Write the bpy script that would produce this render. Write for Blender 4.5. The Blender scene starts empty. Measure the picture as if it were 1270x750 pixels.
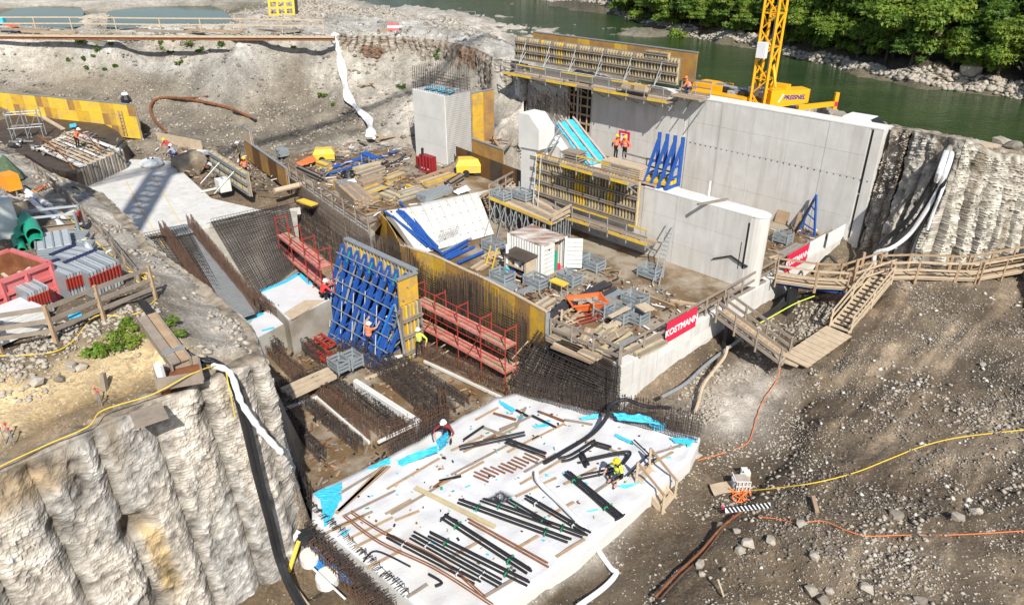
import bpy, math, random
import numpy as np
from mathutils import Vector, Matrix, Euler
from mathutils.geometry import delaunay_2d_cdt
random.seed(7); RNG = np.random.default_rng(7)
S = bpy.context.scene
COL = S.collection
# - camera, sky, sun, exposure
F, TH, CH = 900.0, math.radians(27.5), 21.0
_s, _c = math.sin(TH), math.cos(TH)
cam = bpy.data.cameras.new('camera'); cam.lens = 36 * F / 1270; cam.sensor_width = 36
cam.clip_start = 0.5; cam.clip_end = 3000
co = bpy.data.objects.new('camera', cam); COL.objects.link(co)
co.location = (0, 0, CH); co.rotation_euler = (math.pi / 2 - TH, 0, 0); S.camera = co
SUN = Vector((0.24, -1.0, 0.97)).normalized()
sd = bpy.data.lights.new('sun', 'SUN'); sd.energy = 5.0; sd.angle = math.radians(0.53); sd.color = (1, 0.96, 0.89)
so = bpy.data.objects.new('sun', sd); COL.objects.link(so); so.location = (20, -60, 80)
so.rotation_euler = SUN.to_track_quat('Z', 'Y').to_euler()
W = bpy.data.worlds.new('World'); S.world = W; W.use_nodes = True
sk = W.node_tree.nodes.new('ShaderNodeTexSky'); sk.sky_type = 'NISHITA'; sk.sun_disc = False
sk.sun_elevation = math.asin(SUN.z); sk.sun_rotation = math.atan2(SUN.x, SUN.y)
bg = W.node_tree.nodes['Background']; bg.inputs[1].default_value = 0.1
W.node_tree.links.new(sk.outputs[0], bg.inputs[0])
S.view_settings.view_transform = 'Standard'; S.view_settings.look = 'None'
S.view_settings.exposure = 0.26; S.view_settings.gamma = 1
S.cycles.max_bounces = 5; S.cycles.diffuse_bounces = 2; S.cycles.glossy_bounces = 2
S.cycles.transparent_max_bounces = 6
# - picture point -> place on a known plane
def ray(u, v):
 a = (u - 635) / F; b = (375 - v) / F
 return (a, _c + b * _s, -_s + b * _c)
def P(u, v, z=0.0):
 r = ray(u, v); t = (z - CH) / r[2]
 return Vector((r[0] * t, r[1] * t, z))
def PL(u, v, p, d):
 r = ray(u, v); det = -r[0] * d[1] + d[0] * r[1]
 t = (-p[0] * d[1] + d[0] * p[1]) / det
 return Vector((r[0] * t, r[1] * t, CH + r[2] * t))
def ZV(v, p):
 b = (375 - v) / F; t = p[1] / (_c + b * _s)
 return CH + t * (-_s + b * _c)
DA = Vector((.7071, -.7071, 0))     # downstream
DB = Vector((.7071, .7071, 0))      # across the river
UP = Vector((0, 0, 1))
# - noise for heights
def _hash(ix, iy, s):
 h = (ix * 374761393 + iy * 668265263 + s * 974634777) & 0x7fffffff
 h = ((h ^ (h >> 13)) * 1274126177) & 0x7fffffff
 return ((h ^ (h >> 16)) & 0xffff) / 65535.0
def vnoise(x, y, s=0):
 ix = np.floor(x).astype(np.int64); iy = np.floor(y).astype(np.int64)
 fx = x - ix; fy = y - iy
 fx = fx * fx * (3 - 2 * fx); fy = fy * fy * (3 - 2 * fy)
 a = _hash(ix, iy, s); b = _hash(ix + 1, iy, s); c = _hash(ix, iy + 1, s); d = _hash(ix + 1, iy + 1, s)
 return (a + (b - a) * fx) * (1 - fy) + (c + (d - c) * fx) * fy - .5
def fbm(x, y, s=0, o=4, g=.5):
 t = 0; a = 1
 for i in range(o):
  t = t + a * vnoise(x * 2 ** i, y * 2 ** i, s + i * 17); a *= g
 return t
# - materials
def _n(nt, t, **k):
 n = nt.nodes.new('ShaderNode' + t)
 for a, b in k.items(): setattr(n, a, b)
 return n
MATS = {}
def mat(name, c, rough=.75, c2=None, sc=3.0, amt=.5, bump=0.0, bsc=None, metal=0.0, speck=None, ssc=30., sth=.62,
  streak=None, detail=5, trans=0.0, vcol=False, c3=None, sc3=.6, stretch=None, gravel=False):
 """colour c broken up by noise towards c2 (and c3 in big patches), optional specks, vertical streaks and relief"""
 m = bpy.data.materials.new(name); m.use_nodes = True; nt = m.node_tree; L = nt.links
 b = nt.nodes['Principled BSDF']; b.inputs['Roughness'].default_value = rough
 b.inputs['Metallic'].default_value = metal
 b.inputs['Specular IOR Level'].default_value = .35
 geo = _n(nt, 'NewGeometry'); pos = geo.outputs['Position']
 if stretch:
  vm = _n(nt, 'VectorMath', operation='MULTIPLY'); vm.inputs[1].default_value = stretch
  L.new(pos, vm.inputs[0]); npos = vm.outputs[0]
 else: npos = pos
 if vcol:
  a = _n(nt, 'Attribute', attribute_name='Col'); base = a.outputs['Color']
 else:
  r = _n(nt, 'RGB'); r.outputs[0].default_value = (*c, 1); base = r.outputs[0]
 def noise(scale, det=detail, p=npos):
  n = _n(nt, 'TexNoise'); n.inputs['Scale'].default_value = scale; n.inputs['Detail'].default_value = det
  n.inputs['Roughness'].default_value = .62
  L.new(p, n.inputs['Vector']); return n.outputs['Fac']
 def ramp(f, lo, hi):
  mr = _n(nt, 'MapRange'); mr.inputs[1].default_value = lo; mr.inputs[2].default_value = hi
  mr.inputs[3].default_value = 0; mr.inputs[4].default_value = 1
  L.new(f, mr.inputs[0]); return mr.outputs[0]
 def mix(f, A, B, typ='MIX', k=1.0):
  mx = _n(nt, 'Mix', data_type='RGBA', blend_type=typ)
  if k != 1.0:
   q = _n(nt, 'Math', operation='MULTIPLY'); q.inputs[1].default_value = k; L.new(f, q.inputs[0]); f = q.outputs[0]
  L.new(f, mx.inputs[0]); L.new(A, mx.inputs[6])
  if isinstance(B, tuple): mx.inputs[7].default_value = (*B, 1)
  else: L.new(B, mx.inputs[7])
  return mx.outputs[2]
 if c2: base = mix(ramp(noise(sc), .38, .66), base, c2, k=amt)
 if c3: base = mix(ramp(noise(sc3), .46, .62), base, c3, k=.85)
 if streak:
  vm = _n(nt, 'VectorMath', operation='MULTIPLY'); vm.inputs[1].default_value = (2.2, 2.2, .16)
  L.new(pos, vm.inputs[0])
  base = mix(ramp(noise(1.0, 6, vm.outputs[0]), .48, .72), base, streak, k=.6)
 if gravel:
  for gs, k in ((9., .5), (22., .65)):
   vo = _n(nt, 'TexVoronoi'); vo.inputs['Scale'].default_value = gs; L.new(pos, vo.inputs['Vector']); se = _n(nt, 'SeparateColor'); L.new(vo.outputs['Color'], se.inputs[0])
   mr = _n(nt, 'MapRange'); mr.inputs[3].default_value = .45; mr.inputs[4].default_value = 1.75; L.new(se.outputs[1], mr.inputs[0])
   cb = _n(nt, 'CombineColor'); [L.new(mr.outputs[0], cb.inputs[i]) for i in range(3)]
   msk = ramp(noise(.9 if gs < 10 else 1.7, 6), .42, .6); base = mix(msk, base, cb.outputs[0], 'MULTIPLY', k)
 if speck:
  vo = _n(nt, 'TexVoronoi'); vo.inputs['Scale'].default_value = ssc; L.new(pos, vo.inputs['Vector'])
  sepc = _n(nt, 'SeparateColor'); L.new(vo.outputs['Color'], sepc.inputs[0])
  gt = _n(nt, 'Math', operation='GREATER_THAN'); gt.inputs[1].default_value = sth; L.new(sepc.outputs[0], gt.inputs[0])
  lt = ramp(vo.outputs['Distance'], .45, .3)
  mm = _n(nt, 'Math', operation='MULTIPLY'); L.new(gt.outputs[0], mm.inputs[0]); L.new(lt, mm.inputs[1])
  base = mix(mm.outputs[0], base, speck, k=.85)
 L.new(base, b.inputs['Base Color'])
 if bump:
  bp = _n(nt, 'Bump'); bp.inputs['Strength'].default_value = 1.0; bp.inputs['Distance'].default_value = bump
  L.new(noise(bsc or sc * 4, 8), bp.inputs['Height']); L.new(bp.outputs[0], b.inputs['Normal'])
 if trans:
  tr = _n(nt, 'BsdfTranslucent'); ms = _n(nt, 'MixShader'); ms.inputs[0].default_value = trans
  L.new(base, tr.inputs[0]); L.new(b.outputs[0], ms.inputs[1]); L.new(tr.outputs[0], ms.inputs[2])
  L.new(ms.outputs[0], nt.nodes['Material Output'].inputs[0])
 MATS[name] = m; return m
M_TERR = mat('earth', (.2, .18, .15), .95, (.1, .082, .062), 1.6, .45, .06, 7, vcol=True, gravel=True, speck=(.45, .42, .37), ssc=12, sth=.93, detail=9)
M_CONC = mat('concrete', (.66, .645, .61), .85, (.55, .535, .5), .9, .7, .006, 24, streak=(.42, .39, .345), c3=(.58, .555, .505), sc3=.33)
M_CONCW = mat('pale_concrete', (.7, .685, .65), .85, (.58, .56, .52), .8, .7, .004, 30)
M_CONCD = mat('stained_concrete', (.36, .33, .28), .9, (.21, .17, .12), .7, .8, .01, 12, c3=(.42, .4, .36), sc3=.5)
M_MUD = mat('wet_mud', (.19, .125, .065), .6, (.12, .075, .035), .9, .8, .02, 9, c3=(.37, .32, .25), sc3=.42)
M_ROCKW = mat('jet_grout', (.5, .465, .4), .95, (.34, .3, .24), 1.4, .75, .05, 8, streak=(.2, .165, .115), stretch=(1, 1, 2.2))
M_ROCKL = mat('pale_jet_grout', (.5, .425, .33), .95, (.4, .33, .25), 1.6, .7, .05, 9, streak=(.36, .335, .3), c3=(.42, .4, .36), sc3=.45, stretch=(1, 1, 2.2))
M_ROCKV = mat('chiselled_wall', (.5, .45, .4), .95, (.33, .285, .225), 3.5, .5, .04, 26, vcol=True, detail=9)
M_STONE = mat('stone', (.44, .395, .33), .9, (.25, .21, .16), 2.5, .7, .01, 20)
M_STONED = mat('brown_stone', (.24, .21, .17), .95, (.13, .11, .09), 3., .7, .01, 20)
M_WATER = None
M_BOARD = mat('board', (.42, .3, .19), .8, (.3, .2, .12), 2.5, .7, .003, 40)
M_BOARDP = mat('pale_board', (.54, .43, .3), .85, (.38, .3, .21), 2.5, .6, .003, 40)
M_BOARDG = mat('weathered_board', (.3, .25, .2), .85, (.2, .165, .13), 2.5, .7, .004, 40)
M_YEL = mat('yellow_panel', (.68, .42, .04), .6, (.5, .28, .05), 1.2, .7, .002, 30, c3=(.42, .28, .1), sc3=1.3)
M_YELB = mat('bright_yellow_panel', (.8, .54, .04), .55, (.66, .42, .05), 1.2, .7, c3=(.6, .42, .12), sc3=1.6)
M_OCH = mat('ochre_panel', (.45, .25, .06), .65, (.3, .16, .06), 1.0, .8, .002, 30, c3=(.27, .17, .09), sc3=1.1)
M_BRNP = mat('dark_brown_panel', (.16, .08, .03), .6, (.1, .05, .02), 1.0, .7)
M_BEAMY = mat('timber_beam', (.55, .46, .27), .7, (.38, .31, .2), 2., .8)
M_BLUE = mat('blue_steel', (.018, .085, .38), .45, (.03, .07, .2), 3.5, .8, c3=(.03, .11, .34), sc3=3.5)
M_GALV = mat('galvanised', (.36, .38, .39), .45, (.25, .27, .28), 4, .6, metal=.35)
M_GALVB = mat('blue_grey_steel', (.3, .345, .365), .5, (.36, .39, .4), 4, .6, metal=.3)
M_REDS = mat('red_scaffold', (.36, .045, .03), .55, (.24, .04, .03), 4, .6)
M_REDP = mat('red_platform', (.5, .14, .1), .7, (.62, .4, .34), 3, .6)
M_REBAR = mat('rebar', (.075, .048, .036), .8, (.15, .08, .05), 2.2, .8)
M_REBARD = mat('dark_rebar', (.034, .03, .028), .75, (.085, .06, .05), 2.2, .7)
M_BLACK = mat('black_rubber', (.02, .02, .022), .5, (.035, .035, .036), 4, .6)
M_WHITE = mat('white_plastic', (.78, .78, .77), .5, (.68, .68, .67), 2, .6)
M_FLEECE = mat('white_fleece', (.66, .66, .675), .85, (.56, .56, .575), .9, .8, .015, 7, c3=(.6, .585, .55), sc3=.4)
M_CYAN = mat('cyan_sheet', (.05, .5, .75), .5, (.12, .58, .8), 2, .5, .01, 9)
M_REDB = mat('banner_red', (.68, .025, .07), .6, (.6, .02, .06), 2, .5)
M_ORA = mat('orange_paint', (.72, .15, .04), .5, (.55, .12, .04), 3, .6)
M_CRANE = mat('crane_yellow', (.83, .4, .012), .4, (.72, .33, .012), 3, .5)
M_HIVIS = mat('orange_vest', (.85, .17, .05), .7)
M_HIVY = mat('yellow_vest', (.68, .8, .08), .7)
M_NAVY = mat('navy_cloth', (.02, .03, .09), .8)
M_BLKC = mat('black_cloth', (.014, .014, .016), .85)
M_SKIN = mat('skin', (.5, .27, .18), .6)
M_HELY = mat('yellow_helmet', (.85, .55, .02), .35)
M_HELW = mat('white_helmet', (.8, .8, .8), .35)
M_GREEN = mat('green_plastic', (.015, .33, .2), .4, (.02, .26, .16), 3, .5)
M_ROPEY = mat('yellow_rope', (.75, .5, .06), .8)
M_ROPEO = mat('orange_cord', (.75, .2, .06), .8)
M_DARK = mat('dark_void', (.012, .011, .01), .9)
M_RUST = mat('rust', (.17, .065, .03), .9, (.28, .12, .05), 2.5, .8, .004, 20)
M_RUSTC = mat('rusty_sheet_pile', (.34, .3, .25), .9, (.2, .12, .08), .9, .8, .02, 9, streak=(.15, .07, .04))
M_FRAC = mat('fractured_brown_wall', (.3, .26, .21), .95, (.13, .1, .075), 2.5, .85, .05, 9, c3=(.42, .38, .32), sc3=.9, stretch=(1, 1, 3))
M_PINK = mat('faded_red_paint', (.55, .13, .13), .6, (.62, .22, .22), 2, .6)
M_SAND = mat('sand', (.6, .44, .24), .95)
M_LEAF = mat('leaf', (.2, .31, .04), .5, (.08, .155, .02), .55, .9, trans=.4, c3=(.31, .38, .06), sc3=.8)
M_LEAFD = mat('dark_leaf', (.11, .2, .03), .5, (.055, .115, .018), .6, .9, trans=.35, c3=(.15, .24, .035), sc3=.8)
M_BARK = mat('bark', (.12, .09, .065), .9, (.07, .055, .04), 4, .7)
M_PIPE = mat('black_pipe', (.035, .035, .04), .4, (.06, .06, .065), 2, .5)
M_TARP = mat('brown_sheet', (.06, .045, .035), .6, (.1, .075, .055), 1., .8)
M_MESHC = mat('wire', (.3, .3, .29), .5, metal=.3)
# - mesh builder
def inp(x): return Vector(x)
class MB:
 def __init__(s): s.v = []; s.f = []; s.mi = []; s.m = 0
 def add(s, vs, fs):
  o = len(s.v); s.v += [tuple(q) for q in vs]; s.f += [tuple(i + o for i in f) for f in fs]; s.mi += [s.m] * len(fs); return s
 BF = [(0, 3, 2, 1), (4, 5, 6, 7), (0, 1, 5, 4), (1, 2, 6, 5), (2, 3, 7, 6), (3, 0, 4, 7)]
 def hexa(s, b, t): return s.add(list(b) + list(t), s.BF)
 def box(s, c, d, R=None, X=None):
  """box of size d whose base centre is c; X = direction of its length in plan"""
  c = Vector(c); x, y, z = d[0] / 2, d[1] / 2, d[2]
  if X is not None: ex = Vector(X).normalized(); ey = UP.cross(ex).normalized(); ez = UP
  elif R is not None: ex, ey, ez = R
  else: ex, ey, ez = Vector((1, 0, 0)), Vector((0, 1, 0)), UP
  q = [(-x, -y), (x, -y), (x, y), (-x, y)]
  return s.hexa([c + ex * a + ey * b for a, b in q], [c + ex * a + ey * b + ez * z for a, b in q])
 def bar(s, p, q, w, h=None, up=UP):
  h = h or w; p = Vector(p); q = Vector(q); d = (q - p)
  if d.length < 1e-6: return s
  d.normalize(); u = Vector(up)
  if abs(d.dot(u)) > .98: u = Vector((1, 0, 0)) if abs(d.x) < .9 else Vector((0, 1, 0))
  sx = d.cross(u).normalized(); uu = sx.cross(d)
  k = [(-w / 2, -h / 2), (w / 2, -h / 2), (w / 2, h / 2), (-w / 2, h / 2)]
  return s.hexa([p + sx * a + uu * b for a, b in k], [q + sx * a + uu * b for a, b in k])
 def rod(s, p, q, r, n=3):
  """thin bar with n sides, open ended"""
  p = Vector(p); q = Vector(q); d = (q - p)
  if d.length < 1e-6: return s
  d.normalize(); u = UP if abs(d.z) < .9 else Vector((1, 0, 0))
  a = d.cross(u).normalized(); b = a.cross(d); o = []
  for c in (p, q):
   for i in range(n):
    t = 6.2832 * i / n; o.append(c + a * (r * math.cos(t)) + b * (r * math.sin(t)))
  return s.add(o, [(i, (i + 1) % n, n + (i + 1) % n, n + i) for i in range(n)])
 def tube(s, pts, r, n=8, cap=True, rr=None):
  pts = [Vector(p) for p in pts]; o = []; N = len(pts); pa = None
  for i, p in enumerate(pts):
   d = (pts[min(i + 1, N - 1)] - pts[max(i - 1, 0)]).normalized()
   u = UP if abs(d.z) < .95 else Vector((1, 0, 0))
   a = d.cross(u).normalized() if pa is None else (pa - d * pa.dot(d)).normalized(); pa = a
   b = a.cross(d); ra = rr[i] if rr else r
   for k in range(n):
    t = 6.2832 * k / n; o.append(p + a * (ra * math.cos(t)) + b * (ra * math.sin(t)))
  f = []
  for i in range(N - 1):
   for k in range(n): f.append((i * n + k, i * n + (k + 1) % n, (i + 1) * n + (k + 1) % n, (i + 1) * n + k))
  if cap: f.append(tuple(range(n))[::-1]); f.append(tuple((N - 1) * n + k for k in range(n)))
  return s.add(o, f)
 def ring(s, p, q, r, ri, n=12):
  """hollow pipe"""
  p = Vector(p); q = Vector(q); d = (q - p).normalized(); u = UP if abs(d.z) < .9 else Vector((1, 0, 0))
  a = d.cross(u).normalized(); b = a.cross(d); o = []
  for c, ra in ((p, r), (q, r), (q, ri), (p, ri)):
   for k in range(n):
    t = 6.2832 * k / n; o.append(c + a * (ra * math.cos(t)) + b * (ra * math.sin(t)))
  f = []
  for j in range(4):
   for k in range(n): f.append((j * n + k, j * n + (k + 1) % n, ((j + 1) % 4) * n + (k + 1) % n, ((j + 1) % 4) * n + k))
  return s.add(o, f)
 def prism(s, poly, z0, z1):
  n = len(poly); g = lambda z, i: z[i] if isinstance(z, (list, tuple)) else z
  A = sum(poly[i][0] * poly[(i + 1) % n][1] - poly[(i + 1) % n][0] * poly[i][1] for i in range(n))
  if A < 0:
   poly = poly[::-1]; z0 = z0[::-1] if isinstance(z0, (list, tuple)) else z0; z1 = z1[::-1] if isinstance(z1, (list, tuple)) else z1
  vs = [(p[0], p[1], g(z0, i)) for i, p in enumerate(poly)] + [(p[0], p[1], g(z1, i)) for i, p in enumerate(poly)]
  return s.add(vs, [tuple(range(n))[::-1], tuple(range(n, 2 * n))] + [(i, (i + 1) % n, n + (i + 1) % n, n + i) for i in range(n)])
 def plate(s, pts, th, nrm=UP):
  """a sheet through pts given a thickness"""
  n = len(pts); k = Vector(nrm).normalized() * th
  vs = [Vector(p) for p in pts]; vs = vs + [p - k for p in vs]
  return s.add(vs, [tuple(range(n)), tuple(range(n, 2 * n))[::-1]] + [(i, n + i, n + (i + 1) % n, (i + 1) % n) for i in range(n)])
 def lathe(s, c, prof, n=12):
  o = []
  for r, z in prof:
   for k in range(n): t = 6.2832 * k / n; o.append((c[0] + r * math.cos(t), c[1] + r * math.sin(t), c[2] + z))
  m = len(prof)
  f = [(i * n + k, i * n + (k + 1) % n, (i + 1) * n + (k + 1) % n, (i + 1) * n + k) for i in range(m - 1) for k in range(n)]
  f.append(tuple(range(n))[::-1]); f.append(tuple((m - 1) * n + k for k in range(n)))
  return s.add(o, f)
 def mesh(s, name, mats, off=(0, 0, 0), smooth=False):
  me = bpy.data.meshes.new(name); ox, oy, oz = off
  me.from_pydata([(x - ox, y - oy, z - oz) for x, y, z in s.v], [], s.f)
  for m in (mats if isinstance(mats, (list, tuple)) else [mats]): me.materials.append(m)
  if any(s.mi): me.polygons.foreach_set('material_index', s.mi)
  if smooth: me.polygons.foreach_set('use_smooth', [True] * len(s.f))
  return me
 def build(s, name, mats, parent=None, label=None, cat=None, group=None, kind=None, loc=None, smooth=False):
  if parent is not None: off = W0[parent.name]
  elif loc is not None: off = loc
  else:
   a = np.array(s.v); off = tuple(float(q) for q in (*((a.max(0) + a.min(0)) / 2)[:2], a.min(0)[2]))
  o = bpy.data.objects.new(name, s.mesh(name, mats, off, smooth)); COL.objects.link(o)
  W0[o.name] = tuple(off)
  if parent is not None: o.parent = parent
  else: o.location = off
  return tag(o, label, cat, group, kind)
W0 = {}
def tag(o, label=None, cat=None, group=None, kind=None):
 if label: o['label'] = label
 if cat: o['category'] = cat
 if group: o['group'] = group
 if kind: o['kind'] = kind
 return o
def thing(name, label, cat, loc, group=None):
 o = bpy.data.objects.new(name, None); COL.objects.link(o); o.location = loc; o.empty_display_size = .3
 W0[o.name] = tuple(loc); return tag(o, label, cat, group)
def dup(o, loc=None, rz=0, label=None, group=None, sc=None):
 c = o.copy(); COL.objects.link(c)
 if loc is not None: c.location = loc
 c.rotation_euler = (0, 0, rz)
 if sc: c.scale = (sc, sc, sc) if not isinstance(sc, tuple) else sc
 for k, v in (('label', label), ('group', group)):
  if v: c[k] = v
 def rec(src, par):
  for ch in list(src.children):
   d = ch.copy(); COL.objects.link(d); d.parent = par; rec(ch, d)
 rec(o, c); return c
def part(name, me, parent, loc, rz=0, X=None):
 """an alike piece sharing its mesh; loc in world space"""
 o = bpy.data.objects.new(name, me); COL.objects.link(o); o.parent = parent
 w = W0[parent.name]; o.location = (loc[0] - w[0], loc[1] - w[1], loc[2] - w[2])
 if X is not None: rz = math.atan2(X[1], X[0])
 o.rotation_euler = (0, 0, rz); return o
def place(o, loc, R):
 o.matrix_local = Matrix.Translation(loc) @ R
 return o
def PROJ(p):
 z = p[2] - CH; d = p[1] * _c - z * _s; return 635 + F * p[0] / d, 375 - F * (p[1] * _s + z * _c) / d
def lerp(a, b, t): return a + (b - a) * t
def rnd(a, b): return random.uniform(a, b)
def smooth_path(pts, n=8):
 pts = [Vector(p) for p in pts]; o = []
 for i in range(len(pts) - 1):
  p0 = pts[max(i - 1, 0)]; p1 = pts[i]; p2 = pts[i + 1]; p3 = pts[min(i + 2, len(pts) - 1)]
  for k in range(n):
   t = k / n
   o.append(.5 * ((2 * p1) + (p2 - p0) * t + (2 * p0 - 5 * p1 + 4 * p2 - p3) * t * t + (3 * p1 - p0 - 3 * p2 + p3) * t ** 3))
 o.append(pts[-1]); return o
# = TERRAIN
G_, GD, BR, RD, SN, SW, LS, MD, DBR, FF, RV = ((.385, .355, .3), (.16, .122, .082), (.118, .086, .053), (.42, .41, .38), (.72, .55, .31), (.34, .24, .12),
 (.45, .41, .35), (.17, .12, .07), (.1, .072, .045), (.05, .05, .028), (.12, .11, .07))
MDP = (.24, .175, .1); GD2 = (.2, .172, .13)
TP = []; TE = []
def tp(p, c): TP.append((p[0], p[1], p[2], c)); return len(TP) - 1
def tuv(z, c, *uvs): return [tp(P(u, v, z), c) for u, v in uvs]
def tline(ids):
 for a, b in zip(ids, ids[1:]): TE.append((a, b))
def off(poly, d):
 o = []
 for i, p in enumerate(poly):
  a = poly[max(i - 1, 0)]; b = poly[min(i + 1, len(poly) - 1)]
  t = Vector((b[0] - a[0], b[1] - a[1], 0)).normalized(); o.append(Vector(p) + Vector((t.y, -t.x, 0)) * d)
 return o
W1Q = P(1068, 303, 3)
EF = [Vector((-32, -14.5, 8.6)), P(-330, 740, 8.6), P(-150, 655, 8.6), P(0, 588, 8.6), P(120, 532, 8.6), P(245, 476, 8.6), P(322, 449, 8.6)]
EP = [P(326, 440, 8.6), P(312, 403, 8.6), P(255, 352, 8.6), P(195, 312, 8.6), P(160, 272, 8.6), P(128, 240, 8.6), P(62, 214, 8.4), P(0, 176, 8.2), P(-120, 120, 8.2)]
CBF = [Vector((p.x + .2, p.y - .35, 0)) for p in EF]
tline([tp(p, GD) for p in off(EF, -.55)]); tline([tp(p + Vector((0, 0, -.1)), LS) for p in off(EP, -.2)])
tline([tp(p, MD) for p in off(CBF, -.45)]); [tp(p, MD) for p in off(CBF, .5)]; tp((-18, -8, 0), MD); tp((-9, 8, 0), MD)
for p, z in zip(off(EP, .75), (0, 0, .4, 1.4, 2.4, 3.2, 3.4, 3.6, 3.6)): tp((p.x, p.y, z), MD)
tuv(8.75, GD, (60, 560), (170, 520)); tuv(8.5, SW, (70, 520), (150, 495), (-60, 560))
tuv(8.9, SN, (20, 500), (60, 485), (130, 465), (190, 445), (-60, 540)); tuv(9.2, SN, (110, 440), (170, 425), (30, 478), (205, 438))
tuv(9.5, GD, (20, 445), (60, 440), (100, 415), (160, 395), (200, 400), (-80, 480)); tuv(9.0, LS, (260, 430), (250, 400), (290, 430))
tuv(9.6, GD, (0, 400), (60, 330), (120, 330), (170, 360), (0, 300), (60, 270), (-100, 400), (-200, 300)); tuv(9.2, G_, (100, 270), (0, 220), (-60, 240), (40, 240))
tuv(0, MDP, (380, 560), (420, 600), (450, 420), (560, 450), (600, 480), (430, 480), (520, 520), (360, 460), (360, 640), (540, 400))
tuv(.25, MD, (380, 700), (300, 770), (440, 760), (600, 800), (400, 900), (640, 900))
tuv(1.4, MD, (300, 340), (230, 320)); tuv(2.4, MD, (380, 280), (450, 300), (700, 330), (640, 300), (740, 300), (860, 320), (950, 300), (1040, 280), (780, 420), (900, 360), (690, 390))
tuv(3.4, MD, (120, 240), (170, 215), (300, 250), (220, 215), (240, 250)); tuv(3.75, GD, (420, 215), (500, 210), (560, 190), (620, 230), (330, 205))
tuv(4.0, GD2, (200, 185), (250, 172), (300, 185), (345, 195), (270, 155)); tuv(3.9, GD2, (230, 150), (300, 150), (370, 178), (190, 165))
tuv(4.2, GD2, (160, 150), (210, 128), (330, 120), (390, 135)); tuv(4.6, GD2, (420, 165), (460, 170), (440, 150)); tuv(4.2, LS, (480, 180), (450, 185))
tuv(5.6, GD2, (100, 112), (150, 102), (210, 105), (300, 108), (370, 110)); tuv(5.9, G_, (0, 108), (50, 103))
tuv(7.4, G_, (60, 85), (150, 82), (0, 80), (250, 86), (330, 84)); tuv(6.6, G_, (430, 105), (395, 100)); tuv(6.3, LS, (480, 110), (500, 140), (540, 100)); tuv(7.6, G_, (480, 80), (560, 85))
tuv(8.6, G_, (460, 62), (540, 72)); tuv(7.2, LS, (600, 112), (636, 140)); tuv(4.6, G_, (600, 160), (560, 160), (620, 190), (635, 165), (590, 215))
tuv(10.15, G_, *[(u, 49.5 + .6 * (u > 300)) for u in range(-100, 411, 34)]); tuv(9.0, G_, *[(u, 66) for u in range(-60, 400, 46)])
SP = [P(418, 45, 10.7), P(500, 46, 10.7), P(552, 52, 10.7), P(592, 62, 10.7), P(611, 72, 10.7)]
tline([tp(p + Vector((0, .5, 0)), RD) for p in SP]); tline([tp(p + Vector((-.2, -.4, -1.6 - .9 * i)), G_) for i, p in enumerate(SP)])
tline(tuv(10.6, RD, (-220, 52), (-100, 47), (0, 45), (100, 46), (200, 47), (300, 47), (410, 45)))
tuv(10.9, RD, (0, 36), (200, 36), (400, 36), (500, 38), (560, 42), (610, 55), (640, 68), (-150, 36), (450, 25), (540, 30), (600, 42))
tuv(10.9, LS, (120, 18), (118, 5), (300, 18), (340, 30), (0, 2), (200, 2), (400, 18), (-100, 5), (-200, 20))
tuv(10.9, RV, (330, 8)); tuv(11.2, G_, (250, 0), (380, 2), (300, -12), (150, -14), (0, -14))
tuv(9.4, RV, (45, 20), (80, 22), (20, 24), (160, 22), (220, 20), (260, 22), (200, 26))
NB = [P(360, -12, 8), P(440, 6, 8), (P(560, 17, 8)), P(625, 40, 8), P(648, 55, 8)]
for p in NB: tp(p, LS)
tuv(9.6, LS, (430, 14), (540, 26), (610, 46), (640, 60))
W1 = lambda u, v: PL(u, v, W1Q, DA)
wl0, wl1 = W1(645, 83), W1(1098, 158)
for k in range(-1, 12):
 p = lerp(wl0, wl1, k / 10.0); tp((p + DB * 1.5).to_3d() * 1 + Vector((0, 0, 9.5 - p.z)), G_)
for u, v in ((1000, 129), (1092, 149), (1178, 167), (1262, 182), (1400, 215), (1600, 260)):
 p = P(u, v, 9.5); tp(p, G_); q = p + DB * 1.6; tp((q.x, q.y, 7.9), LS); q = p + DB * 5; tp((q.x, q.y, 6.6), RV)
p = lerp(wl0, wl1, .2) + DB * 4.5; tp((p.x, p.y, 9.5), G_); q = p + DB * 1.6; tp((q.x, q.y, 7.8), RV)
p = lerp(wl0, wl1, .5) + DB * 5; tp((p.x, p.y, 9.5), G_); q = p + DB * 1.6; tp((q.x, q.y, 7.8), RV)
FB = [P(560, -22, 8), P(650, -5, 8), P(760, 17, 8), P(860, 46, 8), P(945, 61, 8), P(1040, 84, 8), P(1130, 105, 8), P(1270, 122, 8), P(1400, 150, 8), P(1600, 200, 8)]
for p in FB:
 tp(p, RV)
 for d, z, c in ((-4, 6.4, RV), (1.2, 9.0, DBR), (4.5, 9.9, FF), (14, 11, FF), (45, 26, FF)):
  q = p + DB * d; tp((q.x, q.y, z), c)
for p in NB[:3]: q = p + Vector((7, 12, -1.8)); tp(q, RV)
tuv(.25, DBR, (700, 730), (780, 690), (850, 640), (900, 600), (880, 560), (940, 570), (720, 800)); tuv(.35, GD, (740, 720), (830, 590), (905, 560)); tuv(.6, LS, (900, 500), (930, 490), (960, 480), (880, 520), (945, 478), (918, 522), (905, 530)); tuv(.4, LS, (700, 722), (716, 712))
tuv(.6, GD, (800, 500), (850, 480)); tuv(1.0, DBR, (910, 430), (960, 410), (960, 440)); tuv(1.6, GD, (985, 440)); tuv(1.4, BR, (1000, 385), (1030, 375), (970, 370))
L1 = [P(u, v, .45) for u, v in ((760, 800), (812, 742), (850, 700), (890, 655), (935, 612), (978, 570), (986, 530), (1000, 500))]
tline([tp(p, DBR) for p in L1]); tline([tp(p + Vector((.5, -.1, .42)), BR) for p in L1])
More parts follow.
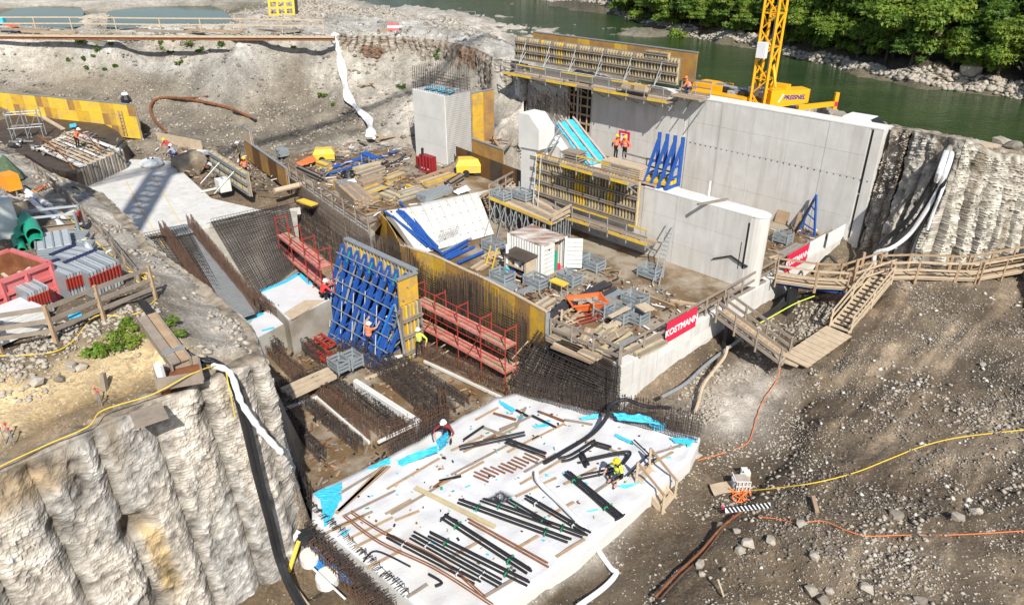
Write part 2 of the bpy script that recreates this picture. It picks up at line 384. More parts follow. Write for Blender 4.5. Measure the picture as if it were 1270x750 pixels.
tuv(1.5, BR, (1010, 470), (1040, 445), (1020, 520), (950, 660), (900, 740), (1000, 740), (860, 790)); tuv(1.8, DBR, (1060, 520), (1050, 600), (1020, 600)); tuv(2.2, GD, (1100, 450), (1120, 560), (1010, 690), (1090, 740)); tuv(2.4, DBR, (1150, 470), (1160, 600), (1120, 650))
tuv(2.9, GD, (1200, 450), (1250, 520), (1150, 400), (1180, 680), (1250, 740)); tuv(3.2, DBR, (1200, 380), (1150, 365), (1110, 380), (1260, 620), (1270, 400))
tuv(3.6, GD, (1110, 345), (1180, 345), (1270, 340), (1350, 340), (1350, 500), (1400, 700), (1330, 600)); tuv(2.4, BR, (1075, 385), (1050, 400)); tuv(2.6, GD, (1200, 900), (900, 900), (1400, 900))
PW0 = PL(1066, 308, W1Q, DA); PWB = [PW0, PW0 + (P(1150, 327, 3.65) - PW0) * .3, P(1150, 327, 3.65), P(1190, 324, 3.6), P(1272, 318, 3.6), P(1380, 312, 3.6), P(1500, 300, 3.6)]
PWT = [Vector((p.x, p.y, ZV(v, p + DB * .6))) + DB * .6 for p, v in zip(PWB, (158, 162, 174, 189, 204, 226, 245))]
tline([tp(p + DB * .35, GD) for p in PWB]); tline([tp(p + DB * .5 + Vector((0, 0, -.1)), GD) for p in PWT])
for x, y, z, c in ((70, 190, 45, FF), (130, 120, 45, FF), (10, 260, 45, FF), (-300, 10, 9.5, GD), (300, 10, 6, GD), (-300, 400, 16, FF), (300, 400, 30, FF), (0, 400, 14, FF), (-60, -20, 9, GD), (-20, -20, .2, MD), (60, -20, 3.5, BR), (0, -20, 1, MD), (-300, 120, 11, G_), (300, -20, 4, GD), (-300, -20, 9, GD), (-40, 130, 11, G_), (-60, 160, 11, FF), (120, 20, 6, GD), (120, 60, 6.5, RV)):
 tp((x, y, z), c)
def tin(xs, ys):
 V2 = [Vector((p[0], p[1])) for p in TP]
 r = delaunay_2d_cdt(V2, TE, [], 0, 1e-3)
 vo, tris, orig = r[0], r[2], r[3]
 zc = np.zeros((len(vo), 4))
 for i, o in enumerate(orig):
  if o: q = TP[o[0]]; zc[i] = (q[2], *q[3])
  else:
   d = [(math.hypot(q[0] - vo[i].x, q[1] - vo[i].y), q) for q in TP]; d.sort(key=lambda t: t[0])
   w = [1 / (k[0] + .01) for k in d[:3]]; zc[i] = sum(np.array((k[1][2], *k[1][3])) * a for k, a in zip(d, w)) / sum(w)
 out = np.full((len(ys), len(xs), 4), np.nan); X, Y = np.meshgrid(xs, ys)
 for t in tris:
  a, b, c = (np.array(vo[i]) for i in t[:3]); A = zc[list(t[:3])]
  i0, i1 = np.searchsorted(xs, [min(a[0], b[0], c[0]), max(a[0], b[0], c[0])]); j0, j1 = np.searchsorted(ys, [min(a[1], b[1], c[1]), max(a[1], b[1], c[1])])
  i1 = min(i1 + 1, len(xs)); j1 = min(j1 + 1, len(ys))
  if i0 >= i1 or j0 >= j1: continue
  x = X[j0:j1, i0:i1]; y = Y[j0:j1, i0:i1]
  d = (b[1] - c[1]) * (a[0] - c[0]) + (c[0] - b[0]) * (a[1] - c[1])
  if abs(d) < 1e-9: continue
  l0 = ((b[1] - c[1]) * (x - c[0]) + (c[0] - b[0]) * (y - c[1])) / d; l1 = ((c[1] - a[1]) * (x - c[0]) + (a[0] - c[0]) * (y - c[1])) / d; l2 = 1 - l0 - l1
  m = (l0 > -1e-6) & (l1 > -1e-6) & (l2 > -1e-6)
  out[j0:j1, i0:i1][m] = (l0[..., None] * A[0] + l1[..., None] * A[1] + l2[..., None] * A[2])[m]
 return X, Y, out
def axis(a, b, st, lo, hi):
 x = list(np.arange(a, b, st)); s_ = st; p = x[-1]
 while p < hi: s_ *= 1.12; p += s_; x.append(p)
 s_ = st; p = x[0]; l = []
 while p > lo: s_ *= 1.12; p -= s_; l.append(p)
 return np.array(l[::-1] + x)
TX = axis(-36, 40, .22, -290, 290); TY = np.concatenate([axis(11, 62, .22, -15, 61.5), axis(62, 110, .55, 61.9, 390)])
TY = np.unique(np.round(TY, 4))
TXX, TYY, TO = tin(TX, TY)
for q in range(4):
 bad = np.isnan(TO[..., q]); TO[..., q][bad] = 9.0 if q == 0 else .3
bl = (TXX < 1) & (TYY > 57) & (TO[..., 0] > 3.5) & (TO[..., 0] < 10.2)
for _ in range(26):
 z_ = TO[..., 0]; av = (np.roll(z_, 1, 0) + np.roll(z_, -1, 0) + np.roll(z_, 1, 1) + np.roll(z_, -1, 1)) / 4; TO[..., 0] = np.where(bl, av, z_)
TZ = TO[..., 0].copy()
pit = (TO[..., 0] < 3.4) & (TO[..., 1] + TO[..., 2] > 0) & (TXX < 16)
TZ += np.where(pit, .15, 1) * fbm(TXX * .35, TYY * .35, 3, 3) * .28 + fbm(TXX * 1.3, TYY * 1.3, 9, 3) * .16 + np.abs(fbm(TXX * 2.6, TYY * 2.6, 29, 2)) * .14 + np.abs(fbm(TXX * 5, TYY * 5, 39, 2)) * .09
slope = (TXX > -32) & (TYY > 55)
TZ += np.where(slope, np.abs(fbm(TXX * 1.1, TYY * 1.1, 45, 4)) * .5, 0)
TZ += np.where(slope & (TO[..., 0] > 4.8) & (TO[..., 0] < 10), fbm(TXX * .22, TYY * .22, 41, 4) * 1.1, 0)
rt = (TXX > 5) & (TYY < 42) & (TO[..., 0] > 1.4)
TZ += np.where(rt, -np.abs(fbm((TXX + TYY * .45) * .55, (TYY - TXX * .45) * .16, 61, 3)) * .22 + np.abs(fbm(TXX * 1.9, TYY * 1.9, 71, 3)) * .25, 0)
TC = TO[..., 1:] * (1 + fbm(TXX * .5, TYY * .5, 77, 4)[..., None] * .75)
pn = fbm(TXX * .28, TYY * .28, 91, 5)
dk = np.clip((pn - .06) * 6, 0, 1)[..., None] * np.where((TXX < 1) & (TYY > 56), .08, .3)[..., None]
TC = TC * (1 - dk) + np.array((.12, .095, .065)) * dk * 1.1
tk = np.clip((fbm((TXX + TYY) * .13 + fbm(TXX * .2, TYY * .2, 8, 3), (TXX - TYY) * 1.5 + 2.2 * fbm(TXX * .15, TYY * .15, 18, 3), 83, 4) - .1) * 5, 0, 1) * rt
TC = TC * (1 + .9 * tk[..., None])
TC = np.clip(TC, .02, .75)
_d=0
def clampz(poly, zmax):
 global TZ
 ins = np.zeros(TXX.shape, bool); n = len(poly)
 for i in range(n):
  x0, y0 = poly[i][0], poly[i][1]; x1, y1 = poly[(i + 1) % n][0], poly[(i + 1) % n][1]
  c = ((y0 > TYY) != (y1 > TYY)); ins ^= c & (TXX < (x1 - x0) * (TYY - y0) / ((y1 - y0) or 1e-9) + x0)
 TZ = np.where(ins, np.minimum(TZ, zmax + fbm(TXX * .8, TYY * .8, 51, 3) * .06), TZ)
clampz([P(772, 450, 3), P(1062, 284, 3), wl1 + DB * .6, lerp(wl0, wl1, .03) + DB * .6, P(640, 215, 3), P(560, 240, 3), P(465, 262, 3), P(505, 320, 3), P(600, 372, 3), P(680, 410, 3)], 2.3)
clampz(off(EF, -.4) + off(EF, 2.2)[::-1], -.1)
POND = ([(0, 20), (20, 12), (50, 9), (100, 8), (106, 15), (104, 32), (60, 36), (-6, 34)], [(134, 33), (136, 15), (170, 11), (262, 7), (278, 14), (302, 34), (220, 36)])
for uv in POND: clampz([P(u, v, 10.5) for u, v in uv], 9.9)
def grid_mesh(name, X, Y, Z, m, cols=None):
 ny, nx = X.shape; me = bpy.data.meshes.new(name); n = nx * ny
 co_ = np.stack([X, Y, Z], -1).reshape(-1, 3).astype(np.float32)
 i = np.arange((ny - 1) * (nx - 1)); r = i // (nx - 1); c = i % (nx - 1); a = r * nx + c
 q = np.stack([a, a + 1, a + nx + 1, a + nx], -1).astype(np.int32)
 me.vertices.add(n); me.vertices.foreach_set('co', co_.ravel())
 me.loops.add(q.size); me.loops.foreach_set('vertex_index', q.ravel())
 me.polygons.add(len(q)); me.polygons.foreach_set('loop_start', np.arange(len(q), dtype=np.int32) * 4)
 me.update(calc_edges=True); me.materials.append(m)
 me.polygons.foreach_set('use_smooth', np.ones(len(q), dtype=bool))
 if cols is not None:
  at = me.attributes.new('Col', 'FLOAT_COLOR', 'POINT'); cc = np.ones((n, 4), np.float32); cc[:, :3] = cols.reshape(-1, 3); at.data.foreach_set('color', cc.ravel())
 me.validate(); return me
def obj(name, me, label=None, cat=None, kind=None, group=None, loc=(0, 0, 0), parent=None):
 o = bpy.data.objects.new(name, me); COL.objects.link(o); o.location = loc; W0[o.name] = tuple(loc)
 if parent is not None: o.parent = parent
 return tag(o, label, cat, group, kind)
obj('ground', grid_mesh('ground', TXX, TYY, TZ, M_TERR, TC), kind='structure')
def gz(x, y):
 i = min(max(np.searchsorted(TX, x) - 1, 0), len(TX) - 2); j = min(max(np.searchsorted(TY, y) - 1, 0), len(TY) - 2)
 a = (x - TX[i]) / (TX[i + 1] - TX[i]); b = (y - TY[j]) / (TY[j + 1] - TY[j])
 return float((TZ[j, i] * (1 - a) + TZ[j, i + 1] * a) * (1 - b) + (TZ[j + 1, i] * (1 - a) + TZ[j + 1, i + 1] * a) * b)
def G(u, v, z0=5.0):
 """the ground point seen at (u, v)"""
 r = ray(u, v); t = (11.5 - CH) / r[2]; pz = None
 while t < 400:
  x, y, z = r[0] * t, r[1] * t, CH + r[2] * t
  if z <= gz(x, y): return Vector((x, y, gz(x, y)))
  t += .08
 return P(u, v, z0)
# - river and ponds
def water_mat(name, c, bump, sc):
 m = bpy.data.materials.new(name); m.use_nodes = True; nt = m.node_tree; L = nt.links; b = nt.nodes['Principled BSDF']
 b.inputs['Roughness'].default_value = .1; b.inputs['IOR'].default_value = 1.24; b.inputs['Specular IOR Level'].default_value = .3
 geo = _n(nt, 'NewGeometry'); vm = _n(nt, 'VectorMath', operation='MULTIPLY'); vm.inputs[1].default_value = (1, 1, 1)
 mp = _n(nt, 'Mapping'); mp.inputs['Rotation'].default_value = (0, 0, math.radians(45)); mp.inputs['Scale'].default_value = (.45, 1.3, 1)
 L.new(geo.outputs['Position'], mp.inputs[0]); n1 = _n(nt, 'TexNoise'); n1.inputs['Scale'].default_value = sc; n1.inputs['Detail'].default_value = 6; L.new(mp.outputs[0], n1.inputs['Vector'])
 n2 = _n(nt, 'TexNoise'); n2.inputs['Scale'].default_value = .22; n2.inputs['Detail'].default_value = 5; L.new(mp.outputs[0], n2.inputs['Vector'])
 mx = _n(nt, 'Mix', data_type='RGBA'); mr = _n(nt, 'MapRange'); mr.inputs[1].default_value = .35; mr.inputs[2].default_value = .7; L.new(n2.outputs[0], mr.inputs[0]); L.new(mr.outputs[0], mx.inputs[0])
 mx.inputs[6].default_value = (*c, 1); mx.inputs[7].default_value = (c[0] * 1.9, c[1] * 1.55, c[2] * 1.5, 1); L.new(mx.outputs[2], b.inputs['Base Color'])
 bp = _n(nt, 'Bump'); bp.inputs['Distance'].default_value = bump; L.new(n1.outputs[0], bp.inputs['Height']); L.new(bp.outputs[0], b.inputs['Normal']); return m
M_RIVER = water_mat('river_water', (.02, .042, .013), .08, 2.6); M_POND = water_mat('pond_water', (.02, .035, .022), .004, 2); M_POND.node_tree.nodes['Principled BSDF'].inputs['IOR'].default_value = 1.14
m = MB(); pl = [Vector((p[0], p[1], 8)) for p in ([P(560, -22, 8) + DB * 1.5 + Vector((-40, 120, 0))] + [q + DB * 1.2 for q in FB] + [FB[-1] + Vector((60, -60, 0)), FB[-1] + Vector((40, -80, 0))])]
nb = [P(1600, 260, 8) + DB * .5, P(1262, 182, 9.5) + DB * .8, P(1000, 129, 9.5) + DB * .9, wl0 + DB * 3, P(640, 56, 8) + DB * -.4, P(560, 21, 8), P(440, 10, 8), P(360, -8, 8), P(250, -30, 8) + Vector((0, 60, 0))]
m.plate([Vector((p[0], p[1], 8.0)) for p in nb + pl], .3); m.build('river_water', M_RIVER, kind='structure')
for uv in POND:
 m = MB(); m.plate([P(635 + (u - 635) * 1.004, v + (1 if v > 25 else -1), 10.5) for u, v in uv], .2); m.build('pond_water', M_POND, kind='structure')
# = PILE WALLS
def ribbed_wall(name, top, bot, mts, colw, dep, rough, label, cat, st=.12, sd=5, chis=(.3, .16), amp=.1, lean=0.0, flange=0, cA=(.52, .45, .36), cB=(.4, .385, .355), cG=(.16, .13, .095), low=0.0, kind=None, warp=.9, marks=(), lump=1.5):
 """a chiselled wall of overlapping columns: top and bot are matching lines; teeth left by the breaker, grooves between columns"""
 L = [0]
 for a, b in zip(top, top[1:]): L.append(L[-1] + (Vector(b) - Vector(a)).length)
 n = max(int(L[-1] / st), 4); H_ = max((Vector(t) - Vector(b)).length for t, b in zip(top, bot)); k = max(int(H_ / st), 3)
 s_ = np.linspace(0, L[-1], n); T = np.stack([np.interp(s_, L, [p[i] for p in top]) for i in range(3)], -1); Bt = np.stack([np.interp(s_, L, [p[i] for p in bot]) for i in range(3)], -1)
 w = np.linspace(0, 1, k)[:, None, None]; Pn = T[None] * (1 - w) + Bt[None] * w
 tg = np.gradient(T, axis=0); tg[:, 2] = 0; tg /= np.linalg.norm(tg, axis=1)[:, None] + 1e-9
 nr = np.stack([tg[:, 1], -tg[:, 0], 0 * tg[:, 0]], -1)
 hh = np.linspace(0, H_, k)[:, None] + 0 * s_[None, :]; ss = s_[None, :] + 0 * hh
 u = (ss + lean * hh) + (fbm(ss * .3, hh * .16, sd, 4)) * warp
 ph = (u / colw) % 1; cid = np.floor(u / colw).astype(np.int64)
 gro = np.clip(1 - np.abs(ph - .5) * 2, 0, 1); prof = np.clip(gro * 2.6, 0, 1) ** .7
 hv = _hash(cid, cid * 0 + 3, sd)
 vert = (1 - low) + low * np.clip(hh / H_ * 2.2 - .5, 0, 1.2)
 d = dep * vert * (prof - .6) + (hv - .5) * .3 * dep
 wy = hh + fbm(ss * .5, hh * .5, sd + 5, 4) * .5 + ss * .12; fy = wy / chis[1]; iy = np.floor(fy).astype(np.int64); fy = fy - iy
 fx = ss / chis[0] + _hash(iy, iy * 0 + 11, sd) * 3; ix = np.floor(fx).astype(np.int64); fx = fx - ix
 hc = _hash(ix, iy, sd + 2); msk = np.clip(fbm(ss * .45, hh * .35, sd + 21, 3) * 3 + .75, .15, 1)
 d += amp * msk * (fy ** 1.6) * (.15 + hc * 1.1) * np.clip(np.minimum(fx, 1 - fx) * 6, 0, 1)
 fine = fbm(ss * 3.2, hh * 3.2, sd + 9, 5, .62); d += rough * (fbm(ss * .8, hh * .6, sd + 3, 4) * lump + fine * .85) - rough * .9 * np.clip(fbm(ss * 1.3, hh * .8, sd + 33, 4) - .22, 0, 1) * 4
 d = d * np.clip(hh / .35, .15, 1)
 Pn = Pn + nr[None] * d[..., None]
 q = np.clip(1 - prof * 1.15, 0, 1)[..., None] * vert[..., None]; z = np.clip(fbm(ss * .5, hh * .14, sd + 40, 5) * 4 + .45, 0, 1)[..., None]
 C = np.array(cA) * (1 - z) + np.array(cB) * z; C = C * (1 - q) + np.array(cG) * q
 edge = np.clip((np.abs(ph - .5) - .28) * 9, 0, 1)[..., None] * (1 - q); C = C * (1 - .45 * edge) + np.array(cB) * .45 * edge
 C = C * (1 + .9 * fine[..., None] + .45 * (hc - .5)[..., None]) * (1 - .55 * np.clip(fbm(ss * 1.3, hh * .8, sd + 33, 4) - .2, 0, 1) * 3)[..., None]
 st_ = np.clip(fbm(ss * 1.6, hh * .1, sd + 50, 4) - .14, 0, .3)[..., None] * 2.2; C = C * (1 - st_) + np.array((.2, .15, .09)) * st_
 for (mp, hw_, hd, dd_, col_, k0) in marks:
  i_ = np.argmin((T[:, 0] - mp[0]) ** 2 + (T[:, 1] - mp[1]) ** 2); h0 = T[i_, 2] - mp[2]; g = np.exp(-((ss - s_[i_] - .06 * (hh - h0)) / hw_) ** 4 - (((hh - h0) / hd) ** 4 if k0 else (np.clip((h0 - hh) * 4, 0, 9) + np.clip((hh - h0 - hd) * 2, 0, 9))))[..., None]
  C = C * (1 - g) + np.array(col_) * (1 + 1.2 * fine[..., None]) * g; Pn = Pn + nr[None] * (g * dd_)
 C = np.clip(C, .02, .75)
 if flange:
  rows = np.linspace(1, .12, 7); fl = np.stack([T - nr * (flange * r_) + np.array((0, 0, .05 * (1 - r_))) for r_ in rows]); X_, Y_ = fl[..., 0], fl[..., 1]
  fl[..., 2] += fbm(X_ * 1.7, Y_ * 1.7, 5, 4) * .16; fc = (np.array((.26, .215, .16)) * (1 + 1.5 * fbm(X_ * 2.5, Y_ * 2.5, 15, 5)[..., None])); Pn = np.concatenate([fl, Pn]); C = np.concatenate([np.clip(fc, .03, .7), C])
 me = grid_mesh(name, Pn[..., 0][::-1], Pn[..., 1][::-1], Pn[..., 2][::-1], mts, C[::-1]); me.polygons.foreach_set('use_smooth', np.zeros(len(me.polygons), bool)); return obj(name, me, label, cat, kind)
cf_t = [p + Vector((0, 0, 0)) for p in EF] + [P(328, 446, 8.6), EP[1], EP[2]]
cf_b = [p + Vector((0, 0, -.3)) for p in CBF] + [EP[0] + Vector((.15, -.1, -8.9)), EP[1] + Vector((.7, -.1, -8.9)), EP[2] + Vector((.7, .2, -8.9))]
hole_ = PL(168, 648, EF[3], EF[4] - EF[3])
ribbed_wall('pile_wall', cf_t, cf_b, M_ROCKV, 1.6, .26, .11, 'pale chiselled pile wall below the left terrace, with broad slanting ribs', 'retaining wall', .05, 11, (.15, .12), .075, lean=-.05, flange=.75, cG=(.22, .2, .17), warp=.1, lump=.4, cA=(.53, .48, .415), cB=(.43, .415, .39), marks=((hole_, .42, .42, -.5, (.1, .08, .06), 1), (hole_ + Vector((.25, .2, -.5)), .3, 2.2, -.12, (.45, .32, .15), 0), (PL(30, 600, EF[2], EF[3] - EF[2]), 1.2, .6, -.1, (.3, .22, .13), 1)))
ribbed_wall('pile_wall', [EP[2] + Vector((0, 0, 0)), *EP[3:]], [Vector((p.x, p.y, z)) for p, z in zip(off(EP, .9)[2:], (0, 1, 2, 3, 3.3, 3.4, 3.4))], M_ROCKV, 1.6, .3, .22, 'rough terrace side wall above the pale intake slab', 'retaining wall', .12, 14, flange=.5)
ribbed_wall('pile_wall', PWT[:2], [p + Vector((0, 0, -.4)) for p in PWB[:2]], M_ROCKV, .8, .2, .1, 'brown fractured wall joining the river wall to the grooved pile wall', 'retaining wall', .05, 27, (.5, .1), .22, flange=.6, cA=(.42, .35, .27), cB=(.5, .45, .38))
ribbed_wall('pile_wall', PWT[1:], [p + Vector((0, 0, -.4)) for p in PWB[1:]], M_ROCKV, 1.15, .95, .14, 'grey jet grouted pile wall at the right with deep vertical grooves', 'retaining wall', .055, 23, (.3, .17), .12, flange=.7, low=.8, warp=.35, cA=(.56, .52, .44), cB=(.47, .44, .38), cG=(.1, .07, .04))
wr = W1(1099, 158); m_ = [wr + DB * .1, PWT[0]]
SPB = [SP[i] + Vector((-.2, -.35, -1.5 - .95 * i)) for i in range(len(SP))]
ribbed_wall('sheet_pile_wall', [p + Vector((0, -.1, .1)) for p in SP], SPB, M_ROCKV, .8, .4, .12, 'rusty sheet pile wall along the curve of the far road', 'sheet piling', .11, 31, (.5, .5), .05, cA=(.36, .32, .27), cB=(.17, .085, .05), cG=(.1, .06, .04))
jt = [P(609, 72, 10.6), P(640, 76, 10.6), P(655, 80, 10.6)]; jb = [Vector((p.x, p.y, 3.6)) for p in jt]
ribbed_wall('pile_wall', jt, jb, M_ROCKV, 1.1, .4, .15, 'pale jet grouted wall between the rusty sheet piles and the formwork wall', 'retaining wall', .1, 37, cA=(.55, .52, .46))
# = SLABS AND BIG CONCRETE
def slab(name, uvs, z, th, m, kind='structure'):
 b = MB(); b.plate([P(u, v, z) for u, v in uvs], th); return b.build(name, m, kind=kind)
sl0, sl1 = P(770, 455, 3), P(1065, 284, 3)
sl1 = sl0 + (sl1 - sl0) * ((W1Q - sl0).dot(DB) / (sl1 - sl0).dot(DB)); slab_dir = (sl1 - sl0).normalized(); SN_ = Vector((slab_dir.y, -slab_dir.x, 0))       # outward normal of the sill
nb_ = sl0 - SN_ * .02; farL = P(560, 262, 3)
m = MB(); bay = [sl0 - SN_ * .3, sl1 - SN_ * .3 + DB * .2, lerp(wl0, wl1, .1) + DB * .3, P(620, 240, 3), P(470, 262, 3), P(505, 315, 3), P(600, 370, 3), P(680, 408, 3)]
m.plate([Vector((p[0], p[1], 3.0)) for p in bay], .8); m.build('weir_bay_floor', M_MUD, kind='structure')
t = thing('sill_wall', 'long pale concrete sill wall carrying the red banners', 'concrete wall', (*sl0.xy, .2))
m = MB(); a, b = Vector((sl0.x, sl0.y, 0)), Vector((sl1.x, sl1.y, 0)); m.prism([a, b, b - SN_ * .5, a - SN_ * .5], 0, 3.02); m.build('wall', M_CONC, t)
me = None; Ls = (b - a).length; nx = int(Ls / 2.7); d = slab_dir * (Ls / nx)
for r_, (z0, z1) in enumerate(((.2, .9), (.9, 1.6), (1.6, 2.3), (2.3, 3.0))):
 for i in range(nx):
  if i == 0 or 1:
   bx = MB(); L_ = Ls / nx - .012; th = .03 + .012 * ((i * 7 + r_ * 5) % 3); bx.box((0, 0, 0), (L_, th, z1 - z0 - .012))
   o = part('panel', bx.mesh('panel', M_CONC if (i + r_) % 4 else M_CONCW), t, a + d * (i + .5) + SN_ * (th / 2 + .001) + UP * z0, X=slab_dir)
TOPZ = 10.2
w1a = lerp(wl0, wl1, -.02); w1b = W1(1098, 158); w1a.z = w1b.z = 0
t = thing('river_wall', 'tall pale concrete river wall behind the weir, grey formwork standing on its left half', 'concrete wall', (*w1b.xy, 3))
m = MB(); wn = -DB
m.prism([w1a, w1b, w1b + DB * 1.25, w1a + DB * 1.25], 2, TOPZ); m.build('wall', M_CONC, t)
gap = W1(855, 150); gap.z = 0; Lw = (w1b - gap).length - .75
nx = 5; pw = Lw / nx
for r_, (z0, z1) in enumerate(((3.0, 4.55), (4.55, 7.1), (7.1, 8.55), (8.55, TOPZ))):
 for i in range(nx):
  bx = MB(); th = .04 + .008 * ((i * 5 + r_ * 3) % 3); bx.box((0, 0, 0), (pw - .014, th, z1 - z0 - .012))
  part('panel', bx.mesh('panel', M_CONC), t, gap + DA * (pw * (i + .5)) + wn * (th / 2) + UP * z0, X=DA)
bx = MB(); bx.box((0, 0, 0), (.55, .05, TOPZ - 3)); part('panel', bx.mesh('panel', M_CONC), t, w1b - DA * .28 + wn * .025 + UP * 3, X=DA)
m = MB(); m.box(w1b - DA * .62 + wn * .012 + UP * 6.2, (.13, .02, 3.9), X=DA); m.box(w1b - DA * .62 + wn * .012 + UP * 3.2, (.1, .02, 2.9), X=DA); m.build('gate_groove', M_BLACK, t)
m = MB(); k = 0.3
while k < Lw + .5:
 c = gap + DA * k + UP * 7.0 + wn * .052; m.box(c, (.07, .02, .07), X=DA); k += .42
m.build('tie_hole', M_DARK, t, kind='stuff')
m = MB(); m.prism([w1a + wn * .06, w1b + wn * .06, w1b + DB * 1.3, w1a + DB * 1.3], TOPZ, TOPZ + .07); m.build('wall_coping', M_CONCW, t)
pl0, pl1 = W1(648, 180), W1(822, 225); pl0.z = pl1.z = 0
for (ua, ub) in ((705, 715), (718, 733)):
 s0, s1 = W1(ua, 130), W1(ub, 130); s0.z = s1.z = 0
 b = MB(); b.prism([s0 + wn * .01, s1 + wn * .01, s1 + wn * .04, s0 + wn * .04], 4.2, 9.9); sl = b.build('gate_slot', M_DARK, t)
 b = MB()
 for k in range(8): b.bar(s0 + wn * .07 + UP * (4.6 + k * .7), s1 + wn * .07 + UP * (4.6 + k * .7), .1, .14)
 b.bar(lerp(s0, s1, .2) + wn * .08 + UP * 4.2, lerp(s0, s1, .2) + wn * .08 + UP * 9.8, .1); b.bar(lerp(s0, s1, .75) + wn * .08 + UP * 4.2, lerp(s0, s1, .75) + wn * .08 + UP * 9.8, .1)
 b.build('slot_timber', M_BOARD, sl)
for (ua, ub, z0, z1) in ((645, 704, 3.5, 9.9), (735, 790, 3.5, 9.9), (790, 853, 3.5, 9.9)):
 s0, s1 = W1(ua, 130), W1(ub, 130); s0.z = s1.z = 0
 for (za, zb) in ((z0, 6.4), (6.4, z1)):
  b = MB(); b.box((0, 0, 0), ((s1 - s0).length - .02, .045, zb - za - .012)); part('panel', b.mesh('panel', M_CONC), t, lerp(s0, s1, .5) + wn * .0225 + UP * za, X=DA)
PN = P(938, 362, 3); PRL = lambda u, v: PL(u, v, PN, DA)
pe = PRL(930, 290); pe.z = 0; ps = PRL(798, 250); ps.z = 0; pf = PRL(652, 220); pf.z = 0
PTOP = 7.15; pth = 1.15
t = thing('weir_pier', 'round nosed concrete pier in front of the river wall, ladder leaning on it', 'concrete pier', (*pe.xy, 3))
nose = []
for i in range(13):
 q = -math.pi / 2 + math.pi * i / 12; c = pe + DB * (pth / 2); nose.append(c + DA * (math.cos(q) * pth * .62) + DB * (math.sin(q) * pth / 2))
m = MB(); m.prism([pf] + nose + [pf + DB * pth], 2.8, PTOP); m.build('pier_body', M_CONC, t)
m = MB(); m.prism([ps - DB * .05] + [p + (p - (pe + DB * pth / 2)).normalized() * .03 for p in nose] + [ps + DB * (pth + .05)], PTOP, PTOP + .06); m.build('pier_top', M_CONCW, t)
Lp = (pe - ps).length; nx = 3; pw = Lp / nx
for r_, (z0, z1) in enumerate(((3.0, 4.3), (4.3, 5.75), (5.75, PTOP))):
 for i in range(nx):
  bx = MB(); th = .03 + .008 * ((i * 5 + r_ * 3) % 3); bx.box((0, 0, 0), (pw - .014, th, z1 - z0 - .012)); part('panel', bx.mesh('panel', M_CONC), t, ps + DA * (pw * (i + .5)) + wn * (th / 2) + UP * z0, X=DA)
gr = MB(); g0 = pe - DA * .1 + wn * .02; gr.box(g0 + UP * 4.1, (.1, .06, 2.7), X=DA); gr.box(g0 - DA * .28 + UP * 4.0, (.05, .04, 1.6), X=DA)
gr.build('gate_groove', M_BLACK, t)
q0 = PRL(882, 345); q0.z = 4.15; q1 = PRL(904, 338); q1.z = 4.65; q2 = PRL(925, 346); q2.z = 4.3
gr = MB(); gr.bar(q0 + wn * .06, q1 + wn * .06, .16, .06); gr.bar(q1 + wn * .06, q2 + wn * .06, .16, .06); gr.build('edge_strip', M_BLACK, t)
t = thing('bearing_block', 'pale concrete bearing block with a sloping top on a column, beside the cyan sheet', 'concrete block', (*PRL(660, 230).xy, 3))
c0 = PRL(652, 190) - DB * .7; c1 = PRL(672, 190) - DB * .7
b = MB(); zt, zb = ZV(140, c0), ZV(182, c0); zt2 = ZV(160, c1)
fr = [(c0, zb), (c1 + DA * .35, zb + .1), (c1 + DA * .35, zt2), (lerp(c0, c1, .65), zt), (c0, zt)]
vs = [Vector((p.x, p.y, z)) for p, z in fr]; b.plate([v for v in vs], 1.5, -DB); b.build('block_head', M_CONCW, t)
b = MB(); b.prism([c0 + DA * .15 + DB * .1, c1 + DB * .1, c1 + DB * 1.3, c0 + DA * .15 + DB * 1.3], 2.9, zb + .02); b.build('column', M_CONCW, t)
q0 = P(517, 197, 4); q1 = P(555, 212, 4); q0 = Vector((q0.x, q0.y, 0)); e = DA; L5 = (q1 - q0).length
pa = q0; pb = Vector((*PL(555, 205, q0, DA).xy, 0)); pz = 9.6
t = thing('intake_pier', 'pale square concrete pier with a rebar crown and cyan sheet on top', 'concrete pier', (*pa.xy, 4))
pc = pb + DB * 2.6; pd = pa + DB * 2.6
m = MB(); m.prism([pa, pb, pc, pd], 3.5, pz); m.build('pier_body', M_CONCW, t)
for z0, z1 in ((3.9, 5.7), (5.7, 7.7), (7.7, pz - .02)):
 bx = MB(); bx.box((0, 0, 0), ((pb - pa).length - .02, .03, z1 - z0 - .012)); part('panel', bx.mesh('panel', M_CONCW), t, lerp(pa, pb, .5) + wn * .015 + UP * z0, X=DA)
m = MB()
for i in range(22):
 p = lerp(pb, pc, (i + .5) / 22) + DA * .05; m.rod(p + UP * 3.9, p + UP * (pz + 1.1), .012)
for i in range(36):
 p = lerp(pb, pc, .02) + DA * .04 + UP * (4 + i * .16); m.rod(p, p + DB * 2.5, .006)
m.build('rebar_curtain', M_REBARD, t)
m = MB()
for A_, B_, n in ((pa, pb, 14), (pd, pc, 14), (pa, pd, 14), (pb, pc, 14), (lerp(pa, pd, .4), lerp(pb, pc, .4), 14), (lerp(pa, pd, .7), lerp(pb, pc, .7), 14)):
 for i in range(n + 1):
  p = lerp(A_, B_, i / n) * .96 + lerp(pa, pc, .5) * .04; m.rod(p + UP * pz, p + UP * (pz + (1.75 if A_ == pa or A_ == pd else 1.1)), .017)
 for z in (.25, .5, .75, 1.0): m.rod(A_ + UP * (pz + z), B_ + UP * (pz + z), .012)
m.build('rebar_crown', M_REBARD, t)
m = MB()
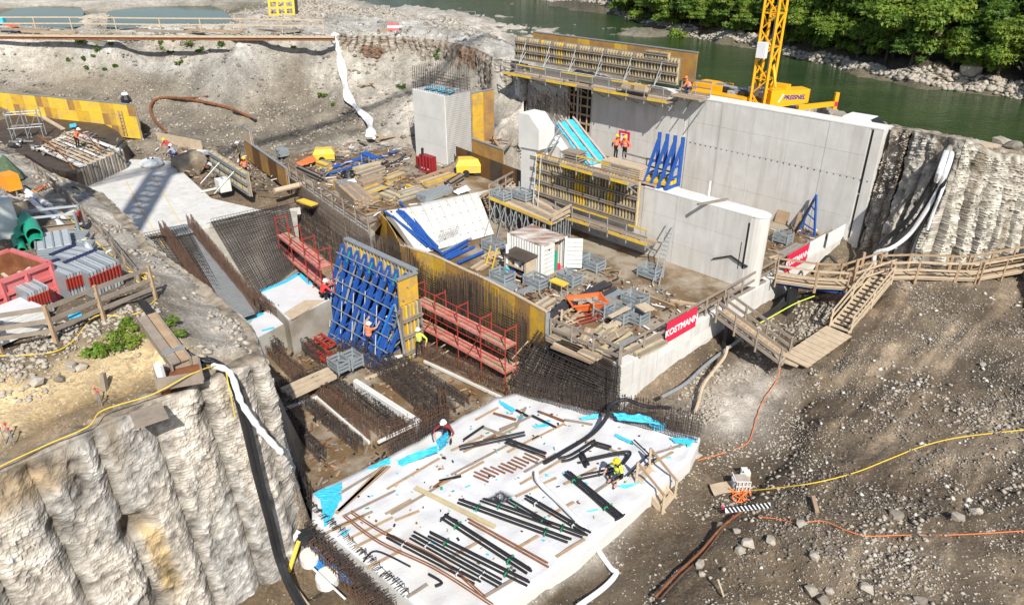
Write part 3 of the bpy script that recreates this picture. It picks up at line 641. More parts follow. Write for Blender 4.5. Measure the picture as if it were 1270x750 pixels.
for i in range(5):
 p = lerp(pa, pb, .25 + .16 * i) + DB * (.3 + .1 * (i % 3)); m.add([p + UP * (pz + .05), p + DA * .6 + UP * (pz + .15), p + DA * .5 + DB * .8 + UP * (pz + .45), p + DB * .7 + UP * (pz + .1)], [(0, 1, 2, 3)])
m.build('sheet_scrap', M_CYAN, t)
# = STONES (nobody could count them) AND BOULDERS
def stone_cloud(name, pts, sizes, m, flat=.65, seed=1):
 rng = np.random.default_rng(seed); n = len(pts)
 base = np.array([(0, 0, 1), (1, 0, 0), (.25, .95, .05), (-.85, .5, -.05), (-.75, -.6, .08), (.3, -.95, -.05), (0, 0, -1)], float)
 f = np.array([(0, 1, 2), (0, 2, 3), (0, 3, 4), (0, 4, 5), (0, 5, 1), (6, 2, 1), (6, 3, 2), (6, 4, 3), (6, 5, 4), (6, 1, 5)], np.int32)
 j = base[None] * (1 + rng.uniform(-.35, .35, (n, 7, 1))) + rng.uniform(-.22, .22, (n, 7, 3))
 a = rng.uniform(0, 6.28, n); ca, sa = np.cos(a)[:, None], np.sin(a)[:, None]
 x = j[..., 0] * ca - j[..., 1] * sa; y = j[..., 0] * sa + j[..., 1] * ca
 sz = np.array(sizes)[:, None]; st = rng.uniform(.7, 1.35, (n, 1))
 v = np.stack([x * sz * st, y * sz / st, j[..., 2] * sz * flat], -1) + np.array(pts)[:, None, :]
 me = bpy.data.meshes.new(name); me.vertices.add(n * 7); me.vertices.foreach_set('co', v.astype(np.float32).ravel())
 q = (f[None] + (np.arange(n, dtype=np.int32) * 7)[:, None, None]).astype(np.int32).reshape(-1, 3)
 me.loops.add(q.size); me.loops.foreach_set('vertex_index', q.ravel()); me.polygons.add(len(q)); me.polygons.foreach_set('loop_start', np.arange(len(q), dtype=np.int32) * 3)
 me.update(calc_edges=True); me.materials.append(m); return me
def inpoly(X, Y, poly):
 ins = np.zeros(X.shape, bool); n = len(poly)
 for i in range(n):
  x0, y0 = poly[i][0], poly[i][1]; x1, y1 = poly[(i + 1) % n][0], poly[(i + 1) % n][1]
  c = ((y0 > Y) != (y1 > Y)); ins ^= c & (X < (x1 - x0) * (Y - y0) / ((y1 - y0) or 1e-9) + x0)
 return ins
def gzv(x, y):
 i = np.clip(np.searchsorted(TX, x) - 1, 0, len(TX) - 2); j = np.clip(np.searchsorted(TY, y) - 1, 0, len(TY) - 2)
 a = (x - TX[i]) / (TX[i + 1] - TX[i]); b = (y - TY[j]) / (TY[j + 1] - TY[j])
 return (TZ[j, i] * (1 - a) + TZ[j, i + 1] * a) * (1 - b) + (TZ[j + 1, i] * (1 - a) + TZ[j + 1, i + 1] * a) * b
def scatter(name, label, uvs, z, n, smin, smax, m, seed, clump=1.0, pw=3.0, jit=.1):
 poly = [P(u, v, z) for u, v in uvs]; rng = np.random.default_rng(seed)
 xs = [p.x for p in poly]; ys = [p.y for p in poly]
 X = rng.uniform(min(xs), max(xs), n * 6); Y = rng.uniform(min(ys), max(ys), n * 6)
 k = inpoly(X, Y, poly) & (fbm(X * .55, Y * .55, seed, 4) + rng.uniform(-.25, .25, len(X)) > (clump - 1) * .3)
 X = X[k][:n]; Y = Y[k][:n]; X = X + rng.normal(0, jit, len(X)); Y = Y + rng.normal(0, jit, len(X)); sz = smin + (smax - smin) * rng.uniform(0, 1, len(X)) ** pw
 Z = gzv(X, Y) + sz * .15
 return obj(name, stone_cloud(name, np.stack([X, Y, Z], -1), sz, m, seed=seed), label, 'stones', 'stuff')
scatter('gravel', 'pale stones strewn over the dark gravel slope at the right', [(1000, 500), (1110, 345), (1290, 320), (1400, 560), (1400, 800), (820, 800), (980, 580)], 2.0, 36000, .007, .062, M_STONE, 101, 1.6, 5)
scatter('gravel', 'brown stones strewn over the gravel slope at the right', [(1000, 500), (1110, 345), (1290, 320), (1400, 560), (1400, 800), (820, 800), (980, 580)], 2.0, 20000, .01, .09, M_STONED, 102, 1.6, 4)
scatter('gravel', 'pale stones on the wet ground between white slab and gravel slope', [(640, 760), (880, 560), (890, 500), (1000, 480), (990, 560), (800, 770)], .4, 7000, .01, .09, M_STONE, 103, 1.5, 5)
scatter('gravel', 'pale stones below the sill wall', [(810, 500), (900, 430), (1000, 370), (1040, 400), (960, 470), (880, 520)], 1.0, 4000, .02, .14, M_STONE, 104, 1.2, 4)
scatter('gravel', 'pale stones in the far excavation slope', [(-20, 160), (-20, 55), (420, 50), (620, 90), (600, 200), (420, 175), (300, 190), (190, 185)], 6.0, 22000, .02, .18, M_STONE, 105, 1.2, 5)
scatter('gravel', 'brown stones in the far excavation slope', [(-20, 160), (-20, 55), (420, 50), (620, 90), (600, 200), (420, 175), (300, 190), (190, 185)], 6.0, 6000, .05, .3, M_STONED, 106, 1.1, 4)
scatter('gravel', 'limestone rubble along the near bank of the river', [(330, 30), (330, 0), (450, 0), (560, 20), (620, 45), (600, 48), (520, 28), (420, 22)], 10.5, 4200, .08, .4, M_STONE, 107, .7, 3)
scatter('gravel', 'grey rubble on the left terrace above the sand', [(-10, 470), (60, 410), (130, 400), (200, 380), (310, 400), (320, 445), (240, 440), (130, 430), (60, 470), (0, 530)], 9.3, 2600, .015, .12, M_STONE, 108, 1.4, 5)
scatter('gravel', 'stones on the cut edge of the left terrace', [(0, 590), (130, 525), (320, 445), (310, 400), (190, 305), (60, 210), (40, 225), (180, 330), (280, 420), (230, 460), (100, 520), (0, 560)], 8.8, 3000, .02, .16, M_STONE, 109, 1.0, 3)
scatter('gravel', 'scattered larger white stones on the right gravel slope', [(1000, 500), (1110, 345), (1290, 320), (1400, 560), (1400, 800), (820, 800), (980, 580)], 2.0, 420, .04, .14, mat('white_stone', (.62, .6, .55), .9, (.45, .42, .37), 2., .6), 121, 1.7, 3)
for i_, (q_, n_) in enumerate(((((1170, 520), (1290, 540), (1300, 660), (1190, 640)), 2600), (((990, 455), (1040, 430), (1020, 560), (985, 610), (965, 560)), 1800), (((1060, 620), (1120, 600), (1150, 760), (1080, 760)), 1600), (((900, 600), (960, 560), (990, 600), (900, 690)), 900), (((1090, 470), (1180, 470), (1150, 540), (1080, 530)), 1200))): scatter('gravel', 'rubble patch on the right slope, %s' % ('at the right edge by the cords', 'along the cut edge under the board path', 'at the lower edge', 'on the bank top by the barrier', 'in the middle of the slope')[i_], q_, 2.0, int(n_ * .42), .012, .12, M_STONE, 140 + i_, 1.5, 3.2, .55)
def boulder_mesh(seed, m, n=2):
 rng = random.Random(seed); import bmesh as bmm
 bm = bmm.new(); bmm.ops.create_icosphere(bm, subdivisions=n, radius=1)
 ks = [Vector((rng.gauss(0, 1), rng.gauss(0, 1), rng.gauss(0, 1))).normalized() for _ in range(9)]; cs = [rng.uniform(.55, .85) for _ in ks]
 for v in bm.verts:
  for k, c in zip(ks, cs):
   d = v.co.dot(k)
   if d > c: v.co -= k * (d - c)
  v.co.z *= .72; v.co *= 1 + rng.uniform(-.035, .035)
 me = bpy.data.meshes.new('boulder'); bm.to_mesh(me); bm.free(); me.materials.append(m); return me
BM = [boulder_mesh(i, M_STONE, 1 if i < 6 else 3) for i in range(9)]; BMD = [boulder_mesh(20 + i, M_STONED, 3) for i in range(4)]
def boulder(p, r, label, group=None, dark=False, i=None):
 me = (BMD if dark else BM)[(random.randrange(4 if dark else 9)) if i is None else i]
 o = bpy.data.objects.new('boulder', me); COL.objects.link(o); o.location = (p[0], p[1], p[2] + r * .25); o.scale = (r * rnd(.8, 1.25), r * rnd(.8, 1.2), r * rnd(.75, 1.1)); o.rotation_euler = (0, 0, rnd(0, 6.28))
 return tag(o, label, 'boulder', group)
for k in range(230):
 i = RNG.uniform(0.6, len(FB) - 3.1); a = FB[int(i)]; b = FB[int(i) + 1]; p = lerp(a, b, i % 1) + DB * RNG.uniform(-.4, 1.0)
 boulder((p.x, p.y, gz(p.x, p.y)), rnd(.17, .36) * (1.5 if k % 11 == 0 else 1), 'pale angular boulder in the riprap along the far river bank', 'boulders along the far river bank', i=random.randrange(6))
for (u, v, r, lb) in ((1203, 93, 1.15, 'largest pale boulder at the water edge below the dark trees'), ):
 p = G(u, v, 9); boulder(p, r, lb)
pts = []
for k in range(2600):
 i = RNG.uniform(0.3, len(FB) - 2.1); a = FB[int(i)]; b = FB[int(i) + 1]; p = lerp(a, b, i % 1) + DB * RNG.uniform(-.5, 1.1); pts.append((p.x, p.y, gz(p.x, p.y) + .05))
obj('gravel', stone_cloud('gravel', pts, RNG.uniform(.12, .38, len(pts)), M_STONE, seed=5), 'small riprap between the boulders of the far river bank', 'stones', 'stuff')
for (u, v, r, d, lb) in ((1005, 735, .32, 0, 'white block lying at the lower edge of the gravel slope'), (1020, 745, .25, 1, 'rounded brown stone beside the white block on the gravel slope'), (1009, 691, .3, 0, 'pale wedge shaped stone standing alone on the bare gravel'),
 (993, 651, .3, 0, 'white stone beside the split log and the orange cord'), (1110, 640, .33, 1, 'brown flat stone above the orange cord'), (1188, 643, .33, 0, 'pale pointed stone right of the brown flat one'), (1210, 635, .26, 0, 'cream stone at the right above the orange cord'),
 (1140, 745, .28, 1, 'brown boulder cut by the lower edge of the picture'), (1075, 733, .3, 0, 'white stone near a heap of tan cobbles'), (1028, 735, .22, 0, 'small pale block right of the white block'), (868, 702, .3, 0, 'pale stone lying in the bank edge trench'),
 (917, 684, .35, 0, 'large white stone on the bank top above the trench'), (928, 676, .33, 0, 'white stone touching the large white stone on the bank top'), (913, 660, .2, 0, 'small white stone above the pair on the bank top'), (870, 714, .2, 0, 'white stone just below the trench stone'),
 (895, 653, .27, 1, 'brown stone wedged in the trench beside the black and white barrier'), (1219, 453, .2, 0, 'lone white stone on the upper gravel slope'), (955, 672, .3, 0, 'pale stone near the striped barrier end'),
 (88, 458, .3, 0, 'broad white stone on the rubble above the sand'), (47, 478, .34, 0, 'white stone at the foot of the rubble heap'), (75, 472, .22, 1, 'dark stone in the shade of the rubble heap'), (102, 458, .25, 0, 'pale stone right of the broad white stone'),
 (865, 567, .3, 0, 'pale stone by the corner of the white slab'), (850, 567, .2, 1, 'flat tan stone by the corner of the white slab'), (1243, 180, .8, 0, 'pale boulder on the river bank behind the plywood board'), (1255, 183, .6, 1, 'brown boulder on the river bank behind the plywood board')):
 p = G(u, v, 2); boulder(p, r * .78, lb, None, d)
# = TREES
def leaf_cloud(name, lobes, n, size, m, seed, hang=.3):
 rng = np.random.default_rng(seed); w = np.array([l[3] ** 2 for l in lobes]); w = w / w.sum()
 ix = rng.choice(len(lobes), n, p=w); C = np.array([l[:3] for l in lobes])[ix]; R = np.array([l[3] for l in lobes])[ix]
 d = rng.normal(size=(n, 3)); d /= np.linalg.norm(d, axis=1)[:, None]; d[:, 2] = np.where(d[:, 2] < -.35, -d[:, 2] * .6, d[:, 2])
 lump = 1 + .28 * np.sin(d[:, 0] * 7 + ix) * np.sin(d[:, 1] * 6 + ix * 2) + .18 * np.sin(d[:, 2] * 11 + ix)
 p = C + d * (R * lump * rng.uniform(.62, 1.06, n) ** .6)[:, None]
 nr = d + rng.normal(size=(n, 3)) * .55; nr[:, 2] += .35; nr /= np.linalg.norm(nr, axis=1)[:, None]
 t = np.cross(nr, rng.normal(size=(n, 3))); t /= np.linalg.norm(t, axis=1)[:, None]; b = np.cross(nr, t)
 s_ = size * rng.uniform(.6, 1.35, n)[:, None]; L_ = t * s_; B_ = b * s_ * .55
 v = np.stack([p - L_, p + B_ - L_ * .1, p + L_, p - B_ - L_ * .1], 1)
 me = bpy.data.meshes.new(name); me.vertices.add(n * 4); me.vertices.foreach_set('co', v.astype(np.float32).ravel()); me.loops.add(n * 4); me.loops.foreach_set('vertex_index', np.arange(n * 4, dtype=np.int32))
 me.polygons.add(n); me.polygons.foreach_set('loop_start', np.arange(n, dtype=np.int32) * 4); me.update(calc_edges=True); me.materials.append(m); return me
def tree_meshes(seed, H_, R_, m, n, size):
 r = random.Random(seed); lobes = [(0, 0, H_ * .7, R_ * .55)]
 for i in range(15):
  a = r.uniform(0, 6.28); q = r.uniform(.3, 1) * R_; z = H_ * r.uniform(.22, .92); k = 1 - max(0, (z / H_ - .6)) * 1.4
  lobes.append((math.cos(a) * q * k, math.sin(a) * q * k, z, R_ * r.uniform(.2, .42)))
 b = MB(); b.tube([(0, 0, -.6), (.1, .05, H_ * .3), (0, .15, H_ * .6), (.1, .1, H_ * .85)], .2, 6, rr=[.26, .2, .13, .05])
 for l in lobes[1:9]: b.tube([(0.05, .1, H_ * r.uniform(.25, .5)), (l[0] * .5, l[1] * .5, l[2] * .85), (l[0], l[1], l[2])], .05, 5, rr=[.1, .06, .02])
 return leaf_cloud('crown', lobes, n, size, m, seed), b.mesh('trunk', M_BARK)
TM = [tree_meshes(1, 9.5, 4.0, M_LEAF, 15000, .21), tree_meshes(2, 8.0, 3.6, M_LEAFD, 13000, .2), tree_meshes(3, 7, 3.4, M_LEAF, 12000, .19), tree_meshes(4, 11, 4.2, M_LEAFD, 15000, .22), tree_meshes(5, 8.5, 4.2, M_LEAF, 14000, .23)]
TL = ['light green broad tree in the wood on the far river bank', 'dark green tree in the wood on the far river bank', 'low bushy bright green tree in the wood on the far river bank', 'tall dark green tree in the wood on the far river bank', 'wide spreading light green tree in the wood on the far river bank']
def tree(k, x, y, s_, lb=None, grp='trees in the wood on the far river bank'):
 u_ = PROJ((x, y, 12))[0]; side_ = 'far left of the crane' if u_ < 830 else ('just left of the crane' if u_ < 945 else ('right of the crane' if u_ < 1060 else ('midway to the right edge' if u_ < 1170 else 'at the right picture edge')))
 o = thing('tree', lb or '%s, %s row, %s' % (TL[k], ROWN[row], side_), 'tree', (x, y, gz(x, y) - .2), grp)
 for nm, me in zip(('crown', 'trunk'), TM[k]):
  c = bpy.data.objects.new(nm, me); COL.objects.link(c); c.parent = o
 o.scale = (s_, s_, s_ * rnd(.9, 1.1)); o.rotation_euler = (0, 0, rnd(0, 6.28)); return o
ROWN = ('waterside', 'second', 'third', 'fourth', 'fifth', 'rearmost'); TL = ['light green broad tree', 'dark green tree', 'low bushy bright green tree', 'tall dark green tree', 'wide spreading light green tree']; tr_ = random.Random(12)
for row, (d0, st, s0) in enumerate(((1.7, .25, .55), (3.8, .3, .72), (8.5, .42, .95), (14, .46, 1.1), (21, .55, 1.25), (30, .6, 1.35))):
 i = 2.05 + row * .07 - (.5 if row > 1 else 0)
 while i < len(FB) - 1.6:
  a = FB[int(i)]; b = FB[int(i) + 1]; p = lerp(a, b, i % 1) + DB * (d0 + tr_.uniform(-.8, .8)); sl = (b - a).length
  tree(tr_.choice((0, 2, 4, 1, 2) if row < 2 else (0, 1, 3, 4, 3)), p.x, p.y, s0 * tr_.uniform(.85, 1.2)); i += st * 15 / sl * tr_.uniform(.8, 1.15) if sl > 1 else .3
def shrub(p, r, n, label, m=None, seed=3, group=None, size=.07, cat='shrub'):
 rr = random.Random(seed); lob = [(rr.uniform(-r, r), rr.uniform(-r, r), r * rr.uniform(.3, .8), r * rr.uniform(.35, .7)) for _ in range(5)]
 o = thing('shrub', label, cat, tuple(p), group); c = bpy.data.objects.new('foliage', leaf_cloud('foliage', lob, n, size, m or M_LEAF, seed)); COL.objects.link(c); c.parent = o
 b = MB(); [b.rod((0, 0, -.1), (l[0] * .8, l[1] * .8, l[2]), .012) for l in lob]; c = bpy.data.objects.new('stem', b.mesh('stem', M_BARK)); COL.objects.link(c); c.parent = o
 return o
for (u, v, r, lb) in ((822, 28, 1.6, 'low grey green willow bush on the far bank, left of the wood'), (795, 20, 1.3, 'low bush on the far bank, leftmost before the riprap bends'), (835, 45, 1.1, 'bush hanging over the river from the far bank'), (992, 48, 1.1, 'pale grass tuft on the far bank right of the crane boom'), (905, 35, 1.2, 'pale grassy bush on the far bank left of the crane boom'), (880, 30, 1.3, 'round bush on the far bank between the willow and the crane')):
 p = G(u, v + 6, 9); shrub(p, r, 1500, lb, M_LEAF, u, size=.16)
for (u, v, r, lb) in ((130, 438, .42, 'leftmost green weed clump on the rubble edge above the sand'), (152, 430, .5, 'densest green weed clump on the rubble edge above the sand'), (163, 412, .38, 'green weed clump behind the densest one on the rubble edge'), (183, 423, .36, 'green weed clump left of the plank chute'), (212, 402, .3, 'weed by the black hose right of the plank chute'), (225, 417, .25, 'small weed hanging at the terrace edge right of the black hose'), (118, 440, .3, 'small weed at the rubble end above the sand')):
 p = G(u, v, 9.3); shrub(p, r * .72, 520, lb, M_LEAF, u, size=.055)
for (u, v, r) in ((105, 54, .8), (97, 56, .5), (122, 64, .55), (139, 58, .4), (88, 78, .5), (105, 75, .4), (116, 72, .3), (143, 84, .35), (236, 58, .6), (273, 58, .55), (246, 65, .35), (222, 80, .4), (212, 67, .35), (201, 56, .4), (201, 63, .3), (108, 86, .3), (401, 121, .55), (413, 131, .35), (497, 111, .55), (542, 72, .5), (364, 62, .3), (252, 62, .3), (130, 87, .25), (546, 66, .4)):
 p = G(u, v, 8); shrub(p, r * .7, 160, 'small dark green weed tuft on the grey excavation slope', M_LEAFD, u + v, 'weed tufts on the excavation slope', size=.11, cat='weed')
# = PIT: slabs, rebar, formwork
def quad4(a, b, c, d): return [Vector(a), Vector(b), Vector(c), Vector(d)]
def mat_grid(m, a, b, c, d, n1, n2, r=.014, lift=.05, jit=.0):
 """two layers of bars over the quad a b c d"""
 for i in range(n1 + 1):
  t = i / n1; e = Vector((rnd(-jit, jit), rnd(-jit, jit), lift)); m.rod(lerp(a, b, t) + e, lerp(d, c, t) + e, r)
 for i in range(n2 + 1):
  t = i / n2; e = Vector((rnd(-jit, jit), rnd(-jit, jit), lift + .03)); m.rod(lerp(a, d, t) + e, lerp(b, c, t) + e, r)
def curtain(m, path, h, step=.15, r=.013, jit=.06, rows=4, hook=0.0, thick=.0):
 """upright starter bars along a path, tied by level bars"""
 path = [Vector(p) for p in path]
 sides = [0] if not thick else [-thick / 2, thick / 2]
 for sd_ in sides:
  for a, b in zip(path, path[1:]):
   L_ = (b - a).length; n = max(int(L_ / step), 1); dr = (b - a).normalized(); nn = UP.cross(dr)
   for i in range(n):
    p = lerp(a, b, (i + rnd(-.2, .2)) / n) + nn * sd_; tp_ = p + Vector((rnd(-jit, jit), rnd(-jit, jit), h * rnd(.9, 1.1)))
    m.rod(p, tp_, r)
    if hook: m.rod(tp_, tp_ + nn * (hook if sd_ <= 0 else -hook) + dr * rnd(-.03, .03), r)
   for k in range(rows): z = h * (k + .5) / rows; m.rod(a + nn * sd_ + UP * z, b + nn * sd_ + UP * z, r * .9)
def cage(label, path, h, m=None, **k):
 b = MB(); curtain(b, path, h, **k); return b.build('rebar_cage', m or M_REBAR, None, label, 'rebar cage')
def pz(*l): return [P(u, v, z) for u, v, z in l]
m = MB(); m.plate([P(u, v, 4) for u, v in ((62, 232), (150, 197), (212, 200), (262, 246), (330, 262), (372, 257), (300, 268), (235, 284), (160, 302), (118, 258))], .5); m.build('intake_slab', M_CONC, kind='structure')
m = MB(); m.plate(pz((150, 296, 3.99), (330, 260, 3.99), (368, 262, 3.9), (374, 330, 2.5), (330, 365, 2.0), (300, 420, 1.6), (215, 345, 2.6)), .4); m.build('lower_intake_slab', M_CONCD, kind='structure')
a, b, c, d = pz((160, 302, 4.0), (345, 258, 4.0), (425, 340, 2.3), (285, 410, 1.8))
for (q, lb, n1, n2) in ((pz((160, 300, 4.0), (232, 284, 4.0), (290, 392, 2.0), (232, 372, 2.1)), 'dark rebar mat left of the steel strip ramp', 44, 44),
      (pz((262, 278, 4.0), (358, 256, 4.0), (374, 330, 2.5), (318, 372, 2.1)), 'wide dark rebar mat right of the steel strip ramp', 56, 60)):
 m = MB(); mat_grid(m, *q, n1, n2, .017, .12, .01); mat_grid(m, *q, n1 // 2, n2 // 2, .017, .3, .02); m.build('rebar_mat', M_REBARD, None, lb, 'rebar mat')
m = MB()
for i in range(70):
 p = lerp(*pz((262, 276, 4.02), (372, 250, 4.02)), i / 69.); m.rod(p, p + Vector((.15, -1.1, .35)), .014)
for i in range(40):
 p = lerp(*pz((168, 296, 4.02), (222, 288, 4.02)), i / 39.); m.rod(p, p + Vector((.2, -1.3, .25)), .014)
m.build('rebar_fringe', M_REBAR, None, 'row of thin starter bars along the lower edge of the pale slab', 'rebar')
t = thing('strip_ramp', 'long grey steel mesh strip running down between two rebar walls', 'ramp', tuple(P(260, 340, 3)))
r0, r1, r2, r3 = pz((222, 285, 3.9), (244, 281, 3.9), (316, 388, 2.3), (288, 397, 2.3))
m = MB(); m.plate([r0, r1, r2, r3], .06); m.build('deck', mat('grey_plate', (.2, .2, .2), .6, (.3, .3, .3), 2., .6), t)
m = MB(); mat_grid(m, r0, r1, r2, r3, 14, 60, .012, .06); m.build('mesh', M_GALV, t)
p0, p1, p2, p3 = pz((200, 283, 4.05), (238, 277, 4.05), (240, 287, 4.05), (203, 294, 4.05)); m = MB(); m.plate([p0, p1, p2, p3], .08); m.build('end_plate', M_GALVB, t)
cage('left rebar wall of the steel strip ramp', pz((203, 292, 3.9), (282, 402, 2.0)), 1.05, M_REBAR, step=.1, rows=9, jit=.02, thick=.25)
cage('right rebar wall of the steel strip ramp', pz((237, 284, 3.9), (320, 388, 2.1)), 1.05, M_REBAR, step=.1, rows=9, jit=.02, thick=.25)
def wrapped(label, uvs, z, th, cat='covered slab'):
 t = thing('covered_block', label, cat, tuple(P(*uvs[0], z - th)))
 m = MB(); m.plate([P(u, v, z) for u, v in uvs], th); m.build('block', M_CONCD, t)
 m = MB(); c = sum((P(u, v, z) for u, v in uvs), Vector()) / len(uvs)
 m.plate([lerp(P(u, v, z), c, .03) + UP * .03 for u, v in uvs], .025); m.build('sheet', M_FLEECE, t); return t
t1 = wrapped('white sheeted block with cyan edges between rebar mat and blue struts', [(322, 362), (371, 338), (410, 372), (358, 398)], 2.3, 2.25)
m = MB()
for (u0, v0, u1, v1) in ((323, 361, 352, 350), (352, 350, 371, 339), (371, 339, 385, 352)): m.bar(P(u0, v0, 2.36), P(u1, v1, 2.36), .28, .03)
m.build('sheet_edge', M_CYAN, t1)
m = MB(); m.plate([P(u, v, 2.37) for u, v in ((352, 388), (378, 372), (402, 372), (362, 396))], .03); m.build('board', M_BOARDP, t1)
t2 = wrapped('lower white sheeted block left of the timber in the pit', [(298, 402), (334, 384), (352, 402), (318, 420)], 1.7, 1.65)
m = MB(); m.bar(P(300, 401, 1.76), P(326, 388, 1.76), .25, .03); m.bar(P(325, 410, 1.76), P(340, 406, 1.76), .15, .03); m.build('sheet_edge', M_CYAN, t2)
cage('rebar curtain in front of the white sheeted block', pz((312, 372, 1.9), (352, 402, 1.4)), .9, step=.12, thick=.2)
m = MB(); wl = pz((352, 400, .0), (440, 372, .0)); m.prism([wl[0], wl[1], wl[1] + DB * .3 + DA * -.3, wl[0] + DB * .3 - DA * .3], 0, 1.55); m.build('pit_wall', M_CONCW, None, 'short pale concrete wall behind the foot of the blue struts', 'concrete wall')
m = MB()
for q in ([(330, 440), (400, 405), (470, 455), (410, 490)], [(480, 462), (520, 440), (632, 492), (560, 528)], [(350, 508), (425, 470), (545, 560), (490, 568), (388, 606)], [(440, 470), (470, 458), (560, 522), (520, 545)]): m.plate([P(u, v, .14 + .015 * len(m.f) / 6) for u, v in q], .1)
m.build('pit_floor', M_MUD, kind='structure')
for lb, path, h in (('rebar row nearest the pale timber beams in the left pit', ((322, 432, .2), (378, 478, .1)), .9), ('rebar row behind the red panels in the left pit', ((346, 408, .2), (402, 452, .1)), .8), ('rebar row at the far left of the pit under the terrace', ((316, 425, .2), (348, 405, .2)), 1.0),
 ('rebar row along the near side of the pale timber beams', ((330, 500, .0), (430, 458, .0)), .8), ('rebar row left of the white board in the pit', ((392, 487, .0), (466, 548, .0)), 1.0), ('second rebar row left of the white board in the pit', ((408, 478, .0), (484, 540, .0)), .9),
 ('dense rebar row right of the white board in the pit', ((448, 448, .0), (548, 532, .0)), 1.0), ('rebar row behind the dense one right of the white board', ((470, 448, .0), (562, 520, .0)), .9), ('short rebar row closing the pit before the white slab', ((478, 560, .2), (560, 522, .2)), 1.0),
 ('rebar row in front of the red scaffold', ((520, 440, .1), (628, 488, .1)), .9), ('rebar row at the foot of the blue struts', ((410, 450, 0), (468, 448, 0)), .7)):
 cage(lb, pz(*path), h, M_REBARD if 'dense' in lb or 'second' in lb or 'behind' in lb or 'near side' in lb else M_REBAR, step=.075, thick=.42, rows=6, jit=.04, hook=.14)
for lb, path, h in (('rebar row between white board and bristling cluster', ((446, 496, .1), (512, 548, .1)), .7), ('rebar row in the middle of the mud floor before the red scaffold', ((500, 452, .1), (580, 505, .1)), .55), ('rebar row under the terrace corner', ((352, 520, .1), (402, 575, .1)), .8), ('outer rebar row left of the left rebar rows', ((372, 500, .1), (448, 562, .1)), .8), ('short rebar row behind the galvanised baskets', ((420, 440, .2), (462, 440, .2)), .9), ('rebar row beside the lower white sheeted block', ((322, 424, .3), (352, 446, .3)), 1.0)):
 cage(lb, pz(*path), h, M_REBARD, step=.08, thick=.3, rows=5, jit=.05, hook=.12)
cage('bristling upright rebar cluster at the near end of the white board', pz((468, 545, 0), (520, 532, 0), (522, 520, 0)), 1.0, step=.09, jit=.12, thick=.2)
cage('upright rebar cluster near the person by the white slab', pz((525, 545, .2), (552, 530, .2), (548, 505, .1)), 1.2, step=.08, jit=.12, thick=.3)
t = thing('formwork_box', 'long white board formwork standing in the rebar pit', 'formwork', tuple(P(480, 510, 0)))
m = MB(); a, b = pz((440, 492, .0), (520, 545, .0)); m.prism([a, b, b + DB * .05, a + DB * .05], 0, .95); m.build('board', M_WHITE, t)
m = MB(); m.prism([a + DB * .05, b + DB * .05, b + DB * .22, a + DB * .22], .9, 1.0); m.build('top_rail', M_CONCW, t)
m = MB(); m.bar(a + UP * .25 - DB * .1, lerp(a, b, .6) + UP * .12 - DB * .25, .06); m.bar(a + UP * .45 - DB * .1, lerp(a, b, .6) + UP * .3 - DB * .1, .05); m.build('brace', M_BOARDP, t)
m = MB(); m.bar(b + UP * .95, P(640 - 170, 563, .3) + UP * .65, .12, .1); m.build('end_rail', M_CONCW, t)
for k, lb in enumerate(('pale long timber beam across the left pit, rearmost', 'pale long timber beam across the left pit, middle one', 'pale long timber beam across the left pit, nearest to the terrace wall')):
 m = MB(); a, b = pz((349 + k * 6, 484 + k * 4, 1.0), (408 + k * 4, 458 + k * 4, 1.0)); m.bar(a, b, .24, .2); m.build('timber_beam', M_BOARDP, None, lb, 'beam')
def red_panel(q, lb):
 t = thing('formwork_grid', lb, 'form panel', tuple(q[0])); m = MB()
 for i in range(4): m.bar(q[i], q[(i + 1) % 4], .1, .12)
 m.build('frame', M_REDS, t)
 for i in range(1, 5):
  m = MB(); m.bar(lerp(q[0], q[3], i / 5), lerp(q[1], q[2], i / 5), .05, .08); m.build('rib', M_REDS, t)
red_panel(pz((370, 418, .5), (384, 413, .5), (405, 431, .5), (390, 437, .5)), 'red steel form panel lying in the pit, rear one')
red_panel(pz((390, 440, .5), (400, 433, .5), (416, 440, .5), (404, 448, .5)), 'red steel form panel lying in the pit, front one')
red_panel(pz((385, 414, .6), (394, 411, .6), (416, 426, .6), (407, 430, .6)), 'red steel form panel lying in the pit, nearest the blue struts')
SZ = 1.2
t = thing('fleece_slab', 'large foundation slab wrapped in white fleece in the foreground', 'slab', tuple(P(620, 620, 0)))
spoly = [(388, 612), (480, 568), (616, 494), (641, 488), (770, 518), (868, 544), (858, 566), (800, 616), (722, 684), (690, 704), (640, 738), (598, 770), (540, 770), (470, 710), (388, 645)]
m = MB(); m.plate([P(u, v, SZ) for u, v in spoly], 1.25); m.build('concrete_body', M_CONCW, t)
cc = P(620, 620, SZ)
sp = [P(u, v, SZ) for u, v in spoly]; xs = np.arange(min(p.x for p in sp), max(p.x for p in sp), .2); ys = np.arange(min(p.y for p in sp), max(p.y for p in sp), .2)
bnd = []
for a, b in zip(sp, sp[1:] + sp[:1]):
 n = max(int((b - a).length / .18), 1); bnd += [lerp(a, b, i / n) for i in range(n)]
vs = []; rings = 26
for r_ in range(rings):
 f_ = (r_ / (rings - 3)) if r_ < rings - 2 else 1.0
 for i, p in enumerate(bnd):
  q = cc + (p - cc) * (f_ * 1.0 + (.006 if r_ >= rings - 2 else 0)); h = .03 + .05 * max(0, math.sin(q.x * 1.9 + q.y * 1.3) * math.sin(q.x * .7 - q.y * 2.3)) + .03 * math.sin(q.x * 5 + math.sin(q.y * 4))
  if r_ == rings - 2: h = -.05
  if r_ == rings - 1: h = -.14 - .2 * abs(math.sin(i * .11)) ** 3 - .05 * math.sin(i * .4)
  vs.append((q.x, q.y, SZ + h))
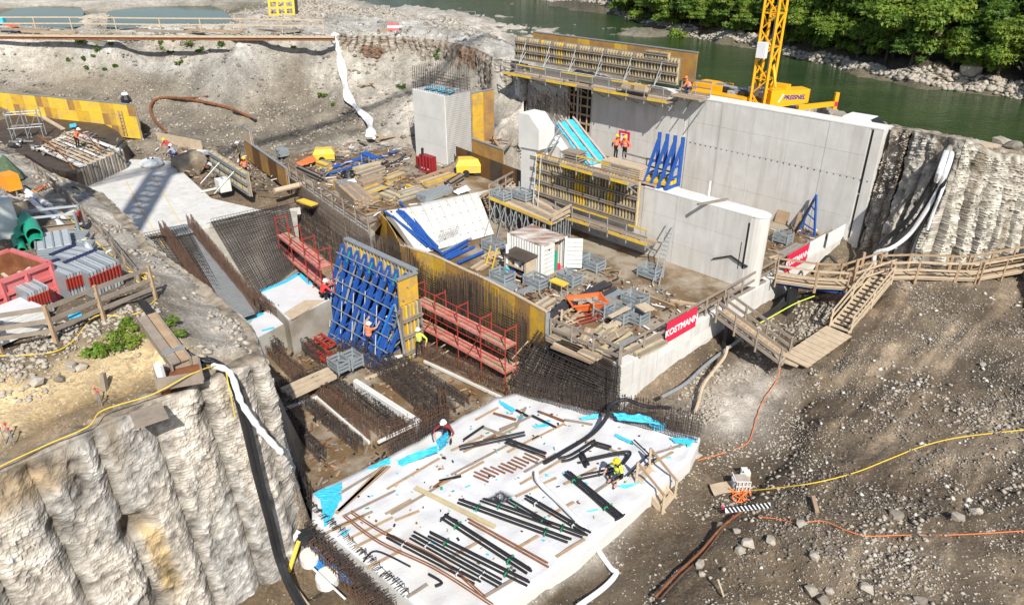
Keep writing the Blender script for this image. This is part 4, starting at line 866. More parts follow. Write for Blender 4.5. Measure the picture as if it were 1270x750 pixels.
nb = len(bnd); fs = [(r_ * nb + i, r_ * nb + (i + 1) % nb, (r_ + 1) * nb + (i + 1) % nb, (r_ + 1) * nb + i) for r_ in range(1, rings - 1) for i in range(nb)] + [tuple(nb + i for i in range(nb))]
m = MB(); m.add(vs, fs); m.build('fleece', M_FLEECE, t, smooth=True)
def sheet(lb, uvs, z, m_=None, name='plastic_sheet', cat='sheet', drop=0.0, nx=10):
 """a crumpled four cornered plastic sheet"""
 a, b, c, d = [P(u, v, zz) for (u, v), zz in zip(uvs, z if isinstance(z, (list, tuple)) else [z] * 4)]; vs = []; ny = nx
 for j in range(ny + 1):
  for i in range(nx + 1):
   p = lerp(lerp(a, b, i / nx), lerp(d, c, i / nx), j / ny); L_ = (c - a).length
   e = Vector((rnd(-1, 1), rnd(-1, 1), abs(rnd(-1, 1.4)))) * (.022 * min(L_, 2.2)) if 0 < i < nx or 0 < j < ny else Vector((0, 0, 0)); vs.append(p + e + UP * .02)
 m = MB(); m.add(vs, [(j * (nx + 1) + i, j * (nx + 1) + i + 1, (j + 1) * (nx + 1) + i + 1, (j + 1) * (nx + 1) + i) for j in range(ny) for i in range(nx)])
 return m.build(name, m_ or M_CYAN, None, lb, cat)
sheet('cyan plastic sheet at the left corner of the white slab', [(388, 612), (424, 598), (424, 622), (398, 622)], SZ + .08)
sheet('narrow cyan plastic strip below the left corner of the white slab', [(398, 622), (422, 620), (410, 645), (402, 655)], SZ + .08)
sheet('cyan plastic strip on the upper left edge of the white slab', [(452, 582), (484, 567), (484, 575), (462, 582)], SZ + .06)
sheet('cyan sheet crumpled among the rebars above the white slab', [(490, 572), (542, 552), (545, 560), (496, 580)], (SZ, SZ + .7, SZ + .6, SZ))
sheet('small cyan scrap standing beside the person on the slab edge', [(540, 548), (555, 535), (558, 548), (545, 560)], (SZ, SZ + .8, SZ + .7, SZ))
sheet('small triangular cyan scrap on the slab left of the long rebar coil', [(423, 660), (435, 655), (432, 660), (424, 666)], SZ + .08)
sheet('cyan sheet hanging over the slab edge left of the wooden stairs', [(766, 602), (800, 598), (798, 604), (768, 620)], (SZ + .05, SZ + .08, SZ - .1, SZ - .25))
sheet('cyan sheet draped over the slab edge by the white hose', [(727, 634), (742, 631), (740, 640), (732, 653)], (SZ + .05, SZ + .05, SZ - .3, SZ - .5))
sheet('bright cyan sheet bulging in the rebar curtain right of the black hose', [(758, 512), (800, 516), (826, 528), (768, 522)], (SZ + .5, SZ + .75, SZ + .45, SZ + .35))
sheet('cyan sheet end drooping at the right of the rebar curtain', [(800, 518), (826, 528), (822, 536), (812, 536)], (SZ + .6, SZ + .4, SZ, SZ))
sheet('pale cyan scrap in the rebar curtain left of the black hose', [(718, 518), (742, 513), (742, 519), (722, 521)], (SZ + .2, SZ + .4, SZ + .2, SZ + .1))
sheet('cyan strip on the fleece near the right corner of the slab', [(764, 538), (786, 548), (780, 550), (762, 541)], SZ + .06)
sheet('cyan sheet curling round the right corner of the white slab', [(830, 543), (866, 544), (856, 552), (838, 550)], (SZ + .1, SZ + .15, SZ + .1, SZ + .1))
sheet('narrow cyan strip hanging on the slab side near the right corner', [(852, 552), (857, 550), (855, 575), (851, 577)], (SZ + .1, SZ + .1, .5, .5))
sheet('cyan strip behind the wooden stairs', [(826, 568), (832, 566), (834, 598), (828, 590)], (SZ + .05, SZ + .05, .8, .8))
sheet('small cyan scrap on the fleece above the loose black bars', [(660, 528), (680, 525), (682, 529), (664, 531)], SZ + .06)
sheet('small cyan scrap near the upper corner of the white slab', [(641, 516), (650, 516), (650, 520), (643, 520)], SZ + .06)
sheet('long cyan scrap at the top edge of the white slab', [(618, 496), (640, 508), (636, 512), (620, 502)], SZ + .06)
bat = [((412, 655), (462, 634), 'leftmost'), ((405, 660), (452, 640), 'second leftmost'), ((432, 668), (487, 641), ''), ((425, 640), (490, 608), ''), ((480, 606), (545, 568), ''), ((478, 637), (510, 619), ''), ((420, 612), (470, 582), ''), ((440, 678), (485, 656), ''), ((455, 704), (498, 682), ''), ((485, 637), (545, 602), ''),
       ((540, 604), (600, 572), ''), ((490, 645), (520, 633), ''), ((560, 588), (640, 546), ''), ((575, 560), (640, 530), ''), ((560, 558), (600, 540), ''), ((600, 545), (660, 515), ''), ((640, 615), (690, 592), ''), ((645, 600), (700, 568), ''), ((650, 585), (690, 562), ''), ((680, 640), (712, 622), ''), ((700, 600), (740, 580), ''), ((735, 612), (760, 595), ''),
       ((690, 690), (725, 668), ''), ((640, 680), (668, 664), ''), ((600, 740), (640, 716), ''), ((560, 690), (600, 668), ''), ((660, 545), (700, 525), ''), ((700, 520), (735, 526), ''), ((720, 545), (765, 560), ''), ((780, 590), (835, 560), ''), ((800, 566), (850, 550), ''), ((590, 520), (618, 505), ''), ((630, 560), (668, 540), ''), ((505, 740), (530, 724), '')]
def where_(u, v):
 L_ = [(420, 640, 'near the left corner'), (470, 600, 'along the upper left edge'), (560, 590, 'between upper left edge and yellow beam'), (600, 540, 'below the upper corner'), (640, 560, 'beside the comb of rusty hooked bars'), (690, 530, 'near the loose black bars by the rebar curtain'), (750, 555, 'by the bent black bundles'), (815, 568, 'near the timber stairs'), (740, 600, 'around the sitting worker'), (690, 640, 'beside the white hose'), (690, 690, 'at the lower right edge'), (610, 725, 'at the bottom corner'), (560, 690, 'among the green tied bundles'), (480, 690, 'by the long rusty coils'), (500, 640, 'left of the yellow beam'), (670, 590, 'in the middle of the slab')]
 return min(L_, key=lambda t: (t[0] - u) ** 2 + (t[1] - v) ** 2)[2]
for i, (a, b, w) in enumerate(bat):
 m = MB(); pa_, pb_ = P(*a, SZ + .1), P(*b, SZ + .1); m.bar(pa_, pb_, .11, .035)
 m.build('batten', M_BOARD if i % 3 else M_BOARDG, None, ('%s brown batten laid across the white fleece' % w) if w else '%s batten on the white fleece, %s' % (('short' if (pb_ - pa_).length < 1.2 else ('long' if (pb_ - pa_).length > 2.0 else 'brown'), where_((a[0] + b[0]) / 2, (a[1] + b[1]) / 2))), 'batten', 'battens on the white fleece')
for k in range(6):
 m = MB(); m.bar(P(424 - k * 1.5, 630 + k * 1.2, SZ + .12 + .05 * (k % 2)), P(473 + k * 2.0, 579 - k * .3, SZ + .12 + .05 * (k % 2)), .13, .04); m.build('plank', M_BOARD, None, 'light brown plank in the loose heap beside the cyan sheet on the white slab', 'plank', 'heap of planks on the white slab')
m = MB(); m.bar(P(515, 604, SZ + .2), P(614, 653, SZ + .14), .17, .09); m.build('timber_beam', M_BEAMY, None, 'long yellow timber beam lying diagonally on the white slab', 'beam')
def bundle(lb, pts, n, r, z=SZ + .16, m_=None, tie=None, head=False, name='rebar_bundle', group=None):
 n = max(n - 1, 1) if n > 2 else n
 P_ = [P(u, v, z) for u, v in pts]; t = thing(name, lb, 'rebar bundle', tuple(P_[0] - UP * .1), group); w = (P_[-1] - P_[0]).normalized(); s_ = UP.cross(w).normalized()
 path = P_ if len(P_) < 3 else smooth_path(P_, 6)
 for i in range(n):
  e = s_ * ((i - (n - 1) / 2) * r * 2.02) + UP * (r * 1.7 * (i % 2)) + w * rnd(-.12, .12); m = MB(); m.tube([q + e for q in path], r, 6); m.build('bar', m_ or M_BLACK, t)
 if tie:
  for f_ in (.18, .8):
   q = lerp(P_[0], P_[-1], f_); m = MB(); m.box(q - UP * .07, (.03, n * r * 2.3, .16), X=w); m.build('tie', tie, t)
 if head:
  q = P_[-1] if head > 0 else P_[0]; m = MB()
  for i in range(6): m.bar(q + s_ * ((i - 2.5) * .07) - UP * .12, q + s_ * ((i - 2.5) * .07) + UP * .1 + w * .1, .05)
  m.build('hooked_ends', m_ or M_BLACK, t)
MG = mat('green_tie', (.04, .33, .17), .5); MW = mat('white_tie', (.7, .7, .7), .5)
bundle('black bar bundle with white ties, leftmost on the white slab', [(483, 665), (592, 722)], 4, .045, tie=MW)
bundle('black bar bundle second from the left on the white slab', [(513, 665), (622, 725)], 5, .045, tie=MW)
bundle('black bar bundle with green ties third from the left on the white slab', [(533, 662), (655, 723)], 4, .05, tie=MG)
bundle('longest black bar bundle with green ties and hooked end', [(550, 640), (656, 708)], 4, .055, tie=MG, head=-1)
bundle('black bar bundle with green ties right of the yellow beam', [(570, 621), (706, 670)], 4, .05, tie=MG)
bundle('black bar bundle behind the one right of the yellow beam', [(598, 619), (724, 664)], 4, .045, tie=MG)
bundle('short black bar bundle left of the white hose', [(632, 622), (684, 652)], 3, .045, tie=MG)
bundle('black bar bundle ending at the white hose', [(653, 616), (728, 660)], 4, .045, tie=MW)
bundle('black bar bundle with a fan of hooks lying over the slab edge', [(703, 586), (768, 640)], 4, .06, tie=MG, head=1)
bundle('black bent bar bundle left of the sitting person', [(697, 570), (712, 566), (740, 548)], 3, .06)
bundle('short black bar block inside the bent bundles', [(720, 562), (728, 578)], 3, .06)
bundle('black bar bundle beyond the bent bundles', [(720, 573), (778, 562), (772, 578)], 3, .05)
bundle('black bar bundle leaning under the sitting person', [(722, 592), (768, 582)], 3, .05)
bundle('black bar bundle behind the sitting person', [(735, 550), (756, 556)], 3, .05)
bundle('pair of thin black bars at the upper edge of the white slab', [(571, 556), (652, 538)], 2, .05)
bundle('thin black bar pair beside the rusty bars on the white slab', [(627, 547), (676, 565)], 2, .06)
bundle('rusty long bar coil sweeping over the lower left of the white slab', [(427, 640), (470, 672), (540, 705), (610, 750)], 3, .028, m_=M_RUST)
bundle('second rusty long bar coil sweeping over the white slab', [(434, 634), (475, 660), (545, 694), (600, 740)], 2, .028, m_=M_RUST)
bundle('rusty bar bundle between the green tied bundles', [(580, 645), (678, 700)], 3, .04, m_=M_RUST)
bundle('short bent black bar near the lower edge of the white slab', [(532, 712), (548, 722), (540, 727)], 1, .05)
bundle('thin black bent bar left of the leftmost bundle', [(450, 696), (466, 683), (508, 702)], 1, .035)
for k in range(13):
 u0 = 585 + k * 6.2; v0 = 588 - k * 2.3
 bundle('short rusty hooked bar in the comb of bars on the white slab', [(u0, v0), (u0 + 18, v0 + 8)], 1, .035, m_=M_RUST, group='comb of hooked bars on the white slab')
for k, (a, b) in enumerate((((575, 545), (600, 528)), ((588, 552), (615, 540)), ((600, 530), (628, 540)), ((640, 508), (655, 516)), ((612, 512), (640, 520)), ((652, 505), (640, 530)), ((660, 515), (690, 530)), ((668, 510), (700, 522)), ((620, 532), (640, 524)), ((545, 596), (572, 590)), ((538, 604), (552, 594)))):
 m = MB(); m.bar(P(*a, SZ + .12), P(*b, SZ + .12), .1, .06); m.build('scrap_bar', M_BLACK if k % 3 == 0 else (M_RUST if k % 3 == 1 else M_BOARDG), None, 'loose bar or offcut scattered at the top of the white slab', 'offcut', 'offcuts on the upper white slab')
cage('dense rebar curtain along the upper right edge of the white slab', [P(638, 488, SZ - .2), P(700, 505, SZ - .1), P(780, 522, SZ), P(868, 546, SZ)], 1.15, M_REBARD, step=.075, jit=.05, rows=7, thick=.6, hook=.2)
cage('rebar curtain at the upper left corner of the white slab', [P(488, 568, SZ - .3), P(556, 534, SZ - .3)], .9, M_REBARD, step=.09, jit=.05, rows=5, thick=.25)
cage('long rebar curtain along the lower left edge of the white slab', [P(372, 650, .1), P(440, 716, .1), P(500, 775, .1)], 1.25, M_REBARD, step=.06, jit=.07, rows=8, thick=.8, hook=.25)
cage('second rebar curtain along the lower left edge of the white slab', [P(366, 660, .1), P(430, 724, .1), P(486, 780, .1)], .9, M_REBAR, step=.07, jit=.1, rows=5, thick=.5, hook=.2)
cage('rebar sheaf under the terrace corner at the left of the white slab', [P(366, 622, .0), P(385, 650, .0)], 1.7, M_REBARD, step=.07, jit=.1, rows=6, thick=.5)
sheet('blue sheet behind the lower left rebar curtain', [(372, 662), (400, 690), (440, 725), (395, 715)], (.6, .6, .6, .1), mat('blue_sheet', (.03, .2, .5), .5, (.05, .3, .62), 3, .6), nx=16)
m = MB(); e0, e1 = P(678, 432, 1.6), P(772, 470, 1.6)
q = [P(676, 405, 3.1), P(770, 455, 3.1), P(768, 505, 1.0), P(640, 470, .6)]
mat_grid(m, *q, 70, 26, .016, .0, .05); mat_grid(m, *[v + Vector((-.4, -.5, .1)) for v in q], 60, 22, .016, .0, .08); m.build('rebar_mat', M_REBARD, None, 'black thicket of rebar covering the near left side of the weir bay', 'rebar mat')
m = MB(); m.plate([P(676, 405, 2.95), P(772, 455, 2.95), P(768, 500, .6), P(640, 470, .2)], .4, Vector((-.6, -.6, .5))); m.build('concrete_wall', M_CONCD, None, 'dark concrete side of the weir bay behind the rebar thicket', 'concrete wall')
# = FORMWORK, SCAFFOLDS, PLATFORMS
def slat_form(name, label, a, dr, L_, z0, z1, step=.27, face=None, walers=(.15, .5, .85), sheet=M_OCH, cat='formwork panel', yel=(), posts=0, wm=None, wr=.16, sh=None):
 """wall formwork: sheeting at the back, upright timber beams in front of it, level steel walers, optional brackets"""
 a = Vector((a[0], a[1], 0)); face = face or -DB; t = thing(name, label, cat, (a.x, a.y, z0)); H_ = z1 - z0
 m = MB(); p, q = a, a + dr * L_; m.prism([p, q, q - face * .04, p - face * .04], z0, z1 + .03); m.build('sheeting', sheet, t)
 bm_ = {}
 for mm, k in ((M_BEAMY, 0), (M_YELB, 1), (M_BOARDG, 2)):
  b = MB(); b.box((0, 0, .04), (.09, .2, H_ - .08)); bm_[k] = b.mesh('slat', mm)
 n = int(L_ / step)
 for i in range(n + 1):
  k = 1 if i in yel else (2 if (i * 7) % 5 == 0 else 0)
  part('slat', bm_[k], t, a + dr * (L_ * i / n * .99 + .04) + face * .105 + UP * z0, X=dr)
 for w in walers:
  m = MB(); zz = z0 + H_ * w
  m.bar(a + face * .26 + UP * (zz - .07), a + dr * L_ + face * .26 + UP * (zz - .07), .1, .08); m.bar(a + face * .26 + UP * (zz + .07), a + dr * L_ + face * .26 + UP * (zz + .07), .1, .08); m.build('waler', wm or M_BOARDG, t)
 for i in range(posts):
  m = MB(); x = a + dr * (L_ * (i + .5) / posts)
  m.rod(x + face * 1.1 + UP * (z0 - .1), x + face * .3 + UP * (z0 + H_ * .8), .035, 5); m.rod(x + face * 1.1 + UP * (z0 - .1), x + face * .3 + UP * (z0 + H_ * .4), .03, 5); m.build('prop', M_GALV, t)
 return t
def sheet_form(name, label, a, dr, L_, z0, z1, n, face, ms, rows=1, th=.06, cat='formwork panel', frame=True):
 """smooth form panel made of boards laid edge to edge"""
 a = Vector((a[0], a[1], 0)); t = thing(name, label, cat, (a.x, a.y, z0))
 for r_ in range(rows):
  for i in range(n):
   b = MB(); h = (z1 - z0) / rows; tt = th + .012 * ((i + r_) % 2); b.box((0, 0, 0), (L_ / n - .01, tt, h - .01))
   part('panel', b.mesh('panel', ms[(i * 3 + r_ * 5 + (i * i) % 4) % len(ms)]), t, a + dr * (L_ * (i + .5) / n) - face * (tt / 2) + UP * (z0 + h * r_), X=dr)
 if frame:
  m = MB(); m.bar(a + UP * (z1 + .04) - face * .06, a + dr * L_ + UP * (z1 + .04) - face * .06, .18, .07); m.build('top_rail', M_GALV, t)
  m = MB(); k = 0
  while k < L_: m.bar(a + dr * k - face * .17 + UP * z0, a + dr * k - face * .17 + UP * z1, .08, .12); k += .6
  m.build('back_frame', M_BOARDG, t)
 return t
def w1p(u, v, o): return PL(u, v, (W1Q.x - .7071 * o, W1Q.y - .7071 * o), DA)
fa = w1p(641, 55, .3); Lf = (w1p(843, 90, .3) - fa).length
slat_form('wall_formwork', 'long slatted formwork wall on top of the river wall, timber uprights facing the pit', fa, DA, Lf, 10.9, 12.75, .27, None, (.08, .42, .78), M_BOARDG, yel=(11, 18, 19), posts=6)
fb = w1p(661, 50, -1.0); Lb = (w1p(864, 80, -1.0) - fb).length
sheet_form('wall_formwork', 'ochre rear formwork sheet standing behind the slatted wall above the river', fb, DA, Lb, 11.0, 13.0, 13, -DB, [M_OCH, M_OCH, M_YEL, M_OCH, M_OCH], 1)
pa_ = w1p(802, 75, .25); t = slat_form('small_formwork', 'short slatted panel standing proud on the upper formwork', pa_ , DA, 1.9, 12.2, 13.05, .2, None, (.3, .8), M_OCH)
def platform(label, a, dr, L_, w, z, face, toe=M_YELB, rail=True, step=1.5, brk=1.1, cat='platform', boards=4, dirt=M_BOARDG, name='work_platform'):
 a = Vector((a[0], a[1], 0)); t = thing(name, label, cat, (a.x, a.y, z))
 for i in range(boards):
  m = MB(); o = face * (w * (i + .5) / boards); m.bar(a + o + UP * (z + .001 * i), a + dr * L_ + o + UP * (z + .002 * i), w / boards - .03, .05); m.build('deck_board', dirt if i % 2 else M_BOARD, t)
 n = max(int(L_ / step), 1)
 for i in range(n + 1):
  x = a + dr * (L_ * i / n * .98 + .05); m = MB()
  m.bar(x + UP * (z - .08), x + face * w + UP * (z - .08), .07, .1); m.bar(x + UP * (z - brk), x + face * w * .9 + UP * (z - .1), .06)
  if rail: m.bar(x + face * (w + .03) + UP * (z - .25), x + face * (w + .1) + UP * (z + 1.0), .06)
  m.build('bracket', M_GALV, t)
 if rail:
  for zz, mm, h in ((.12, toe, .18), (.55, M_BOARDG, .1), (.98, toe if toe == M_YELB else M_BOARDG, .11)):
   for i in range(n):
    m = MB(); m.bar(a + dr * (L_ * i / n) + face * (w + .08) + UP * (z + zz), a + dr * (L_ * (i + 1.02) / n) + face * (w + .08) + UP * (z + zz + rnd(-.03, .03)), .03, h); m.build('rail_board', mm if (i + int(zz * 10)) % 3 else M_BOARDG, t)
 return t
platform('yellow railed work platform hung along the top of the river wall', w1p(640, 73, .05), DA, Lf + .3, 1.5, 9.8, -DB, boards=5, brk=.7, toe=M_YELB)
wb = w1p(841, 108, .0); m = MB(); t = platform('wooden railed landing at the right end of the upper formwork', Vector((wb.x, wb.y, 0)) - DB * 1.0, DA, 2.4, 1.3, 10.3, DB, M_BOARD, step=1.2)
for k, (u, v) in enumerate(((783, 100), (795, 103))):
 p = w1p(u, v, .8); t = thing('timber_crate', ('open pale timber crate on the upper platform, left one', 'open pale timber crate on the upper platform, right one')[k], 'crate', (p.x, p.y, 10.2)); z = 10.2
 for i in range(4):
  a = [(-.6, -.4), (.6, -.4), (.6, .4), (-.6, .4)]; m = MB(); p0 = p.xy.to_3d() + DA * a[i][0] + DB * a[i][1]; p1 = p.xy.to_3d() + DA * a[(i + 1) % 4][0] + DB * a[(i + 1) % 4][1]; m.bar(p0 + UP * (z + .25), p1 + UP * (z + .25), .05, .5); m.build('side', M_BOARDP, t)
 m = MB(); m.box((p.x, p.y, z + .02), (1.15, .75, .3), X=DA); m.build('load', M_BOARD, t)
pfa = PRL(665, 215) - DB * .32; n_ = PRL(797, 250) - DB * .32; Lpf = (Vector((n_.x, n_.y, 0)) - Vector((pfa.x, pfa.y, 0))).length
slat_form('pier_formwork', 'slatted yellow and grey formwork in front of the weir pier', pfa, DA, Lpf, 4.7, 7.6, .24, None, (.1, .38, .64, .9), M_OCH, yel=(2, 3, 16, 17, 18, 19, 27, 28), wm=M_BOARDG)
platform('lower railed platform under the pier formwork with yellow boards', PRL(708, 255) - DB * .35, DA, 7.2, 1.15, 4.25, -DB, step=1.35, brk=.9)
platform('upper platform with yellow rails projecting from the pier formwork', PRL(713, 215) - DB * .5, DA, 5.3, .95, 7.55, -DB, step=1.1, brk=.7)
platform('yellow railed platform on top of the pier beside the blue frames', PRL(752, 215), DA, 3.6, 1.5, 7.35, DB, boards=5, brk=.3)
pp = PRL(748, 203) + DB * .3; t = thing('board_stack', 'stack of pale timber boards on the pier top beside the two workers', 'timber stack', (pp.x, pp.y, 7.45))
for i in range(6):
 m = MB(); o = Vector((pp.x, pp.y, 7.5 + .13 * i)); m.bar(o, o + DA * 2.9 + DB * rnd(-.02, .02), 1.0, .09); m.build('board', M_BOARDP, t)
pp = PRL(700, 192); t = thing('timber_stack', 'grey timber stack on the pier beside the cyan sheet', 'timber stack', (pp.x, pp.y, 7.6))
for i in range(4):
 m = MB(); o = Vector((pp.x, pp.y, 7.65 + .16 * i)); m.bar(o + DB * .2, o + DA * 1.3 + DB * .3, .9, .07); m.build('board', M_BOARDG, t)
for k in range(3):
 m = MB(); o = PRL(782, 214) + DB * (.5 + k * .35); o.z = 7.5; m.bar(o, o + DA * 2.4, .25, .2); m.build('yellow_beam', M_YELB, None, 'bright yellow formwork beam lying on the pier platform, ' + ('nearest', 'middle', 'farthest')[k] + ' of three', 'beam')
t = thing('sloping_buttress', 'sloping concrete buttress covered by a cyan sheet between pier and river wall', 'buttress', tuple(P(700, 200, 4)))
c = [P(u, v, z) for u, v, z in ((689, 154, 8.9), (713, 147, 8.9), (756, 201, 7.3), (728, 206, 7.3))]
m = MB(); m.plate([q - UP * .05 for q in c], 3.5); m.build('concrete_body', M_CONC, t)
m = MB(); vs = []; nx, ny = 12, 6
for j in range(ny + 1):
 for i in range(nx + 1):
  p = lerp(lerp(c[0], c[3], i / nx), lerp(c[1], c[2], i / nx), j / ny); vs.append(p + UP * (.03 + .05 * math.sin(i * 1.7 + j * 2.1) + rnd(0, .03)))
m.add(vs, [(j * (nx + 1) + i, j * (nx + 1) + i + 1, (j + 1) * (nx + 1) + i + 1, (j + 1) * (nx + 1) + i) for j in range(ny) for i in range(nx)]); m.build('cyan_sheet', M_CYAN, t)
for f_ in (.12, .5, .9):
 m = MB(); m.bar(lerp(c[0], c[1], f_) + UP * .14, lerp(c[3], c[2], f_) + UP * .14, .14, .05); m.build('batten', mat('pinkish_board', (.55, .36, .27), .8), t)
s0, s1 = PRL(668, 160) + DB * .9, PRL(700, 180) + DB * .9; m = MB(); m.prism([Vector((s0.x, s0.y, 0)), Vector((s1.x, s1.y, 0)), Vector((s1.x, s1.y, 0)) + DB * 2.2, Vector((s0.x, s0.y, 0)) + DB * 2.2], 4, [8.3, 7.3, 7.3, 8.3]); m.build('concrete_block', M_CONC, None, 'grey sloping concrete flank between bearing block and cyan sheet', 'concrete block')
m = MB()
for k in range(100):
 p = w1p(652 + 52 * rnd(0, 1), 145, 1.1 + rnd(-.5, .5)); p.z = 7.3; h = 1.9 * (1 - (k % 30) / 45.)
 q = p + Vector((rnd(-.3, .3), rnd(-.3, .3), h)); m.rod(p, q, .016); m.rod(q, q + DA * rnd(.3, 1.2) - UP * rnd(.3, 1.3), .014)
m.build('rebar_cage', M_REBARD, None, 'tangled rebar thicket at the foot of the upper left of the river wall', 'rebar cage')
t0 = None
for k in range(4):
 b0 = PRL(797 + k * 9.5, 203 + k * 3) + DB * 1.2; b0 = Vector((b0.x, b0.y, 7.2)); lb = 'blue propping frame on the pier platform, %s of the row of four' % ('leftmost', 'second from left', 'third from left', 'rightmost')[k]
 t = thing('propping_frame', lb, 'prop', tuple(b0), 'blue propping frames by the river wall'); h = 2.9
 m = MB(); m.bar(b0 + DB * .3, b0 + DB * .3 + UP * h, .16, .2); m.build('mast', M_BLUE, t)
 m = MB(); m.bar(b0 - DB * 1.0 - DA * .0, b0 + DB * .22 + UP * h * .85, .14, .16); m.build('strut', M_BLUE, t)
 m = MB(); m.bar(b0 - DB * 1.0 + UP * .08, b0 + DB * .3 + UP * .08, .14); m.build('foot_beam', M_BLUE, t)
 for f_ in (.25, .5): m = MB(); m.bar(lerp(b0 - DB * 1.0, b0 + DB * .2 + UP * h * .85, f_), b0 + DB * .3 + UP * (h * f_ * .85), .1); m.build('cross_bar', M_BLUE, t)
q = P(1000, 290, 3.0); t = thing('prop_triangle', 'tall narrow blue triangular frame leaning against the river wall', 'prop', tuple(q)); h = 2.6
l_, r_, top = q - DA * .55, q + DA * .55, q + UP * h + DB * .35
for nm, x, y in (('leg', l_, top), ('leg', r_, top), ('base_bar', l_, r_)): m = MB(); m.bar(x, y, .11); m.build(nm, M_BLUE, t)
for f_ in (.25, .5, .72): m = MB(); m.bar(lerp(l_, top, f_), lerp(r_, top, f_ - .12), .07); m.build('cross_bar', M_BLUE, t)
m = MB(); m.bar(l_ - DB * .5, lerp(l_, top, .9), .1); m.build('rear_leg', M_BLACK, t)
for (u, v, h, lb) in ((968, 277, 1.1, 'brown plywood sheet leaning on the river wall in the far bay'), (986, 288, 1.3, 'narrow board leaning beside the blue triangular frame')):
 p = P(u, v, 3.02); m = MB(); m.bar(p, p + UP * h + DB * .3, .9 if h < 1.2 else .25, .04, up=DB); m.build('plywood_sheet', M_BOARD, None, lb, 'board')
sb = Vector((-4.99, 34.26, 0)); se = sb + Vector((-4.51, 4.36, 0)); sdv = (se - sb).normalized(); sn = Vector((-sdv.y, sdv.x, 0)); sn = sn if sn.dot(DB) < 0 else -sn; SL = (se - sb).length
t = slat_form('strut_formwork', 'tall slatted wall form held by a forest of blue struts', sb, sdv, SL, .1, 5.0, .3, sn, (.12, .35, .6, .85), M_OCH, yel=(3, 7, 11, 15))
m = MB(); m.bar(sb + UP * 5.06 + sn * .05, se + UP * 5.06 + sn * .05, .35, .1); m.build('top_beam', M_GALV, t)
rt_ = slat_form('return_formwork', 'yellow topped return panel at the right end of the strut wall', sb + sn * 1.25 + sdv * .02, -sn, 1.25, .1, 3.4, .24, -sdv, (.15, .45, .75), M_YEL, yel=(1, 3))
m = MB(); m.prism([sb - sdv * .06, sb + sn * 1.25 - sdv * .06, sb + sn * 1.25 + sdv * .04, sb + sdv * .04], 3.4, 4.9); m.build('yellow_sheet', M_YEL, rt_)
m = MB(); m.bar(sb + sn * 1.3 - sdv * .05 + UP * 4.95, sb - sdv * .05 + UP * 4.95, .2, .1); m.bar(sb + sn * 1.3 + sdv * .3 + UP * 3.45, sb + sn * 1.3 - sdv * .3 + UP * .1, .1); m.build('edge_frame', M_GALV, rt_)
for k in range(9):
 x = sb + sdv * (.45 + k * (SL - .6) / 8.); ft = 2.9 if k < 7 else 2.6
 t = thing('blue_truss', 'inclined blue steel truss bracing the strut wall, %s' % ['nearest to the camera', 'second from the near end', 'third from the near end', 'fourth from the near end', 'middle one', 'fourth from the far end', 'third from the far end', 'second from the far end', 'farthest from the camera'][k], 'strut', tuple(x + sn * ft), 'blue trusses of the strut wall')
 tp_, fo, ri = x + sn * .38 + UP * 4.75, x + sn * ft + UP * .1, x + sn * .4 + UP * .1
 for nm, a, b, w in (('strut', fo, tp_, .2), ('mast', ri, tp_ + UP * .1, .17), ('foot_beam', fo, ri, .16), ('strut', lerp(fo, ri, .35), lerp(ri, tp_, .62), .13), ('strut', lerp(fo, ri, .1) + sdv * .1, lerp(ri, tp_, .42), .12)):
  m = MB(); m.bar(a, b, w * .75, w * 1.1); m.build(nm, M_BLUE, t)
 for f_ in (.2, .4, .6, .8): m = MB(); m.bar(lerp(fo, tp_, f_), lerp(ri, tp_, f_ + .08), .08); m.build('lacing', M_BLUE, t)
 m = MB(); m.bar(lerp(fo, tp_, .86) + sn * .05, lerp(fo, tp_, .98) + sn * .05, .16, .1); m.build('spindle', MG if k % 3 == 1 else M_GALV, t)
rs_ = random.Random(4)
for k in range(26):
 x = sb + sdv * rs_.uniform(.2, SL); f0_, f1_ = rs_.uniform(.05, .5), rs_.uniform(.4, .95); a = lerp(x + sn * 2.7 + UP * .1, x + sn * .5 + UP * 4.6, f0_); b = lerp(x + sn * .5 + UP * .2, x + sn * .4 + UP * 4.7, f1_) + sdv * rs_.uniform(-.7, .7); m = MB(); m.tube([a, b], rs_.uniform(.035, .07), 6); m.build('push_prop', M_BLUE if k % 3 else M_GALV, None, 'thin push pull prop crossing among the blue trusses', 'prop', 'push pull props among the blue trusses')
for r_ in range(7):
 f_ = .1 + .135 * r_; o0 = lerp(sb + sn * 3.0, sb + sn * .5 + UP * 4.75, f_); m = MB(); a, b = o0 - sdv * .2, o0 + sdv * (SL + .1); m.tube([a + UP * .06, b + UP * .06], .035, 6); m.build('scaffold_tube', M_GALV, None, 'level scaffold tube across the blue trusses, %s from the ground' % ('lowest', 'second', 'third', 'fourth', 'fifth', 'sixth', 'highest')[r_], 'scaffold tube', 'tubes across the blue trusses')
for k in range(5):
 a = lerp(sb, se, .1 + .17 * k) + sn * 2.6 + UP * .8; b = lerp(sb, se, .32 + .17 * k) + sn * 1.2 + UP * 3.2; m = MB(); m.tube([a, b], .032, 6); m.build('scaffold_tube', M_GALV, None, 'diagonal scaffold tube across the blue trusses, %s from the near end' % ('first', 'second', 'third', 'fourth', 'fifth')[k], 'scaffold tube', 'tubes across the blue trusses')
m = MB(); q = P(463, 440, .2); m.bar(q, sb + sn * 1.6 + UP * 3.6, .12); m.build('long_prop', mat('light_blue_steel', (.03, .2, .6), .4), None, 'long light blue prop standing before the return panel', 'prop')
m = MB(); q = P(455, 462, .1); m.bar(q, P(508, 412, 1.2), .06); m.build('long_prop', M_GALV, None, 'long thin galvanised prop lying against the return panel', 'prop')
